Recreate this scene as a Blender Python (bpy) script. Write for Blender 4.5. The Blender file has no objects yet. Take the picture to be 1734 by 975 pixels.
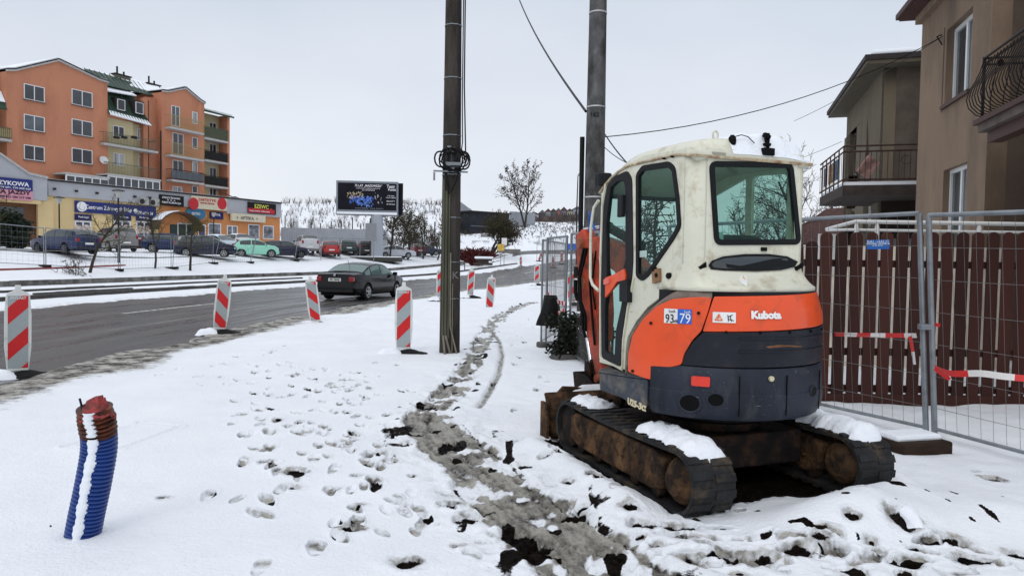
import bpy, bmesh, math, random
import numpy as np
from mathutils import Vector, Matrix
random.seed(7)
PI = math.pi
C = bpy.context.scene.collection
SC = bpy.context.scene

# ---------------------------------------------------------------- camera
F, CX, CY = 1200.0, 867.0, 487.5
PITCH, ROLL, EYE = math.atan(47.5/F), 0.0155, 1.6
cf = Vector((0, math.cos(PITCH), -math.sin(PITCH)))
_r = Vector((1, 0, 0)); _u = Vector((0, math.sin(PITCH), math.cos(PITCH)))
cr = _r*math.cos(ROLL) + _u*math.sin(ROLL)
cu = -_r*math.sin(ROLL) + _u*math.cos(ROLL)
CAM = Vector((0, 0, EYE))
cd = bpy.data.cameras.new('camera'); cam = bpy.data.objects.new('camera', cd); C.objects.link(cam)
cd.sensor_width = 36; cd.lens = 36*F/1734; cd.clip_start = .05; cd.clip_end = 3000
cam.matrix_world = Matrix((( cr.x, cu.x, -cf.x, 0), (cr.y, cu.y, -cf.y, 0), (cr.z, cu.z, -cf.z, EYE), (0, 0, 0, 1)))
SC.camera = cam
# ---------------------------------------------------------------- overcast sky + weak soft sun
SC.view_settings.view_transform = 'Standard'; SC.view_settings.look = 'None'
SC.view_settings.exposure = 0.10; SC.view_settings.gamma = 1
W = bpy.data.worlds.new('World'); SC.world = W; W.use_nodes = True
nt = W.node_tree; nt.nodes.clear()
wo = nt.nodes.new('ShaderNodeOutputWorld'); bg = nt.nodes.new('ShaderNodeBackground')
sky = nt.nodes.new('ShaderNodeTexSky'); sky.sky_type = 'NISHITA'; sky.sun_disc = False
SUN_EL, SUN_AZ = math.radians(38), math.radians(200)
sky.sun_elevation = SUN_EL; sky.sun_rotation = SUN_AZ; sky.dust_density = 3; sky.ozone_density = 1
tc = nt.nodes.new('ShaderNodeTexCoord'); sep = nt.nodes.new('ShaderNodeSeparateXYZ')
ramp = nt.nodes.new('ShaderNodeValToRGB')
e = ramp.color_ramp.elements
e[0].position = 0.0; e[0].color = (.90, .925, .96, 1)
e[1].position = 1.0; e[1].color = (1.25, 1.28, 1.33, 1)
m = e.new(.12); m.color = (.84, .87, .925, 1)
m = e.new(.38); m.color = (.66, .715, .80, 1)
m = e.new(.52); m.color = (.80, .85, .93, 1)
nz = nt.nodes.new('ShaderNodeTexNoise'); nz.inputs['Scale'].default_value = 2.2; nz.inputs['Detail'].default_value = 6
cl = nt.nodes.new('ShaderNodeMix'); cl.data_type = 'RGBA'; cl.blend_type = 'MULTIPLY'
cr2 = nt.nodes.new('ShaderNodeValToRGB'); cr2.color_ramp.elements[0].position = .3; cr2.color_ramp.elements[0].color = (.86, .88, .915, 1)
cr2.color_ramp.elements[1].position = .7; cr2.color_ramp.elements[1].color = (1, 1, 1, 1)
mp = nt.nodes.new('ShaderNodeMapping'); mp.inputs['Scale'].default_value = (1, 1, 2.2)
nt.links.new(tc.outputs['Generated'], mp.inputs['Vector']); nt.links.new(mp.outputs[0], nz.inputs['Vector'])
nt.links.new(nz.outputs['Fac'], cr2.inputs[0])
nt.links.new(tc.outputs['Generated'], sep.inputs[0]); nt.links.new(sep.outputs['Z'], ramp.inputs[0])
cl.inputs['Factor'].default_value = 1
nt.links.new(ramp.outputs[0], cl.inputs['A']); nt.links.new(cr2.outputs[0], cl.inputs['B'])
# the cloud deck over the physical sky: the blue Nishita sky only tints it
mx = nt.nodes.new('ShaderNodeMix'); mx.data_type = 'RGBA'; mx.inputs['Factor'].default_value = .06
ssc = nt.nodes.new('ShaderNodeMix'); ssc.data_type = 'RGBA'; ssc.blend_type = 'MULTIPLY'; ssc.inputs['Factor'].default_value = 1
ssc.inputs['B'].default_value = (.12, .12, .12, 1)
nt.links.new(sky.outputs[0], ssc.inputs['A'])
nt.links.new(cl.outputs['Result'], mx.inputs['A']); nt.links.new(ssc.outputs['Result'], mx.inputs['B'])
nt.links.new(mx.outputs['Result'], bg.inputs[0]); bg.inputs[1].default_value = 1.0
nt.links.new(bg.outputs[0], wo.inputs[0])
sd = bpy.data.lights.new('sun', 'SUN'); sd.energy = .5; sd.angle = math.radians(25); sd.color = (1, .97, .93)
so = bpy.data.objects.new('sun', sd); C.objects.link(so)
so.rotation_euler = (PI/2 - SUN_EL, 0, PI - SUN_AZ)
SC.cycles.max_bounces = 6; SC.cycles.transparent_max_bounces = 12
try:
    SC.cycles.use_denoising = True
except Exception: pass

# ---------------------------------------------------------------- pixel -> world helpers (used to measure positions)
def ray(px, py): return cf + cr*((px-CX)/F) - cu*((py-CY)/F)
def at(px, py, Y):
    d = ray(px, py); return CAM + d*(Y/d.y)
def gnd(px, py, z=0.0):
    d = ray(px, py); return CAM + d*((z-EYE)/d.z)
def onplane(px, py, P, n, M=None):
    o, d = CAM.copy(), ray(px, py)
    if M is not None:
        I = M.inverted(); d = I.to_3x3() @ d; o = I @ o
    n = Vector(n); P = Vector(P)
    return o + d*((P-o).dot(n)/d.dot(n))
def hx(px, Y): return (px-CX)/F*Y*1.0     # rough X for a bearing at distance Y

# ---------------------------------------------------------------- materials
def N(t, k, **kw):
    n = t.nodes.new(k)
    for a, b in kw.items(): setattr(n, a, b)
    return n
def mat(name, col, rough=.6, metal=0., var=.12, scale=6., bump=0., bscale=60., dirt=None, damt=.5, dscale=3., streak=1., coat=0., spec=None, trans=0., alpha=1., emit=None, scr=None):
    m = bpy.data.materials.new(name); m.use_nodes = True; t = m.node_tree
    b = t.nodes['Principled BSDF']; L = t.links.new
    c4 = lambda c, k=1: (c[0]*k, c[1]*k, c[2]*k, 1)
    if spec is None: spec = .5 if metal else (.12 if max(col) < .04 else (.2 if max(col) < .12 else .35))
    b.inputs['Roughness'].default_value = rough; b.inputs['Metallic'].default_value = metal
    b.inputs['Coat Weight'].default_value = coat; b.inputs['Specular IOR Level'].default_value = spec
    b.inputs['Base Color'].default_value = c4(col)
    tcn = N(t, 'ShaderNodeTexCoord'); mpn = N(t, 'ShaderNodeMapping'); L(tcn.outputs['Object'], mpn.inputs[0])
    mpn.inputs['Scale'].default_value = (1, 1, 1/streak)
    out = None
    if var:
        n = N(t, 'ShaderNodeTexNoise'); n.inputs['Scale'].default_value = scale; n.inputs['Detail'].default_value = 6
        L(mpn.outputs[0], n.inputs['Vector'])
        mxn = N(t, 'ShaderNodeMix', data_type='RGBA')
        mr = N(t, 'ShaderNodeMapRange'); mr.inputs[1].default_value = .3; mr.inputs[2].default_value = .7
        L(n.outputs['Fac'], mr.inputs[0]); L(mr.outputs[0], mxn.inputs['Factor'])
        mxn.inputs['A'].default_value = c4(col, 1-var); mxn.inputs['B'].default_value = c4(col, 1+var)
        out = mxn.outputs['Result']
        rr = N(t, 'ShaderNodeMapRange'); rr.inputs[3].default_value = max(0, rough-.12); rr.inputs[4].default_value = min(1, rough+.12)
        L(n.outputs['Fac'], rr.inputs[0]); L(rr.outputs[0], b.inputs['Roughness'])
    if dirt:
        n2 = N(t, 'ShaderNodeTexNoise'); n2.inputs['Scale'].default_value = dscale; n2.inputs['Detail'].default_value = 9; n2.inputs['Roughness'].default_value = .65
        L(mpn.outputs[0], n2.inputs['Vector'])
        r2 = N(t, 'ShaderNodeMapRange'); r2.inputs[1].default_value = 1-damt-.12; r2.inputs[2].default_value = 1-damt+.12
        L(n2.outputs['Fac'], r2.inputs[0])
        m2 = N(t, 'ShaderNodeMix', data_type='RGBA'); L(r2.outputs[0], m2.inputs['Factor'])
        if out: L(out, m2.inputs['A'])
        else: m2.inputs['A'].default_value = c4(col)
        m2.inputs['B'].default_value = c4(dirt); out = m2.outputs['Result']
    if scr:
        m5 = N(t, 'ShaderNodeMapping'); m5.inputs['Scale'].default_value = (4, 4, 70); L(tcn.outputs['Object'], m5.inputs[0])
        n5 = N(t, 'ShaderNodeTexNoise'); n5.inputs['Scale'].default_value = 1.5; n5.inputs['Detail'].default_value = 6; n5.inputs['Roughness'].default_value = .7; L(m5.outputs[0], n5.inputs['Vector'])
        n6 = N(t, 'ShaderNodeTexNoise'); n6.inputs['Scale'].default_value = 90; n6.inputs['Detail'].default_value = 2; L(tcn.outputs['Object'], n6.inputs['Vector'])
        mxx = N(t, 'ShaderNodeMath', operation='MAXIMUM'); r5 = N(t, 'ShaderNodeMapRange'); r5.inputs[1].default_value = .66; r5.inputs[2].default_value = .70; L(n5.outputs['Fac'], r5.inputs[0])
        r6 = N(t, 'ShaderNodeMapRange'); r6.inputs[1].default_value = .73; r6.inputs[2].default_value = .76; L(n6.outputs['Fac'], r6.inputs[0]); L(r5.outputs[0], mxx.inputs[0]); L(r6.outputs[0], mxx.inputs[1])
        m6 = N(t, 'ShaderNodeMix', data_type='RGBA'); L(mxx.outputs[0], m6.inputs['Factor'])
        if out: L(out, m6.inputs['A'])
        else: m6.inputs['A'].default_value = c4(col)
        m6.inputs['B'].default_value = c4(scr); out = m6.outputs['Result']
    if out: L(out, b.inputs['Base Color'])
    if bump:
        n3 = N(t, 'ShaderNodeTexNoise'); n3.inputs['Scale'].default_value = bscale; n3.inputs['Detail'].default_value = 8
        L(tcn.outputs['Object'], n3.inputs['Vector'])
        bn = N(t, 'ShaderNodeBump'); bn.inputs['Strength'].default_value = bump; bn.inputs['Distance'].default_value = .02
        L(n3.outputs['Fac'], bn.inputs['Height']); L(bn.outputs[0], b.inputs['Normal'])
    if trans: b.inputs['Transmission Weight'].default_value = trans; b.inputs['IOR'].default_value = 1.15
    if emit: b.inputs['Emission Color'].default_value = c4(emit[0]); b.inputs['Emission Strength'].default_value = emit[1]
    return m
def vary(m, lo=.7, hi=1.3):
    """each board or panel keeps its own slightly different paint tone"""
    t = m.node_tree; b = t.nodes['Principled BSDF']; src = b.inputs['Base Color'].links[0].from_socket
    oi = N(t, 'ShaderNodeObjectInfo'); mr = N(t, 'ShaderNodeMapRange'); mr.inputs[3].default_value = lo; mr.inputs[4].default_value = hi; t.links.new(oi.outputs['Random'], mr.inputs[0])
    mm = N(t, 'ShaderNodeMix', data_type='RGBA', blend_type='MULTIPLY'); mm.inputs['Factor'].default_value = 1; t.links.new(src, mm.inputs['A']); t.links.new(mr.outputs[0], mm.inputs['B']); t.links.new(mm.outputs['Result'], b.inputs['Base Color'])
    return m
def glassmat(name, tint=(.55, .72, .68), opac=.35, base=(.05, .07, .07)):
    """thin window glass: part see-through (tinted), part reflecting"""
    m = bpy.data.materials.new(name); m.use_nodes = True; t = m.node_tree; t.nodes.clear(); L = t.links.new
    o = N(t, 'ShaderNodeOutputMaterial'); tr = N(t, 'ShaderNodeBsdfTransparent'); tr.inputs[0].default_value = (*tint, 1)
    g = N(t, 'ShaderNodeBsdfPrincipled'); g.inputs['Base Color'].default_value = (*base, 1); g.inputs['Roughness'].default_value = .06
    g.inputs['Specular IOR Level'].default_value = .8
    lw = N(t, 'ShaderNodeLayerWeight'); lw.inputs[0].default_value = .25
    mr = N(t, 'ShaderNodeMapRange'); mr.inputs[3].default_value = opac; mr.inputs[4].default_value = .85
    pw = N(t, 'ShaderNodeMath', operation='POWER'); pw.inputs[1].default_value = 3; L(lw.outputs['Facing'], pw.inputs[0]); L(pw.outputs[0], mr.inputs[0])
    x = N(t, 'ShaderNodeMixShader'); L(mr.outputs[0], x.inputs[0]); L(tr.outputs[0], x.inputs[1]); L(g.outputs[0], x.inputs[2]); L(x.outputs[0], o.inputs[0])
    return m
MT = {}
def M_(key, *a, **k):
    if key not in MT: MT[key] = mat(key, *a, **k)
    return MT[key]

# ---------------------------------------------------------------- objects
class MB:
    def __init__(s): s.v = []; s.f = []
    def add(s, vs, fs):
        o = len(s.v); s.v += [tuple(v) for v in vs]; s.f += [tuple(i+o for i in f) for f in fs]; return s
    def box(s, c, d, rot=None):
        x, y, z = d[0]/2, d[1]/2, d[2]/2; R = rot if rot is not None else Matrix.Identity(3)
        vs = [Vector(c)+R @ Vector((i*x, j*y, k*z)) for i in (-1, 1) for j in (-1, 1) for k in (-1, 1)]
        return s.add(vs, [(0, 1, 3, 2), (4, 6, 7, 5), (0, 4, 5, 1), (2, 3, 7, 6), (0, 2, 6, 4), (1, 5, 7, 3)])
    def b2(s, a, b): return s.box([(a[i]+b[i])/2 for i in range(3)], [abs(b[i]-a[i]) for i in range(3)])
    def tube(s, pts, r, n=8, cap=True, closed=False):
        pts = [Vector(p) for p in pts]; k = len(pts)
        rs = r if isinstance(r, (list, tuple)) else [r]*k
        up = None; vs = []
        for i, p in enumerate(pts):
            if closed: t = pts[(i+1) % k]-pts[i-1]
            else: t = pts[min(i+1, k-1)]-pts[max(i-1, 0)]
            if t.length < 1e-9: t = Vector((0, 0, 1))
            t.normalize()
            if up is None: up = Vector((0, 0, 1)) if abs(t.z) < .9 else Vector((1, 0, 0))
            a = t.cross(up)
            if a.length < 1e-6: a = t.orthogonal()
            a.normalize(); b = t.cross(a); up = -b if False else up
            up = a.cross(t)
            for j in range(n):
                q = 2*PI*j/n; vs.append(p + (a*math.cos(q) + up*math.sin(q))*rs[i])
        fs = [(i*n+j, i*n+(j+1) % n, (i+1)*n+(j+1) % n, (i+1)*n+j) for i in range(k-1) for j in range(n)]
        if closed: fs += [((k-1)*n+j, (k-1)*n+(j+1) % n, (j+1) % n, j) for j in range(n)]
        elif cap: fs += [tuple(range(n))[::-1], tuple(range((k-1)*n, k*n))]
        return s.add(vs, fs)
    def lathe(s, prof, c=(0, 0, 0), axis='z', n=24):
        vs = []
        for r, h in prof:
            for j in range(n):
                q = 2*PI*j/n; a, b = r*math.cos(q), r*math.sin(q)
                p = (a, b, h) if axis == 'z' else ((h, a, b) if axis == 'x' else (b, h, a))
                vs.append((p[0]+c[0], p[1]+c[1], p[2]+c[2]))
        k = len(prof)
        fs = [(i*n+j, i*n+(j+1) % n, (i+1)*n+(j+1) % n, (i+1)*n+j) for i in range(k-1) for j in range(n)]
        fs += [tuple(range(n))[::-1], tuple(range((k-1)*n, k*n))]
        return s.add(vs, fs)
    def prism(s, poly, a, b, axis='y'):
        """poly of 2-D points, extruded from a to b along axis"""
        def P(u, v, w): return {'y': (u, w, v), 'x': (w, u, v), 'z': (u, v, w)}[axis]
        n = len(poly)
        vs = [P(u, v, a) for u, v in poly]+[P(u, v, b) for u, v in poly]
        return s.add(vs, [tuple(range(n)), tuple(range(n, 2*n))[::-1]]+[(i, i+n, (i+1) % n+n, (i+1) % n) for i in range(n)])
    def grid(s, rows):
        k = len(rows[0]); vs = [p for r in rows for p in r]
        return s.add(vs, [(i*k+j, i*k+j+1, (i+1)*k+j+1, (i+1)*k+j) for i in range(len(rows)-1) for j in range(k-1)])
    def mesh(s, name, recalc=True):
        me = bpy.data.meshes.new(name); me.from_pydata(s.v, [], s.f)
        if recalc:
            bm = bmesh.new(); bm.from_mesh(me); bmesh.ops.recalc_face_normals(bm, faces=bm.faces); bm.to_mesh(me); bm.free()
        return me
def rootm(p):
    return Matrix.Translation(p.location) @ p.rotation_euler.to_matrix().to_4x4()
def obj(name, src, material, parent=None, smooth=0, bevel=0, world=False, bseg=2, solid=0, sub=0):
    me = src.mesh(name) if isinstance(src, MB) else src
    if world and parent is not None:
        p = parent
        while p.parent: p = p.parent
        me.transform(rootm(p).inverted())
    o = bpy.data.objects.new(name, me); C.objects.link(o)
    if material: me.materials.clear(); me.materials.append(material)
    if parent: o.parent = parent
    if smooth:
        me.polygons.foreach_set('use_smooth', [True]*len(me.polygons))
        try: me.set_sharp_from_angle(angle=math.radians(smooth))
        except Exception: pass
    if sub: md = o.modifiers.new('s', 'SUBSURF'); md.levels = md.render_levels = sub
    if solid: md = o.modifiers.new('t', 'SOLIDIFY'); md.thickness = solid; md.offset = -1
    if bevel:
        md = o.modifiers.new('b', 'BEVEL'); md.width = bevel; md.segments = bseg; md.limit_method = 'ANGLE'; md.angle_limit = math.radians(35)
    return o
USED = {}
def tag(o, label, cat, group=None, kind=None):
    o['label'] = label; o['category'] = cat
    if group: o['group'] = group
    if kind: o['kind'] = kind
    return o
def thing(name, label, cat, loc=(0, 0, 0), rotz=0, group=None):
    o = bpy.data.objects.new(name, None); C.objects.link(o); o.empty_display_size = .1
    o.location = loc; o.rotation_euler = (0, 0, rotz)
    return tag(o, label, cat, group)
def struct(name, src, m, **k):
    o = obj(name, src, m, **k); o['kind'] = 'structure'; return o
def dup(root, loc, rotz, label=None, scale=None):
    r = root.copy(); C.objects.link(r); r.location = loc; r.rotation_euler = (0, 0, rotz)
    if label: r['label'] = label
    if scale: r.scale = scale
    for ch in list(root.children):
        c = ch.copy(); C.objects.link(c); c.parent = r
        for g in ch.children:
            d = g.copy(); C.objects.link(d); d.parent = c
    return r
def from_curve(cu_):
    o = bpy.data.objects.new('tmp', cu_); C.objects.link(o)
    dg = bpy.context.evaluated_depsgraph_get(); dg.update()
    me = bpy.data.meshes.new_from_object(o.evaluated_get(dg)); bpy.data.objects.remove(o); bpy.data.curves.remove(cu_)
    return me
def plate(outer, holes=(), th=.02, bev=0):
    """flat plate in the XY plane with holes; z from -th/2 to th/2"""
    c = bpy.data.curves.new('pl', 'CURVE'); c.dimensions = '2D'; c.fill_mode = 'BOTH'; c.extrude = th/2-bev; c.bevel_depth = bev; c.offset = -bev
    for poly in [outer]+list(holes):
        s = c.splines.new('POLY'); s.points.add(len(poly)-1); s.use_cyclic_u = True
        for p, q in zip(s.points, poly): p.co = (q[0], q[1], 0, 1)
    return from_curve(c)
def textmesh(txt, size=1., th=.004, bold=0., align='CENTER', sx=1.):
    c = bpy.data.curves.new('tx', 'FONT'); c.body = txt; c.size = size; c.extrude = th/2; c.align_x = align; c.align_y = 'CENTER'; c.offset = bold
    c.resolution_u = 3
    me = from_curve(c)
    if sx != 1: me.transform(Matrix.Diagonal((sx, 1, 1, 1)))
    return me
def rnd(poly, r, n=5):
    """rounded polygon"""
    out = []; k = len(poly)
    for i in range(k):
        p, a, b = Vector(poly[i][:2]), Vector(poly[i-1][:2]), Vector(poly[(i+1) % k][:2])
        da, db = (a-p), (b-p); la, lb = da.length, db.length
        rr = min(r if not isinstance(r, (list, tuple)) else r[i], la*.45, lb*.45)
        A, B = p+da/la*rr, p+db/lb*rr
        for j in range(n+1):
            t = j/n; out.append(tuple(A*(1-t)**2 + p*2*t*(1-t) + B*t*t))
    return out
def face_matrix(origin, xdir, ydir):
    x = Vector(xdir).normalized(); y = Vector(ydir).normalized(); z = x.cross(y)
    return Matrix(((x.x, y.x, z.x, origin[0]), (x.y, y.y, z.y, origin[1]), (x.z, y.z, z.z, origin[2]), (0, 0, 0, 1)))

# numpy value noise
_rng = np.random.default_rng(3); _T = _rng.random((256, 256))
def vnoise(x, y):
    xi = np.floor(x).astype(int); yi = np.floor(y).astype(int); fx = x-xi; fy = y-yi
    fx = fx*fx*(3-2*fx); fy = fy*fy*(3-2*fy); g = lambda a, b: _T[a & 255, b & 255]
    return (g(xi, yi)*(1-fx)+g(xi+1, yi)*fx)*(1-fy)+(g(xi, yi+1)*(1-fx)+g(xi+1, yi+1)*fx)*fy
def fbm(x, y, s=1., o=4):
    r = 0; a = .5
    for i in range(o): r = r+a*(vnoise(x*s+i*17.3, y*s+i*9.1)-.5); a *= .5; s *= 2.1
    return r
def sst(x, a, b):
    t = np.clip((x-a)/(b-a), 0, 1); return t*t*(3-2*t)
# ================================================================ terrain, road, kerbs
RC = np.array([(-10.9, -36, 0), (-10.9, -24, 0), (-10.9, -12, 0), (-10.9, -2, 0), (-10.6, 8, 0), (-10.2, 18, 0), (-9.2, 26, 0), (-7.8, 34, 0), (-5.4, 43, .03), (-2.7, 51, .1), (0, 59, .25),
               (2.4, 70, .5), (5.5, 84, .9), (9.5, 100, 1.35), (17, 125, 2.3), (32, 150, 4), (50, 172, 6.2), (90, 205, 9), (140, 240, 11)], float)
def catmull(P, n=8):
    out = []
    for i in range(len(P)-1):
        p0, p1, p2, p3 = P[max(i-1, 0)], P[i], P[i+1], P[min(i+2, len(P)-1)]
        for j in range(n):
            t = j/n; out.append(.5*((2*p1)+(-p0+p2)*t+(2*p0-5*p1+4*p2-p3)*t*t+(-p0+3*p1-3*p2+p3)*t**3))
    out.append(P[-1]); return np.array(out)
RP = catmull(RC, 4)
def road_st(x, y):
    """signed lateral distance to the road centre (left +) and road height"""
    sh = x.shape; x = x.ravel(); y = y.ravel()
    best = np.full(x.shape, 1e9); t = np.zeros_like(x); z = np.zeros_like(x)
    for i in range(len(RP)-1):
        a, b = RP[i], RP[i+1]; d = b[:2]-a[:2]; L = np.hypot(*d); d = d/L
        u = np.clip((x-a[0])*d[0]+(y-a[1])*d[1], 0, L); qx = a[0]+d[0]*u; qy = a[1]+d[1]*u
        D = np.hypot(x-qx, y-qy); s = -(x-a[0])*d[1]+(y-a[1])*d[0]
        k = D < best; best = np.where(k, D, best); sg = np.where((-(x-qx)*(-d[1])*-1 > 1e9), 1, np.sign(d[0]*(y-a[1])-d[1]*(x-a[0])))
        t = np.where(k, D*sg, t); z = np.where(k, a[2]+(b[2]-a[2])*u/L, z)
    return t.reshape(sh), z.reshape(sh)
PT = [-60, 4, 5, 7, 12, 15, 18, 21, 30, 45, 400]; PZ = [0, 0, .02, .06, .2, .6, 1.05, 1.6, 1.9, 2.0, 2.2]
def base_h(x, y):
    t, zr = road_st(x, y)
    h = zr+np.interp(t, PT, PZ)
    yy = np.maximum(y, 1); b = CX+F*x/yy
    hillA = 8.6*sst(y, 112, 136)*sst(b, 380, 470)*(1-sst(b, 745, 800))*(1+.25*fbm(x, y, .05, 2)*2)
    h = h+hillA*(y > 60)
    tgt = np.interp(y, [60, 92, 105, 118, 132, 150, 168, 192, 225, 260, 700], [0, 1.3, 2.6, 4.2, 6.3, 8.2, 9.6, 12.0, 12.8, 14, 22])
    wB = sst(b, 745, 800)*(1-sst(np.abs(t), 5, 9)*0)*(1-sst(b, 1400, 1700))
    wR = sst(np.abs(t), 4.6, 12)
    h = np.where(y > 60, h*(1-wB*wR)+np.maximum(tgt, h)*wB*wR, h)
    return h, t, zr
PATH = [(1075, 1010), (1040, 990), (985, 948), (930, 900), (870, 855), (815, 805), (762, 760), (733, 722), (728, 702), (742, 686), (772, 660), (796, 622), (812, 590), (826, 562), (846, 537), (880, 520), (912, 511), (955, 503)]
PATHW = [.36, .36, .36, .33, .30, .31, .33, .33, .26, .21, .19, .17, .19, .18, .2, .2, .24, .24]
PW = np.array([gnd(a, b)[:2] for a, b in PATH])
RUT = np.array([gnd(a, b)[:2] for a, b in [(812, 692), (830, 665), (845, 636), (851, 604), (846, 580), (835, 566)]])
def seg_s(x, y, P):
    best = np.full(x.shape, 1e9); S_ = np.zeros(x.shape); LT = np.zeros(x.shape); s0_ = 0
    for i in range(len(P)-1):
        a, b = P[i], P[i+1]; d = b-a; L = np.hypot(*d); u = np.clip(((x-a[0])*d[0]+(y-a[1])*d[1])/L**2, 0, 1); ex = x-a[0]-d[0]*u; ey = y-a[1]-d[1]*u
        D = np.hypot(ex, ey); k = D < best; best = np.where(k, D, best); S_ = np.where(k, s0_+u*L, S_); LT = np.where(k, D*np.sign(d[0]*ey-d[1]*ex), LT); s0_ += L
    return S_, LT
def seg_d(x, y, P, Wd=None):
    best = np.full(x.shape, 1e9); w = np.full(x.shape, .3)
    for i in range(len(P)-1):
        a, b = P[i], P[i+1]; d = b-a; L2 = (d**2).sum(); u = np.clip(((x-a[0])*d[0]+(y-a[1])*d[1])/L2, 0, 1)
        D = np.hypot(x-a[0]-d[0]*u, y-a[1]-d[1]*u); k = D < best; best = np.where(k, D, best)
        if Wd is not None: w = np.where(k, Wd[i]+(Wd[i+1]-Wd[i])*u, w)
    return (best, w) if Wd is not None else best
# dark soil holes seen in the snow (image measures)  (px, py, radius m, elong)
HOLES = [(488, 726, .05), (640, 776, .10), (662, 790, .07), (500, 806, .10), (498, 830, .06), (728, 712, .12), (762, 756, .11), (594, 903, .09), (768, 862, .08), (800, 888, .12), (828, 868, .10),
         (880, 915, .14), (905, 930, .13), (975, 878, .10), (990, 868, .06), (1043, 940, .06), (690, 967, .09), (776, 935, .05), (816, 927, .04), (566, 835, .05), (604, 812, .05), (697, 815, .03), (1070, 880, .07), (1115, 937, .05),
         (1684, 826, .085), (1652, 812, .03), (1530, 922, .11), (1458, 888, .07), (1434, 857, .06), (1415, 850, .03), (1292, 957, .06), (1345, 952, .09), (1416, 957, .07), (1614, 935, .08), (1652, 964, .10), (1196, 940, .05), (1252, 880, .03),
         (1150, 905, .10), (1090, 900, .08), (1200, 928, .05), (1440, 925, .05), (1385, 940, .06), (1728, 950, .08), (495, 640, .08), (530, 645, .05), (387, 620, .05), (545, 740, .04), (450, 790, .05), (610, 860, .04),
         (1060, 700, .05), (1020, 770, .05), (985, 800, .07), (1010, 830, .06), (925, 790, .06), (880, 760, .06), (275, 852, .035), (1240, 965, .05), (1530, 970, .07), (1475, 945, .04), (960, 830, .05), (1180, 880, .09), (1465, 655, .0)]
EXC = Vector((1.52, 5.31, .01)); EA = math.radians(21)
def build_ground():
    th = np.concatenate([np.linspace(-PI, -.80, 40, endpoint=False), np.linspace(-.80, .80, 1150), np.linspace(.80, PI, 41)[1:]])
    ys = [.0]
    r = .9; rs = [.02, .3, .6]
    while r < 900:
        rs.append(r)
        dr = max(.012, r*r*1.15/1920) if r > 2.6 else .06
        r += min(dr, r*.035)
    rs = np.array(rs); TH, RR = np.meshgrid(th, rs)
    X = RR*np.sin(TH); Y = RR*np.cos(TH)
    h, t, zr = base_h(X, Y)
    far = RR > 20
    tn = t+fbm(X, Y, .8, 4)*1.1+fbm(X, Y, .12, 2)*.8
    # bed under the road
    inroad = (1-sst(tn, -1e9+1, -1e9+2))*0+sst(tn, -4.6, -4.3)*(1-sst(tn, 3.9, 4.1))
    snowd = .035+.02*fbm(X, Y, 1.5, 3)
    z = h+snowd*(1-inroad)-.07*inroad
    slush = sst(tn, -5.9, -4.9)*(1-sst(tn, -4.3, -3.9))*np.where(Y < 80, 1, 0)
    slush2 = sst(tn, 3.3, 3.9)*(1-sst(tn, 4.2, 4.7))*.35
    mud = np.zeros_like(X); soil = np.zeros_like(X); ice = np.zeros_like(X)
    near = (RR < 27) & (RR > .5)
    nx, ny = X[near], Y[near]
    m_ = np.zeros_like(nx); so_ = np.zeros_like(nx); dz = np.zeros_like(nx)
    dz += .05*fbm(nx, ny, .9, 3)+.012*fbm(nx, ny, 5, 3)+.010*(vnoise(nx*3.1, ny*3.1)-.5)
    D, w = seg_d(nx, ny, PW, PATHW)
    D2 = D+fbm(nx, ny, 6, 4)*.20+fbm(nx, ny, 1.5, 2)*.15
    core = 1-sst(D2, w*.72, w*1.0)
    ps, pl_ = seg_s(nx, ny, PW)
    streak = vnoise(ps*2.2+3, pl_*24)*.6+vnoise(ps*5.5, pl_*46+7)*.4
    clump = vnoise(nx*8+ny*3, ny*9)*.55+vnoise(nx*21, ny*19)*.45
    wet_ = np.clip(streak*.55+clump*.6-.08, 0, 1)
    brk = sst(vnoise(nx*3.4+20, ny*3.8)*.6+vnoise(nx*11, ny*10)*.4, .54, .66); m_ = np.maximum(m_, core*(.62+.5*sst(clump, .28, .52))*(1-.75*brk)); wetn = wet_
    lug = np.sin(2*PI*ps/.055+np.abs(((pl_+.6) % .16)-.08)*70)*(np.abs(((pl_+.10) % .32)-.16) < .10)
    dz += core*(.006*lug+.022*(streak-.5)+.018*(clump-.5))
    fringe = (1-sst(D2, w*1.0, w*2.1))
    core = core*(1-.75*sst(ny, 6.5, 9)*sst(vnoise(nx*4.5+2, ny*3), .42, .6))
    dz -= .035*core
    # boot-churned ridges in the trodden track
    dz += core*(.028*np.abs(fbm(nx, ny, 9, 4))*2.2+.016*(vnoise(nx*28, ny*16)-.5))
    dz += fringe*(1-core)*(.028*(vnoise(nx*9, ny*9)-.4)+.02*(vnoise(nx*19+3, ny*17)-.5))
    so_ = np.maximum(so_, fringe*sst(vnoise(nx*7.3+5, ny*5.1), .72, .84)*.9)
    m_ = np.maximum(m_, fringe*.36*sst(vnoise(nx*7+9, ny*8), .5, .8))
    edge_ = np.exp(-((np.abs(pl_)-w*.86+.05*fbm(nx, ny, 5, 3))/.022)**2)*sst(vnoise(ps*1.3, pl_*3+5), .45, .6); so_ = np.maximum(so_, edge_*.6*(ny < 7)); dz -= .02*edge_
    dr_ = seg_d(nx, ny, RUT); rr_ = np.exp(-((dr_+.03*fbm(nx, ny, 4, 2))/.045)**2); dz -= .03*rr_; m_ = np.maximum(m_, rr_*.7)
    # wheel line beside the path
    rng = np.random.default_rng(11)
    prints = []
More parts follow.
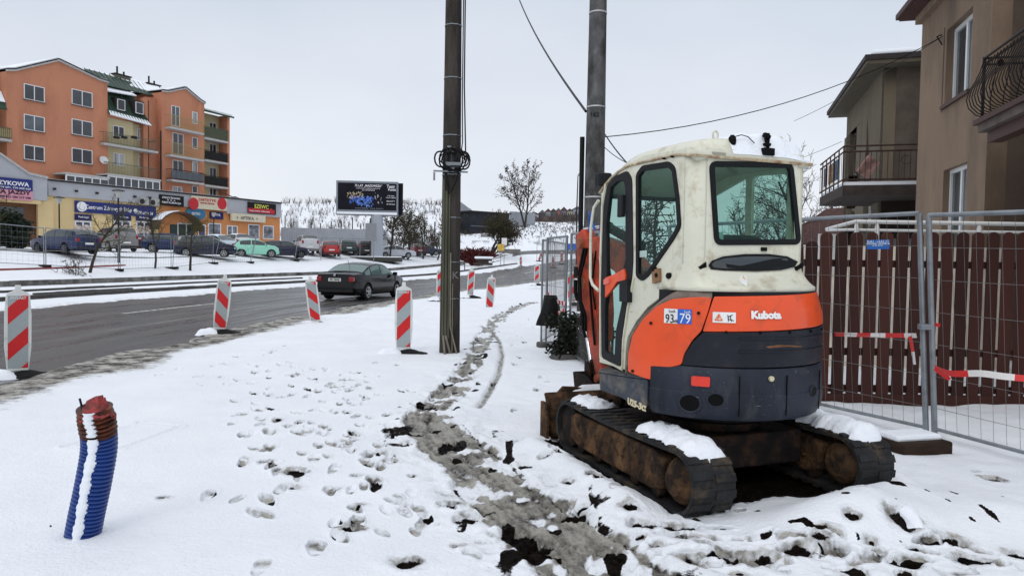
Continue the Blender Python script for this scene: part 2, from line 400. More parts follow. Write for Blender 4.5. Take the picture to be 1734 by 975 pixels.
    def lane(p0, p1, n, jit, step=.0):
        a = gnd(*p0); b = gnd(*p1); d = (b-a); ang = math.atan2(d.y, d.x)
        for i in range(n):
            u = (i+.5)/n; side = 1 if i % 2 else -1
            prints.append((a.x+d.x*u+rng.normal(0, jit), a.y+d.y*u+rng.normal(0, jit), ang+rng.normal(0, .3), rng.uniform(.6, .95), rng.uniform(.2, 1)))
    lane((640, 960), (560, 620), 22, .16); lane((520, 900), (430, 600), 20, .22); lane((700, 930), (600, 650), 20, .15); lane((420, 830), (560, 640), 18, .2)
    lane((470, 620), (720, 690), 18, .15); lane((730, 880), (560, 720), 12, .16); lane((330, 760), (640, 620), 14, .22); lane((260, 650), (520, 590), 12, .3); lane((860, 700), (900, 540), 14, .2)
    lane((1080, 780), (1010, 960), 12, .12); lane((930, 650), (1000, 800), 12, .15); lane((1150, 960), (1700, 950), 22, .08); lane((1120, 920), (1500, 965), 18, .09); lane((350, 950), (480, 700), 10, .2)
    lane((600, 940), (610, 700), 12, .2); lane((760, 950), (640, 760), 10, .14); lane((380, 640), (560, 760), 12, .2)
    for (qx, qy, a, s, dep) in prints:
        k = (np.abs(nx-qx) < .4) & (np.abs(ny-qy) < .4)
        if not k.any(): continue
        lx = (nx[k]-qx)*math.cos(a)+(ny[k]-qy)*math.sin(a); ly = -(nx[k]-qx)*math.sin(a)+(ny[k]-qy)*math.cos(a)
        wdt = .05*s*(1+.25*np.sin(lx/.13*1.3+.5)); q = np.sqrt((lx/(.14*s))**2+(ly/wdt)**2)+.5*fbm(nx[k], ny[k], 12, 2)
        f = 1-sst(q, .7, 1.05); rim = np.exp(-((q-1.15)/.18)**2)
        dz[k] += -.034*dep*f+.008*dep*rim+.006*f*(vnoise(lx*60, ly*8)-.5)
        m_[k] = np.maximum(m_[k], f*(.38+.40*dep)*sst(vnoise(nx[k]*16+qx, ny[k]*16), .2, .5))  # mud tint also paints the shadowy tone down in the prints
        if dep > .62: so_[k] = np.maximum(so_[k], f*sst(vnoise(nx[k]*15, ny[k]*15), .58, .72))
    for (px, py, rad) in HOLES:
        if rad <= 0: continue
        g = gnd(px, py); k = (np.abs(nx-g.x) < rad*3) & (np.abs(ny-g.y) < rad*3)
        if not k.any(): continue
        q = np.hypot((nx[k]-g.x)/1.25, (ny[k]-g.y)*1.0)/rad*1.15+1.3*fbm(nx[k]+px, ny[k], 11, 4)
        f = 1-sst(q, .5, .85); dz[k] -= .03*f*min(1, rad/.06); dz[k] += .012*np.exp(-((q-1.2)/.3)**2); so_[k] = np.maximum(so_[k], f*.9); m_[k] = np.maximum(m_[k], (1-sst(q, .8, 1.6))*.50)
    g_ = (CX+F*nx/np.maximum(ny, .5)); band = sst(g_, 1040, 1130)*(1-sst(ny, 3.7-.25*sst(g_, 1250, 1400), 4.2-.3*sst(g_, 1250, 1400)))
    cell = vnoise(nx*8.5+11, ny*10.5)*.7+vnoise(nx*19, ny*22)*.3
    h_ = band*sst(cell, .70, .80); so_ = np.maximum(so_, h_*sst(vnoise(nx*5+1, ny*6), .42, .52)); dz += band*(.045*(cell-.5)*-1); m_ = np.maximum(m_, band*sst(cell, .54, .68)*.50)
    # trampled bare soil and slush bank around the excavator
    ca, sa = math.cos(EA), math.sin(EA)
    lx = (nx-EXC.x)*ca+(ny-EXC.y)*sa; ly = -(nx-EXC.x)*sa+(ny-EXC.y)*ca
    nn = fbm(nx, ny, 3.5, 4)
    under = (1-sst(np.abs(lx)+nn*.25, .80, .90))*sst(ly+nn*.3, -.80, -.62)*(1-sst(ly+nn*.5, 1.15, 1.4))
    so_ = np.maximum(so_, under); dz -= .03*under
    mound = np.exp(-(((lx-.12)/.55)**2+((ly+1.25)/.30)**2))*.21 + np.exp(-(((lx-1.15)/.5)**2+((ly+1.35)/.35)**2))*.08
    bank = np.exp(-(((lx+1.02)/.14)**2))*sst(ly, -.9, -.5)*(1-sst(ly, 1.0, 1.4))*.085+np.exp(-(((lx-.66)/.32)**2+((ly+1.02)/.16)**2))*.09+np.exp(-(((lx-1.02)/.13)**2))*sst(ly, -1.0, -.7)*(1-sst(ly, .3, .8))*.11
    dz += mound+bank+.02*sst(lx, -1.4, -.9)*(vnoise(nx*6, ny*6)-.5)
    so_ = np.maximum(so_, (mound > .03)*sst(vnoise(nx*13, ny*12), .86, .93))
    rough = sst(lx, .9, 1.5)*(1-sst(ly, 1.0, 2.0)); dz += rough*.035*(vnoise(nx*2.6, ny*2.6)-.4)
    # drifted heap at the pipe, hatch outline left of it
    g = gnd(140, 915); dz += .025*np.exp(-(((nx-g.x)/.25)**2+((ny-g.y)/.2)**2))
    hq = [gnd(*p) for p in [(108, 766), (236, 722), (306, 728), (203, 768), (108, 766)]]
    for a, b in zip(hq[:-1], hq[1:]):
        dd = seg_d(nx, ny, np.array([a[:2], b[:2]])); dz -= .018*np.exp(-(dd/.018)**2); dz += .008*np.exp(-((dd-.04)/.02)**2)
    z[near] += dz*(1-inroad[near]); mud[near] = m_; soil[near] = so_; wetA = np.full(X.shape, .5); wetA[near] = wetn
    # slush ridges
    rut = fbm(X*3+Y*.2, Y*.5, 1.4, 4)
    z += slush*(RR < 70)*(.03*rut)-slush*.0
    # weathered, weed-poked snow on the far banks
    weeds = ((RR > 85)*sst(h, 3.0, 4.5)*sst(vnoise(X*.9, Y*.9)+.35*vnoise(X*3, Y*3), .55, .95))
    soil = np.maximum(soil, weeds*.55)
    z += far*0
    n, k = X.shape
    idx = np.arange(n*k).reshape(n, k)
    a, b, c, d = idx[:-1, :-1], idx[:-1, 1:], idx[1:, 1:], idx[1:, :-1]
    F_ = np.stack([a.ravel(), d.ravel(), c.ravel(), b.ravel()], 1)
    me = bpy.data.meshes.new('snow_ground'); me.vertices.add(n*k); me.vertices.foreach_set('co', np.stack([X, Y, z], -1).ravel().astype(np.float32))
    me.loops.add(F_.size); me.loops.foreach_set('vertex_index', F_.ravel().astype(np.int32))
    me.polygons.add(len(F_)); me.polygons.foreach_set('loop_start', np.arange(0, F_.size, 4, dtype=np.int32))
    me.polygons.foreach_set('use_smooth', np.ones(len(F_), bool)); me.update(); me.validate()
    for nm, ar in (('wet', wetA), ('mud', mud), ('soil', soil), ('slush', np.maximum(slush, slush2))):
        at_ = me.attributes.new(nm, 'FLOAT', 'POINT'); at_.data.foreach_set('value', ar.ravel().astype(np.float32))
    m = bpy.data.materials.new('snow_ground'); m.use_nodes = True; T = m.node_tree; L = T.links.new; B = T.nodes['Principled BSDF']
    tcn = N(T, 'ShaderNodeTexCoord')
    def noise(s, d=6, rgh=.6, vec=None):
        q = N(T, 'ShaderNodeTexNoise'); q.inputs['Scale'].default_value = s; q.inputs['Detail'].default_value = d; q.inputs['Roughness'].default_value = rgh
        L(vec or tcn.outputs['Object'], q.inputs['Vector']); return q.outputs['Fac']
    def attr(nm): q = N(T, 'ShaderNodeAttribute'); q.attribute_name = nm; return q.outputs['Fac']
    def math_(op, a, b):
        q = N(T, 'ShaderNodeMath', operation=op); q.use_clamp = False
        for i, v in enumerate((a, b)):
            if isinstance(v, (int, float)): q.inputs[i].default_value = v
            else: L(v, q.inputs[i])
        return q.outputs[0]
    def rmp(v, lo, hi): q = N(T, 'ShaderNodeMapRange'); q.inputs[1].default_value = lo; q.inputs[2].default_value = hi; L(v, q.inputs[0]); return q.outputs[0]
    def mixc(f, a, b):
        q = N(T, 'ShaderNodeMix', data_type='RGBA'); L(f, q.inputs['Factor'])
        for k_, v in (('A', a), ('B', b)):
            if isinstance(v, tuple): q.inputs[k_].default_value = (*v, 1)
            else: L(v, q.inputs[k_])
        return q.outputs['Result']
    snow = mixc(rmp(noise(1.2), .3, .7), (.80, .825, .865), (.86, .88, .905))
    mudc = mixc(rmp(math_('ADD', math_('MULTIPLY', attr('wet'), .75), math_('MULTIPLY', noise(32, 10, .82), .8)), .56, .90), (.032, .026, .020), (.46, .44, .39))
    soilc = mixc(rmp(noise(30, 6), .35, .65), (.0015, .0012, .001), (.014, .010, .008))
    sl = mixc(rmp(noise(4, 10, .72), .42, .60), (.055, .046, .036), (.58, .56, .51))
    jag = math_('SUBTRACT', noise(9, 8, .7), .5)
    fm = rmp(math_('ADD', attr('mud'), math_('MULTIPLY', jag, 1.1)), .38, .62)
    jag2 = math_('SUBTRACT', noise(26, 8, .72), .5)
    fs = rmp(math_('ADD', attr('soil'), math_('ADD', math_('MULTIPLY', jag, .9), math_('MULTIPLY', jag2, 1.1))), .44, .60)
    fl = rmp(math_('ADD', attr('slush'), math_('MULTIPLY', jag, 1.2)), .35, .7)
    c = mixc(fl, snow, sl); c = mixc(fm, c, mudc); c = mixc(fs, c, soilc)
    L(c, B.inputs['Base Color'])
    ro = N(T, 'ShaderNodeMix'); ro.data_type = 'FLOAT'; L(fm, ro.inputs[0]); ro.inputs[2].default_value = .6; ro.inputs[3].default_value = .33; L(ro.outputs[0], B.inputs['Roughness'])
    sp_ = N(T, 'ShaderNodeMapRange'); sp_.inputs[3].default_value = .18; sp_.inputs[4].default_value = .02; L(fs, sp_.inputs[0]); L(sp_.outputs[0], B.inputs['Specular IOR Level'])
    hgt = math_('ADD', math_('MULTIPLY', noise(45, 4), .35), math_('MULTIPLY', noise(11, 8, .65), math_('ADD', math_('MULTIPLY', math_('ADD', attr('mud'), attr('slush')), 2.2), .25)))
    bn = N(T, 'ShaderNodeBump'); bn.inputs['Strength'].default_value = .85; bn.inputs['Distance'].default_value = .04; L(hgt, bn.inputs['Height']); L(bn.outputs[0], B.inputs['Normal'])
    o = bpy.data.objects.new('snow_ground', me); C.objects.link(o); me.materials.append(m); o['kind'] = 'structure'
    return o
build_ground()
def hz(x, y):
    a, t, zr = base_h(np.array([float(x)]), np.array([float(y)])); return float(a[0])
def strip(P, t0, t1, dz, i0=0, i1=None, name='x', jit=0):
    mb = MB(); rows = []
    for i in range(i0, i1 or len(P)):
        d = P[min(i+1, len(P)-1)][:2]-P[max(i-1, 0)][:2]; d = d/np.hypot(*d); n = np.array([-d[1], d[0]])
        rows.append([(P[i][0]+n[0]*t, P[i][1]+n[1]*t, P[i][2]+dz) for t in np.linspace(t0, t1, 8)])
    return mb.grid(rows)
RPf = catmull(RC, 12)
# asphalt: wet, tyre-worn lanes running along the road
def road_mat():
    m = bpy.data.materials.new('wet_asphalt'); m.use_nodes = True; T = m.node_tree; L = T.links.new; B = T.nodes['Principled BSDF']
    uv = N(T, 'ShaderNodeUVMap'); mp_ = N(T, 'ShaderNodeMapping'); mp_.inputs['Scale'].default_value = (2.2, .16, 1); L(uv.outputs[0], mp_.inputs[0])
    n1 = N(T, 'ShaderNodeTexNoise'); n1.inputs['Scale'].default_value = 1.0; n1.inputs['Detail'].default_value = 8; n1.inputs['Roughness'].default_value = .65; L(mp_.outputs[0], n1.inputs['Vector'])
    tcn = N(T, 'ShaderNodeTexCoord'); n2 = N(T, 'ShaderNodeTexNoise'); n2.inputs['Scale'].default_value = 60; n2.inputs['Detail'].default_value = 5; L(tcn.outputs['Object'], n2.inputs['Vector'])
    n3 = N(T, 'ShaderNodeTexNoise'); n3.inputs['Scale'].default_value = .35; n3.inputs['Detail'].default_value = 4; L(tcn.outputs['Object'], n3.inputs['Vector'])
    cr_ = N(T, 'ShaderNodeValToRGB'); E = cr_.color_ramp.elements; E[0].position = .36; E[0].color = (.013, .012, .012, 1); E[1].position = .62; E[1].color = (.088, .080, .073, 1); q = E.new(.5); q.color = (.040, .037, .036, 1)
    q = E.new(.70); q.color = (.20, .19, .18, 1); L(n1.outputs['Fac'], cr_.inputs[0])
    tint = N(T, 'ShaderNodeMix', data_type='RGBA'); mr = N(T, 'ShaderNodeMapRange'); mr.inputs[1].default_value = .55; mr.inputs[2].default_value = .72; mr.inputs[4].default_value = .6; L(n3.outputs['Fac'], mr.inputs[0]); L(mr.outputs[0], tint.inputs['Factor'])
    L(cr_.outputs[0], tint.inputs['A']); tint.inputs['B'].default_value = (.075, .055, .05, 1); L(tint.outputs['Result'], B.inputs['Base Color'])
    rr = N(T, 'ShaderNodeMapRange'); rr.inputs[1].default_value = .38; rr.inputs[2].default_value = .62; rr.inputs[3].default_value = .16; rr.inputs[4].default_value = .58; L(n1.outputs['Fac'], rr.inputs[0]); L(rr.outputs[0], B.inputs['Roughness'])
    bn = N(T, 'ShaderNodeBump'); bn.inputs['Strength'].default_value = .35; bn.inputs['Distance'].default_value = .01; L(n2.outputs['Fac'], bn.inputs['Height']); L(bn.outputs[0], B.inputs['Normal'])
    return m
rm = strip(RPf, -5.0, 4.6, -.012)
ro = struct('road', rm, road_mat(), smooth=60)
me = ro.data; uvl = me.uv_layers.new(name='UVMap'); nrow = len(RPf)
L_ = np.concatenate([[0], np.cumsum(np.hypot(*(RPf[1:, :2]-RPf[:-1, :2]).T))])
for lp in me.loops:
    i, j = divmod(lp.vertex_index, 8); uvl.data[lp.index].uv = (-5+j*9.6/7, L_[i])
# worn centre dashes
white = M_('road_paint', (.72, .72, .68), .6, var=.2, scale=9, dirt=(.12, .11, .10), damt=.45, dscale=5)
i = 0
def rpt(s, t, dz=0):
    i = int(np.searchsorted(L_, s))-1; i = max(0, min(i, len(RPf)-2)); u = (s-L_[i])/(L_[i+1]-L_[i]); p = RPf[i]*(1-u)+RPf[i+1]*u; d = RPf[i+1][:2]-RPf[i][:2]; d = d/np.hypot(*d)
    return (p[0]-d[1]*t, p[1]+d[0]*t, p[2]+dz)
s0 = 36+9.0
for k in range(9):
    a = s0+k*12-2.0; rows = [[rpt(a+u, tt, -.006) for tt in (.28, .42)] for u in np.linspace(0, 4.6, 6)]
    struct('road_marking', MB().grid(rows), white)
# kerbs beyond the road (three lines of set kerbstones, part snowed over)
ck = M_('kerb_concrete', (.20, .19, .175), .75, var=.3, scale=2.5, bump=.4, dirt=(.035, .03, .028), damt=.5, dscale=1.2)
ckd = M_('kerb_dark', (.060, .056, .052), .6, var=.3, scale=2.5, bump=.4)
def kerb(t, w, h, s_from, s_to, mt, gap=()):
    s = s_from
    mb = MB()
    while s < s_to:
        e = min(s+1.0, s_to)
        a = [rpt(s, t), rpt(s, t+w), rpt(e-.012, t+w), rpt(e-.012, t)]
        zz = [hz(p[0], p[1]) for p in a]; j = random.uniform(-.008, .008)
        vs = [(p[0], p[1], z_-.15) for p, z_ in zip(a, zz)]+[(p[0], p[1], z_+h+j) for p, z_ in zip(a, zz)]
        mb.add(vs, [(3, 2, 1, 0), (4, 5, 6, 7), (0, 1, 5, 4), (1, 2, 6, 5), (2, 3, 7, 6), (3, 0, 4, 7)]); s = e
    return struct('kerb', mb, mt, bevel=.012)
kerb(5.9, .18, .17, 46, 126, ckd); kerb(8.7, .14, .12, 46, 80, ckd); kerb(11.2, .20, .26, 42, 136, ck)
kerb(7.4, .14, .10, 60, 65, ckd)
# climbing side road on the far hill
rows = []
for px, py, Y in ((868, 434, 101), (880, 431, 105), (900, 427, 109), (925, 421, 115), (945, 416.5, 120), (965, 412, 125), (990, 407, 131)):
    p = at(px, py, Y); q = at(px, py, Y+3.2); rows.append([(p.x, p.y, hz(p.x, p.y)+.12), ((p.x+q.x)/2, Y+1.6, hz((p.x+q.x)/2, Y+1.6)+.12), (q.x, q.y, hz(q.x, q.y)+.12)])
struct('side_road', MB().grid(rows), M_('side_asphalt', (.13, .13, .135), .6, var=.3, scale=1))
# red cycle-path edge between the kerbs and the fence
redp = M_('red_paving', (.26, .055, .05), .7, var=.3, scale=3)
pa, pb = gnd(-60, 466, .55), gnd(205, 458, .62)
mb = MB()
for k in range(14):
    u = k/14; v = (k+1)/14; a = pa.lerp(pb, u); b = pa.lerp(pb, v)
    za, zb = hz(a.x, a.y), hz(b.x, b.y)
    mb.add([(a.x, a.y, za-.05), (b.x, b.y, zb-.05), (b.x, b.y+.5, zb-.05), (a.x, a.y+.5, za-.05), (a.x, a.y, za+.13), (b.x, b.y, zb+.13), (b.x, b.y+.5, zb+.13), (a.x, a.y+.5, za+.13)], [(3, 2, 1, 0), (4, 5, 6, 7), (0, 1, 5, 4), (1, 2, 6, 5), (2, 3, 7, 6), (3, 0, 4, 7)])
struct('cycle_path', mb, redp)
# parking lane with slush behind the fence, left
wetp = M_('parking_asphalt', (.10, .10, .10), .45, var=.5, scale=1.3, dirt=(.55, .57, .6), damt=.42, dscale=.5)
mb = MB(); rows = []
for px, d in [(-80, 38.8), (60, 41), (180, 44), (250, 47), (330, 52), (400, 56)]:
    p = at(px, 430, d); q = at(px, 430, d+3.6); rows.append([(p.x, p.y, hz(p.x, p.y)+.06), (q.x, q.y, hz(q.x, q.y)+.06)])
struct('parking_lane', MB().grid(rows), wetp)
# ================================================================ mini excavator
EM = Matrix.Translation(EXC) @ Matrix.Rotation(EA, 4, 'Z')
orange = mat('orange_paint', (.80, .085, .018), .34, var=.07, scale=3, coat=.25, dirt=(.28, .07, .03), damt=.335, dscale=5, bump=.05, bscale=30, scr=(.35, .16, .10))
cream = mat('cream_paint', (.70, .69, .56), .38, var=.05, scale=3, coat=.15, dirt=(.36, .29, .18), damt=.36, dscale=6, scr=(.30, .22, .13), bump=.05)
grey_cw = mat('counterweight_paint', (.020, .025, .038), .5, var=.35, scale=5, streak=3, spec=.22, dirt=(.05, .053, .06), damt=.36, dscale=9, bump=.12, bscale=40, scr=(.22, .22, .22))
grey_sk = mat('skirt_paint', (.045, .055, .070), .5, var=.25, scale=6, dirt=(.17, .15, .13), damt=.42, dscale=7, bump=.1)
blackp = mat('black_plastic', (.018, .019, .022), .5, var=.2, scale=10, bump=.1)
cover = mat('engine_cover_paint', (.012, .014, .022), .4, var=.3, scale=6, spec=.25, scr=(.12, .09, .07), dirt=(.05, .03, .02), damt=.33, dscale=6, bump=.08)
rubber = mat('track_rubber', (.022, .022, .023), .62, var=.35, scale=9, bump=.5, bscale=40, dirt=(.10, .075, .05), damt=.37, dscale=6)
rust = mat('rusty_clay', (.125, .068, .034), .9, var=.5, scale=7, bump=1., bscale=22, spec=.1, dirt=(.022, .016, .013), damt=.52, dscale=6)
darkst = mat('grimy_steel', (.014, .011, .010), .75, var=.4, scale=8, bump=.5, dirt=(.07, .032, .016), damt=.38, dscale=8)
chrome = mat('cylinder_rod', (.75, .76, .78), .2, metal=1, var=.05)
greas = mat('greasy_black', (.004, .004, .004), .45, var=.3, spec=.08)
rubseal = mat('rubber_seal', (.010, .011, .012), .45, var=.1)
snowm = mat('fallen_snow', (.83, .86, .905), .65, var=.03, scale=5, bump=.5, bscale=35, spec=.3)
cabglass = glassmat('cab_glass', (.80, .92, .885), .10, (.03, .06, .055))
wht = M_('sticker_white', (.78, .79, .78), .5, var=.06); redr = M_('reflector_red', (.75, .05, .03), .3, var=.05); blu = M_('sticker_blue', (.03, .13, .55), .45, var=.08)
blk = M_('print_black', (.015, .015, .02), .5, var=0); yel = M_('sticker_yellow', (.75, .42, .03), .45, var=.1)
gold = M_('gold_print', (.62, .55, .36), .5, var=.1)
ex = thing('mini_excavator', 'orange and cream tracked mini excavator parked in the snow, seen from behind', 'excavator', EXC, EA)
R0 = .735
def cyl(px, py, R=R0):
    I = EM.inverted(); o = I @ CAM; d = I.to_3x3() @ ray(px, py)
    a = d.x**2+d.y**2; b = 2*(o.x*d.x+o.y*d.y); c_ = o.x**2+o.y**2-R*R; D = b*b-4*a*c_
    if D >= 0:
        k = (-b-math.sqrt(D))/(2*a); p = o+d*k
        if p.y <= 0: return (R*math.atan2(p.x, -p.y), p.z)
    p = o+d*((-R-o.x)/d.x); return (-R*PI/2-p.y, p.z)
def bend(me, R=R0, step=.04, flare=None):
    bm = bmesh.new(); bm.from_mesh(me)
    xs = [v.co.x for v in bm.verts]; a = min(xs); b = max(xs)
    k = math.ceil(a/step)
    while k*step < b:
        bmesh.ops.bisect_plane(bm, geom=bm.verts[:]+bm.edges[:]+bm.faces[:], plane_co=(k*step, 0, 0), plane_no=(1, 0, 0)); k += 1
    for v in bm.verts:
        s, z, n = v.co; r = R+n
        if flare: r += flare(s, z)
        if s < -R*PI/2: v.co = (-r, -(s+R*PI/2), z)
        else: q = s/R; v.co = (r*math.sin(q), -r*math.cos(q), z)
    bmesh.ops.recalc_face_normals(bm, faces=bm.faces)
    bm.to_mesh(me); bm.free(); return me
def cpanel(name, poly, th, m, R=R0, bev=.006, parent=None, smooth=35, **k):
    me = plate(poly, (), th, bev); return obj(name, bend(me, R, **k), m, parent or ex, smooth=smooth)
def put(me, origin, xd, yd):
    me.transform(face_matrix(origin, xd, yd)); return me
def HF(s, z):
    u = max(0, min(1, (z-1.17)/.26)); return -.06*u*u*min(1, max(0, (s+.55)/.35))
def mirror_x(p): return [(-a, b) for a, b in p]
# ---- lower body panels on the tail circle
t0 = [cyl(*p) for p in [(1066, 629), (1066, 600), (1073, 568), (1090, 541), (1112, 519), (1140, 506), (1172, 503), (1206, 502), (1199, 528), (1188, 560), (1172, 577), (1159, 600), (1155, 617), (1124, 624), (1111, 632), (1103, 643)]]
side_p = cpanel('side_cover', rnd(t0, .02), .03, orange, flare=HF)
hz1, hz0 = 1.425, 1.185
c1, c2 = cyl(1209, 502), cyl(1190, 561)
hood = cpanel('rear_hood', rnd([(c1[0], c1[1]), (1.12, hz1-.01), (1.12, hz0+.01), (c2[0], c2[1])], .012), .03, orange, flare=HF)
c3 = cyl(1158, 617)
cc = [cyl(*p) for p in [(1193, 562), (1175, 579), (1162, 601), (1157, 618)]]
eng = cpanel('engine_cover', rnd(cc+[(1.12, .925), (1.12, hz0)], .012), .045, cover, R=.725)
# horizontal creases on the engine cover
for zz in (1.10, 1.015):
    cpanel('cover_rib', [(-.32, zz), (1.1, zz), (1.1, zz+.012), (-.32, zz+.012)], .012, cover, R=.752, bev=.002)
# solid fill inside panels
mb = MB()
prof = [(.05, .60), (.70, .60), (.70, 1.40), (.05, 1.40)]
rows = []
pts = [(-.70, .0)]+[(.70*math.sin(a), -.70*math.cos(a)) for a in np.linspace(-PI/2, PI/2, 26)]+[(.70, 0)]
mb.prism([(x, y) for x, y in pts], .93, 1.15, 'z')
obj('engine_bay', MB().prism([(x, y) for x, y in pts if y < -.2], .6, 1.405, 'z'), blackp, ex)
# counterweight: heavy cast ring, rounded bottom
def cwprof(a, w=0):
    return [(.70, .90), (.742, .895), (.755, .875), (.757, .78), (.757, .74), (.762, .735), (.762, .66), (.752, .60), (.73, .565), (.66, .548), (.30, .545), (.30, .90)]
c4 = cyl(1101, 645, .757)
a0 = c4[0]/.757; rows = []
for a in np.linspace(a0, 1.45, 60):
    k = 1.0
    rows.append([(r*math.sin(a), -r*math.cos(a), z+.012*math.sin(max(0, min(1, (a-a0)*3))*PI/2)*(z > .85)) for r, z in cwprof(a)])
mb = MB(); L12 = len(rows[0]); vs = [p for r in rows for p in r]
mb.add(vs, [(i*L12+j, i*L12+(j+1) % L12, (i+1)*L12+(j+1) % L12, (i+1)*L12+j) for i in range(len(rows)-1) for j in range(L12)]+[tuple(range(L12)), tuple(range((len(rows)-1)*L12, len(rows)*L12))[::-1]])
cw = obj('counterweight', mb, grey_cw, ex, smooth=40)
# exhaust / access holes in the counterweight: flat black discs paint their inner shade
for (px, py, r, pr) in ((1168, 682, .058, 1), (1212, 677, .044, 1), (1377, 662, .035, 0)):
    s, z = cyl(px, py, .762); q = s/.762; nrm = Vector((math.sin(q), -math.cos(q), 0)); c_ = nrm*.760+Vector((0, 0, z))
    t = Vector((math.cos(q), math.sin(q), 0)); M = face_matrix(c_, t, (0, 0, 1))
    me = plate([(r*1.25*math.cos(w), r*math.sin(w)) for w in np.linspace(0, 2*PI, 29)[:-1]], (), .012, .003); me.transform(M); obj('port', me, greas, cw, smooth=30)
    me = plate([(r*1.4*math.cos(w), r*1.12*math.sin(w)) for w in np.linspace(0, 2*PI, 29)[:-1]], [[(r*1.1*math.cos(w), r*.9*math.sin(w)) for w in np.linspace(0, 2*PI, 29)[:-1]]], .018, .005); me.transform(M); obj('port_rim', me, grey_cw, cw, smooth=30)
s, z = cyl(1306, 641, .760); q = s/.76
M = face_matrix((.762*math.sin(q), -.762*math.cos(q), z), (math.cos(q), math.sin(q), 0), (0, 0, 1))
me = plate([(.018*math.cos(w), .018*math.sin(w)) for w in np.linspace(0, 2*PI, 17)[:-1]], (), .02, .004); me.transform(M); obj('lifting_eye', me, gold, cw, smooth=30)
for q in (-.42, .02, .55, 1.0):
    cpanel('weld_seam', [(q*.76-.003, .60), (q*.76+.003, .60), (q*.76+.003, .865), (q*.76-.003, .865)], .006, greas, R=.762, bev=0, parent=cw)
for q in np.linspace(-.55, 1.25, 7): cpanel('bolt', [(q*.74+.009*math.cos(w), 1.145+.009*math.sin(w)) for w in np.linspace(0, 2*PI, 9)[:-1]], .012, greas, R=.752, bev=.002, parent=eng)
cpanel('rust_smear', rnd([(-.12, 1.045), (.02, 1.052), (.13, 1.043), (.16, 1.050), (.05, 1.060), (-.06, 1.066), (-.15, 1.054)], .01), .002, M_('rust_smear', (.16, .07, .035), .8, var=.5, scale=20), R=.7495, bev=0, parent=eng)
def decal(name, px0, py0, px1, py1, m, R, parent, r=.004, th=.003):
    a, b = cyl(px0, py0, R), cyl(px1, py1, R)
    return cpanel(name, rnd([(a[0], a[1]), (b[0], a[1]), (b[0], b[1]), (a[0], b[1])], r), th, m, R=R, parent=parent, bev=0, smooth=0, flare=HF)
def ctext(name, txt, px, py, hpx, m, R, parent, sx=1., bold=0, rot=0, th=.003):
    a = cyl(px, py, R); b = cyl(px, py-hpx, R); me = textmesh(txt, (b[1]-a[1])*1.40, th, bold, sx=sx)
    if rot: me.transform(Matrix.Rotation(rot, 4, 'Z'))
    me.transform(Matrix.Translation((a[0], a[1], 0))); return obj(name, bend(me, R, .02, HF), m, parent)
decal('reflector', 1171, 636, 1202, 655, redr, .766, cw, .012, .008)
cpanel('reflector', rnd([(.93, .79), (1.0, .79), (1.0, .86), (.93, .86)], .012), .008, redr, R=.766, parent=cw, bev=0)
RD = R0+.019
decal('sticker', 1125, 522, 1147, 548, wht, RD, side_p); decal('sticker', 1148, 523, 1171, 549, blu, RD, side_p)
ctext('sticker_text', '93', 1134, 540, 15, blk, RD+.003, side_p, .8, .0); ctext('sticker_text', '79', 1160, 540, 17, wht, RD+.003, side_p, .85)
ctext('sticker_text', 'dB', 1144, 544, 5, blk, RD+.003, side_p)
ctext('sticker_text', 'LwA', 1138, 527, 4.5, blk, RD+.003, side_p, bold=.0); ctext('sticker_text', 'LpA', 1164, 528, 4.5, wht, RD+.003, side_p)
for p in ((1102, 547), (1183, 530), (1071, 628)):
    s, z = cyl(*p, RD); cpanel('bolt', [(s+.011*math.cos(w), z+.011*math.sin(w)) for w in np.linspace(0, 2*PI, 13)[:-1]], .012, darkst, R=RD, bev=.002, parent=side_p)
decal('warning_label', 1207, 528, 1246, 547, wht, RD, hood)
ctext('warning_mark', '\u25b3', 1217, 538, 11, M_('print_orange', (.7, .15, .02), .5), RD+.003, hood, bold=.0)
# little pictogram strokes
for (x0, y0, x1, y1) in ((1217, 534, 1217, 540), (1232, 533, 1233, 544), (1232, 537, 1240, 533), (1233, 540, 1242, 543), (1236, 534, 1238, 544), (1213, 542.5, 1222, 542.5), (1213, 542.5, 1217.5, 532.5), (1217.5, 532.5, 1222, 542.5)):
    a, b = cyl(x0, y0, RD), cyl(x1, y1, RD); dv = Vector((b[0]-a[0], b[1]-a[1])); nn = Vector((-dv.y, dv.x)).normalized()*.0022
    cpanel('pictogram', [(a[0]+nn.x, a[1]+nn.y), (a[0]-nn.x, a[1]-nn.y), (b[0]-nn.x, b[1]-nn.y), (b[0]+nn.x, b[1]+nn.y)], .003, blk if x0 > 1225 else M_('print_orange', (.7, .15, .02), .5), R=RD+.003, bev=0, parent=hood, flare=HF)
ctext('maker_lettering', 'Kubota', 1299, 534, 12.0, M_('letter_white', (.82, .82, .80), .5, var=.03), RD, hood, 1.10, .004)
# skirt under the cab, left
sk = [cyl(*p, .748) for p in [(1100, 647), (1096, 700)]]
skp = rnd([(-.748*PI/2-.42, .745), (sk[0][0]+.0, .80), (sk[0][0], .585), (-.748*PI/2+.02, .60), (-.748*PI/2-.30, .66)], .05)
skirt = cpanel('side_skirt', [(a, b) for a, b in skp], .03, grey_sk, R=.735)
ctext('model_lettering', 'U25-3\u03b1', 1077, 685, 10.5, gold, .752, skirt, 1.0, .003, rot=-.10)
obj('seam', bend(plate([(-.748*PI/2-.40, .735), (sk[0][0]-.01, .785), (sk[0][0]-.01, .790), (-.748*PI/2-.40, .740)], (), .006), .75), greas, skirt)
